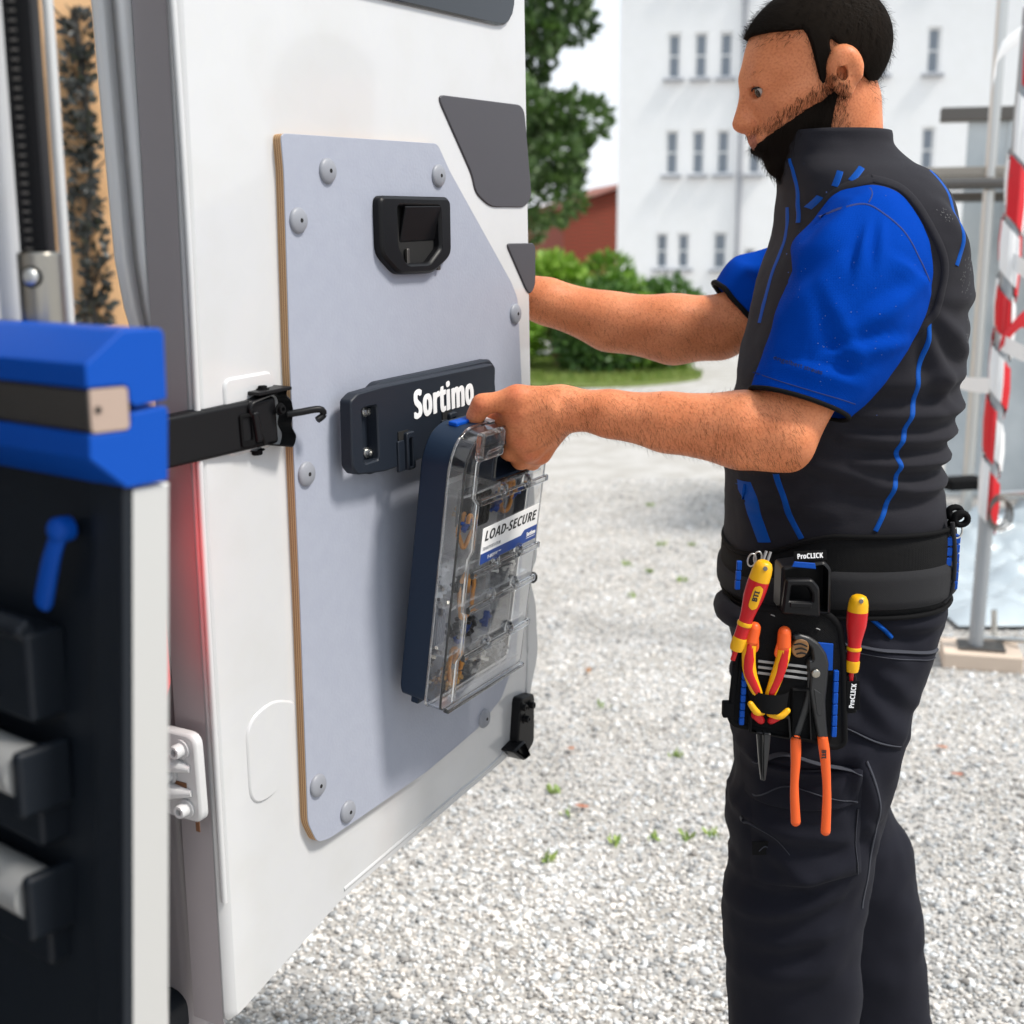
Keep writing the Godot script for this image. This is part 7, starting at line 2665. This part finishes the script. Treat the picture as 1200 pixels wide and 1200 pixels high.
	# key rings on the belt above the pouch
	for q in [[Vector3(-0.0594, 0.1495, 0), 0.0072], [Vector3(-0.0522, 0.1527, 0), 0.0068]]:
		pts = PackedVector3Array()
		for k in 21:
			var w := TAU * k / 20.0
			pts.append(q[0] + Vector3(cos(w) * q[1] * 0.7, sin(w) * q[1] * 1.25, 0.004 * sin(w) + 0.006))
		g = G.new()
		g.tube(pts, 0.0011, 8, false)
		put("split_ring", g, M.zinc, po)
	for q in [Vector3(-0.0437, 0.1527, 0), Vector3(-0.0384, 0.1516, 0)]:
		g = G.new()
		g.tube(PackedVector3Array([q + Vector3(0.003, 0.007, 0), q + Vector3(-0.003, -0.012, 0.002)]), 0.0018, 8)
		put("cord_end", g, M.alu_grey, po)

	# long nose pliers, hanging nose down
	var pl := thing("needle_nose_pliers", "red and yellow insulated long nose pliers hanging nose down in the pouch", "pliers", "", O)
	var zo := Vector3(0, 0, 0.011)
	for q in [[Vector3(-0.0541, 0.0627, 0), Vector3(-0.0595, 0.0359, 0), Vector3(-0.0573, 0.0056, 0), Vector3(-0.0465, -0.0226, 0), Vector3(-0.038, -0.0477, 0), 1.0], [Vector3(-0.0164, 0.0571, 0), Vector3(-0.0163, 0.0292, 0), Vector3(-0.0237, 0, 0), Vector3(-0.0313, -0.0249, 0), Vector3(-0.038, -0.0477, 0), -1.0]]:
		var hd := Node3D.new()
		hd.name = "handle"
		pl.add_child(hd, true)
		g = G.new()
		flat_tube(g, [q[0] + zo, q[1] + zo, q[2] + zo, q[3] + zo], [0.0078, 0.0088, 0.0084, 0.0066], 0.8)
		put("grip", g, M.tool_yellow, hd)
		g = G.new()
		var fz := zo + Vector3(0.0012 * -q[5], 0, 0.0035)
		flat_tube(g, [q[0].lerp(q[1], 0.75) + fz, q[1].lerp(q[2], 0.4) + fz, q[2] + fz, q[3] + fz + Vector3(0, 0.004, 0)], [0.0056, 0.0066, 0.0062, 0.0042], 0.62)
		put("grip_inlay", g, M.tool_red, hd)
		g = G.new()
		flat_tube(g, [q[0] + zo + Vector3(0, 0.001, 0), q[0].lerp(q[1], 0.6) + zo], [0.0083, 0.0090], 0.84)
		put("end_cap", g, M.tool_orange, hd)
		g = G.new()
		flat_tube(g, [q[0].lerp(q[1], 0.5) + zo + Vector3(0.007 * q[5], 0, 0), q[0].lerp(q[1], 0.9) + zo + Vector3(0.0095 * q[5], 0, 0), q[1] + zo + Vector3(0.0085 * q[5], -0.002, 0)], [0.0022, 0.0022, 0.0018], 1.0)
		put("hook", g, M.tool_orange, hd)
	for q in [[Vector3(-0.0558, -0.034, 0), Vector3(-0.0479, -0.0442, 0), Vector3(-0.0391, -0.0465, 0)], [Vector3(-0.0089, -0.0431, 0), Vector3(-0.0184, -0.0499, 0), Vector3(-0.0304, -0.0488, 0)]]:
		g = G.new()
		flat_tube(g, [q[0] + zo + Vector3(0, 0, 0.004), q[1] + zo + Vector3(0, 0, 0.005), q[2] + zo], [0.0038, 0.0046, 0.004], 0.9)
		put("guard", g, M.tool_yellow, pl)
	for q in [[Vector3(-0.0476, -0.0499, 0), Vector3(-0.041, -0.0545, 0)], [Vector3(-0.0215, -0.0522, 0), Vector3(-0.028, -0.0545, 0)]]:
		g = G.new()
		flat_tube(g, [q[0] + zo, q[1] + zo + Vector3(0, -0.003, 0)], [0.0065, 0.005], 0.8)
		put("guard_shank", g, M.tool_red, pl)
	for q in [[Vector2(-0.0451, -0.074), Vector2(-0.0378, -0.074), Vector2(-0.0354, -0.126), Vector2(-0.0353, -0.1389), Vector2(-0.0372, -0.1389), Vector2(-0.0408, -0.1144)], [Vector2(-0.0365, -0.074), Vector2(-0.0271, -0.0763), Vector2(-0.029, -0.1086), Vector2(-0.0317, -0.1389), Vector2(-0.0344, -0.14), Vector2(-0.0351, -0.126)]]:
		g = G.new()
		g.plate(at(Vector3(0, 0, 0.006)), PackedVector2Array(q), -0.004, 0.004, 0.0012)
		put("jaw", g, M.tool_steel, pl)
	# slip joint pliers with long orange grips
	var wp := thing("slip_joint_pliers", "black slip joint pliers with long orange grips hanging head up in the pouch", "pliers", "", O)
	g = G.new()
	g.plate(at(Vector3(0, 0, 0.0045)), round_poly(PackedVector2Array([Vector2(-0.0056, 0.0531), Vector2(0.0029, 0.0551), Vector2(0.0158, 0.0513), Vector2(0.0291, 0.0424), Vector2(0.0387, 0.0286), Vector2(0.0424, 0.0152), Vector2(0.0419, -0.0096), Vector2(0.0405, -0.0344), Vector2(0.0432, -0.0618), Vector2(0.0464, -0.0828), Vector2(0.0334, -0.0828), Vector2(0.0252, -0.0481), Vector2(0.0192, -0.0209), Vector2(0.0194, 0.0017), Vector2(0.015, 0.0147), Vector2(0.0164, 0.021), Vector2(0.022, 0.0205), Vector2(0.0191, 0.0364), Vector2(0.0075, 0.0464), Vector2(-0.0031, 0.0451)]), 0.003, 3), -0.007, 0.0035, 0.0028)
	g.plate(at(Vector3(0, 0, 0.0079)), round_poly(PackedVector2Array([Vector2(0.0244, -0.0163), Vector2(0.0344, -0.0231), Vector2(0.0358, -0.0526), Vector2(0.0303, -0.0504)]), 0.002, 3), 0.0, 0.0010, 0.0005)
	put("lever", g, M.tool_steel, wp)
	g = G.new()
	flat_tube(g, [Vector3(0.0204, 0.0174, 0.0015), Vector3(0.0244, 0.0005, 0.0015), Vector3(0.0227, -0.0281, 0.0005), Vector3(0.0144, -0.0568, 0), Vector3(0.0069, -0.0821, 0)], [0.0065, 0.0085, 0.007, 0.005, 0.005], 0.45)
	put("lever", g, M.tool_steel, wp)
	g = G.new()
	var pc: Vector3 = Vector3(0.0059, 0.0364, 0.005)
	g.plate(at(pc + Vector3(0, 0, -0.001), Vector3(0, 0, -18)), round_poly(PackedVector2Array([Vector2(-0.010, -0.008), Vector2(-0.002, -0.0135), Vector2(0.008, -0.010), Vector2(0.0105, 0.002), Vector2(0.005, 0.0125), Vector2(-0.008, 0.0115), Vector2(-0.012, 0.002)]), 0.005, 4), -0.003, 0.0045, 0.0012)
	put("jaw_cover", g, mat(lin(0.23, 0.11, 0.035), 0.45), wp)
	g = G.new()
	for k in 3:
		flat_tube(g, [pc + Vector3(-0.009 + 0.002 * k, 0.005 - k * 0.006, 0.0038), pc + Vector3(-0.001 + 0.001 * k, 0.0065 - k * 0.006, 0.0044), pc + Vector3(0.007, 0.003 - k * 0.005, 0.0038)], [0.0009, 0.0011, 0.0009], 0.8)
	put("jaw_serration", g, M.hole, wp)
	g = G.new()
	var pv: Vector3 = Vector3(0.0254, 0.0045, 0.01)
	g.lathe(Transform3D(Basis(Vector3.RIGHT, PI / 2), pv), [Vector2(0.0056, -0.003), Vector2(0.0056, 0.0012), Vector2(0.005, 0.0024), Vector2(0.0025, 0.003), Vector2(0, 0.003)], 20)
	put("pivot_bolt", g, M.steel, wp)
	for q in [[Vector3(0.0399, -0.0832, 0.003), Vector3(0.0447, -0.1132, 0.003), Vector3(0.0492, -0.1598, 0.003), Vector3(0.0501, -0.2116, 0.003)], [Vector3(0.0065, -0.0867, 0), Vector3(0.0078, -0.1144, 0), Vector3(0.0079, -0.1552, 0), Vector3(0.0116, -0.2, 0)]]:
		g = G.new()
		flat_tube(g, q, [0.0068, 0.0070, 0.0062, 0.0054, 0.0060, 0.0064], 0.75, 8)
		put("grip", g, M.tool_orange, wp)
	write("lettering", "BTI", 0.011, 0.0058, at(Vector3(0.0411, -0.1038, 0.009) + Vector3(0, 0, 0.0002), Vector3(0, 0, -88)), M.print_black, wp, 0.0, 900, 0.0004)
	# screwdrivers
	screwdriver("red and yellow screwdriver tilted in its sleeve left of the pliers", Vector3(-0.0486, 0.1558, 0.035), Vector3(-0.0789, 0.0383, 0.025), O, true)
	screwdriver("upright red and yellow screwdriver at the right edge of the pouch", Vector3(0.0787, 0.1022, -0.005), Vector3(0.0745, 0.0006, -0.005), O, false)
	# sheath with tag under the right screwdriver
	var shx := thing("screwdriver_sheath", "narrow black sheath with a white lettered tag right of the pouch", "sheath", "", O)
	g = G.new()
	g.box(Transform3D(Basis(Vector3(0, 0, 1), 0.06), (Vector3(0.0741, -0.0285, -0.01) as Vector3)), Vector3(0.018, 0.052, 0.014), 0.004)
	put("sleeve", g, M.webbing, shx)
	g = G.new()
	g.box(Transform3D(Basis(Vector3(0, 0, 1), 0.06), (Vector3(0.0769, -0.0283, 0) as Vector3)), Vector3(0.0165, 0.0385, 0.0016), 0.0006)
	var stg := put("woven_tag", g, M.black_matt, shx)
	write("lettering", "ProCLICK", 0.032, 0.0062, Transform3D(Basis(Vector3(0, 0, 1), PI / 2 - 0.06), (Vector3(0.0758, -0.0283, 0) as Vector3) + Vector3(0, 0, 0.0011)), M.print_white, stg, 0.0, 900, 0.0002)
	g = G.new()
	g.box(at(Vector3(0.0702, -0.0583, -0.01)), Vector3(0.003, 0.007, 0.003), 0.001)
	put("red_thread", g, M.tool_red, shx)

func screwdriver(label: String, top: Vector3, end: Vector3, O: Transform3D, logo: bool) -> void:
	var sd := thing("screwdriver", label, "screwdriver", "screwdrivers at the tool pouch", O)
	var y := (top - end).normalized()
	var x := y.cross(Vector3(0, 0, 1)).normalized()
	var xf := Transform3D(Basis(x, y, x.cross(y)), end)
	var L := top.distance_to(end)
	var P := func(q: Array) -> Array:
		var o := []
		for e in q:
			o.append(Vector2(e[0], (1.0 - e[1]) * L))
		return o
	var g := G.new()
	g.lathe(xf, P.call([[0.0, 0.0], [0.0052, 0.002], [0.0088, 0.02], [0.0112, 0.06], [0.0124, 0.12], [0.0128, 0.21]]), 28)
	put("end_cap", g, M.tool_yellow, sd)
	g = G.new()
	g.lathe(xf, P.call([[0.0129, 0.21], [0.0130, 0.30], [0.0124, 0.40], [0.0104, 0.50], [0.0086, 0.60], [0.0083, 0.66], [0.0088, 0.70], [0.0088, 0.70], [0.0084, 0.70], [0.0082, 0.76], [0.0080, 0.80], [0.0082, 0.86]]), 28)
	put("grip", g, M.tool_red, sd)
	g = G.new()
	g.lathe(xf, P.call([[0.0086, 0.665], [0.0092, 0.675], [0.0093, 0.70], [0.0089, 0.71]]), 28)
	put("ring", g, M.tool_yellow, sd)
	g = G.new()
	g.lathe(xf, P.call([[0.0083, 0.84], [0.0089, 0.86], [0.0088, 0.94], [0.0078, 0.985], [0.0078, 0.985], [0.003, 1.0], [0.0, 1.0]]), 28)
	put("collar", g, M.tool_yellow, sd)
	g = G.new()
	g.lathe(xf, [Vector2(0.0032, 0.0), Vector2(0.0032, -0.012), Vector2(0, -0.013)], 12)
	put("shaft", g, M.tool_red, sd)
	g = G.new()
	g.lathe(xf * Transform3D(Basis(Vector3.RIGHT, 1.15), Vector3(0, L * 0.935, 0.0085)), [Vector2(0.0028, 0.0), Vector2(0.0028, 0.0035), Vector2(0.0028, 0.0035), Vector2(0, 0.0036)], 14)
	put("hang_hole", g, M.steel_dark, sd)
	if logo:
		# bent label on the front of the grip
		var rows := []
		for j in 13:
			var v := j / 12.0
			var hw := 0.48 * sqrt(maxf(0.02, 1.0 - pow(2.0 * v - 1.0, 6.0)))
			var row := PackedVector3Array()
			for i in 9:
				var w := lerpf(-hw, hw, i / 8.0)
				var r := 0.01335 - 0.0008 * v
				row.append(xf * Vector3(sin(w) * r, lerpf(0.76, 0.50, v) * L, cos(w) * r))
			rows.append(row)
		g = G.new()
		g.grid(rows)
		var lb := put("grip_label", g, M.tool_yellow, sd)
		write("lettering", "BTI", 0.013, 0.0062, xf * Transform3D(Basis(Vector3(0, 0, 1), PI / 2), Vector3(-0.001, 0.65 * L, 0.0133)), M.print_black, lb, 0.0, 900, 0.0004)

# ---------------------------------------------------------------- small growth and litter in the yard
func build_details() -> void:
	var r := RandomNumberGenerator.new()
	r.seed = 99
	var lf := leaf_mesh(0.012, 0.035)
	var k := 0
	for p in [Vector3(0.8152, 0, -7.3201), Vector3(0.5502, 0, -5.8729), Vector3(0.7629, 0, -5.5662), Vector3(0.5215, 0, -5.3025), Vector3(0.6442, 0, -5.7237), Vector3(0.1461, 0, -3.1084), Vector3(0.2573, 0, -2.9507), Vector3(0.3585, 0, -2.9743), Vector3(0.4455, 0, -2.9791), Vector3(0.1221, 0, -3.2596), Vector3(0.7614, 0, -6.2901), Vector3(0.9224, 0, -6.2901), Vector3(0.2931, 0, -3.93), Vector3(0.0833, 0, -2.8593), Vector3(0.5076, 0, -2.9887), Vector3(0.4906, 0, -3.5134)]:
		var n := 7 + r.randi() % 9
		var g := G.new()
		for j in n:
			var m := G.new()
			var y := Vector3(r.randfn() * 0.7, 1.0, r.randfn() * 0.7).normalized()
			var q := Basis(Quaternion(Vector3.UP, y)) * Basis(Vector3.UP, r.randf() * TAU)
			g.col = Color(0.16, 0.27, 0.05).lerp(Color(0.34, 0.44, 0.12), r.randf())
			g.take(lf, Transform3D(q.scaled(Vector3.ONE * r.randf_range(0.4, 0.95)), Vector3(r.randfn() * 0.009, 0.002, r.randfn() * 0.008)))
		var o := put("weed_tuft", g, M.weed, self, true)
		o.position = p
		tag(o, ["small weed tuft in the gravel beneath the worker's forearm, the farthest back", "weed tuft with few blades left of the parts-case height in mid yard", "pale weed tuft standing alone halfway between door and worker", "weed tuft close behind a pair of smaller ones in mid yard", "tiny weed tuft between two others in mid yard", "weed tuft in the gravel just past the lower door corner", "weed tuft in the near gravel left of the worker's knee", "broad weed tuft in the near gravel beside the knee pocket", "weed tuft nearest to the worker's knee", "thin weed tuft below the black door stop", "faint weed tuft right of the middle of the yard", "faint weed tuft just before the worker's belt buckle", "single weed tuft level with the door's lower edge", "nearest weed tuft under the door at the bottom of the view", "weed tuft half hidden by the worker's thigh pocket", "lone weed tuft in front of the tool pouch"][k], "weed", "weeds in the gravel yard")
		k += 1
	var ln := 0
	for q in [[Vector3(0.1836, 0, -3.5659), Color(0.34, 0.13, 0.06)], [Vector3(1.3008, 0, -3.5659), Color(0.36, 0.15, 0.08)], [Vector3(1.2763, 0, -3.3641), Color(0.32, 0.10, 0.05)], [Vector3(0.2646, 0, -4.2562), Color(0.30, 0.15, 0.07)], [Vector3(0.2048, 0, -3.1503), Color(0.33, 0.12, 0.06)]]:
		var g := G.new()
		g.col = q[1]
		g.take(leaf_mesh(0.022, 0.04), Transform3D(Basis.from_euler(Vector3(-1.35, r.randf() * TAU, 0.1)), Vector3(0, 0.016, 0)))
		var o := put("dry_leaf", g, M.weed, self, true)
		o.position = q[0]
		tag(o, ["dry reddish leaf on the gravel right of the black door stop", "dry brown leaf on the gravel behind the worker's thigh, the farther one", "dry red leaf on the gravel behind the worker's knee, the nearer one", "small dry leaf on the gravel beside the lower end of the case", "dry rusty leaf on the near gravel among the weed tufts"][ln], "leaf", "dry leaves on the gravel")
		ln += 1
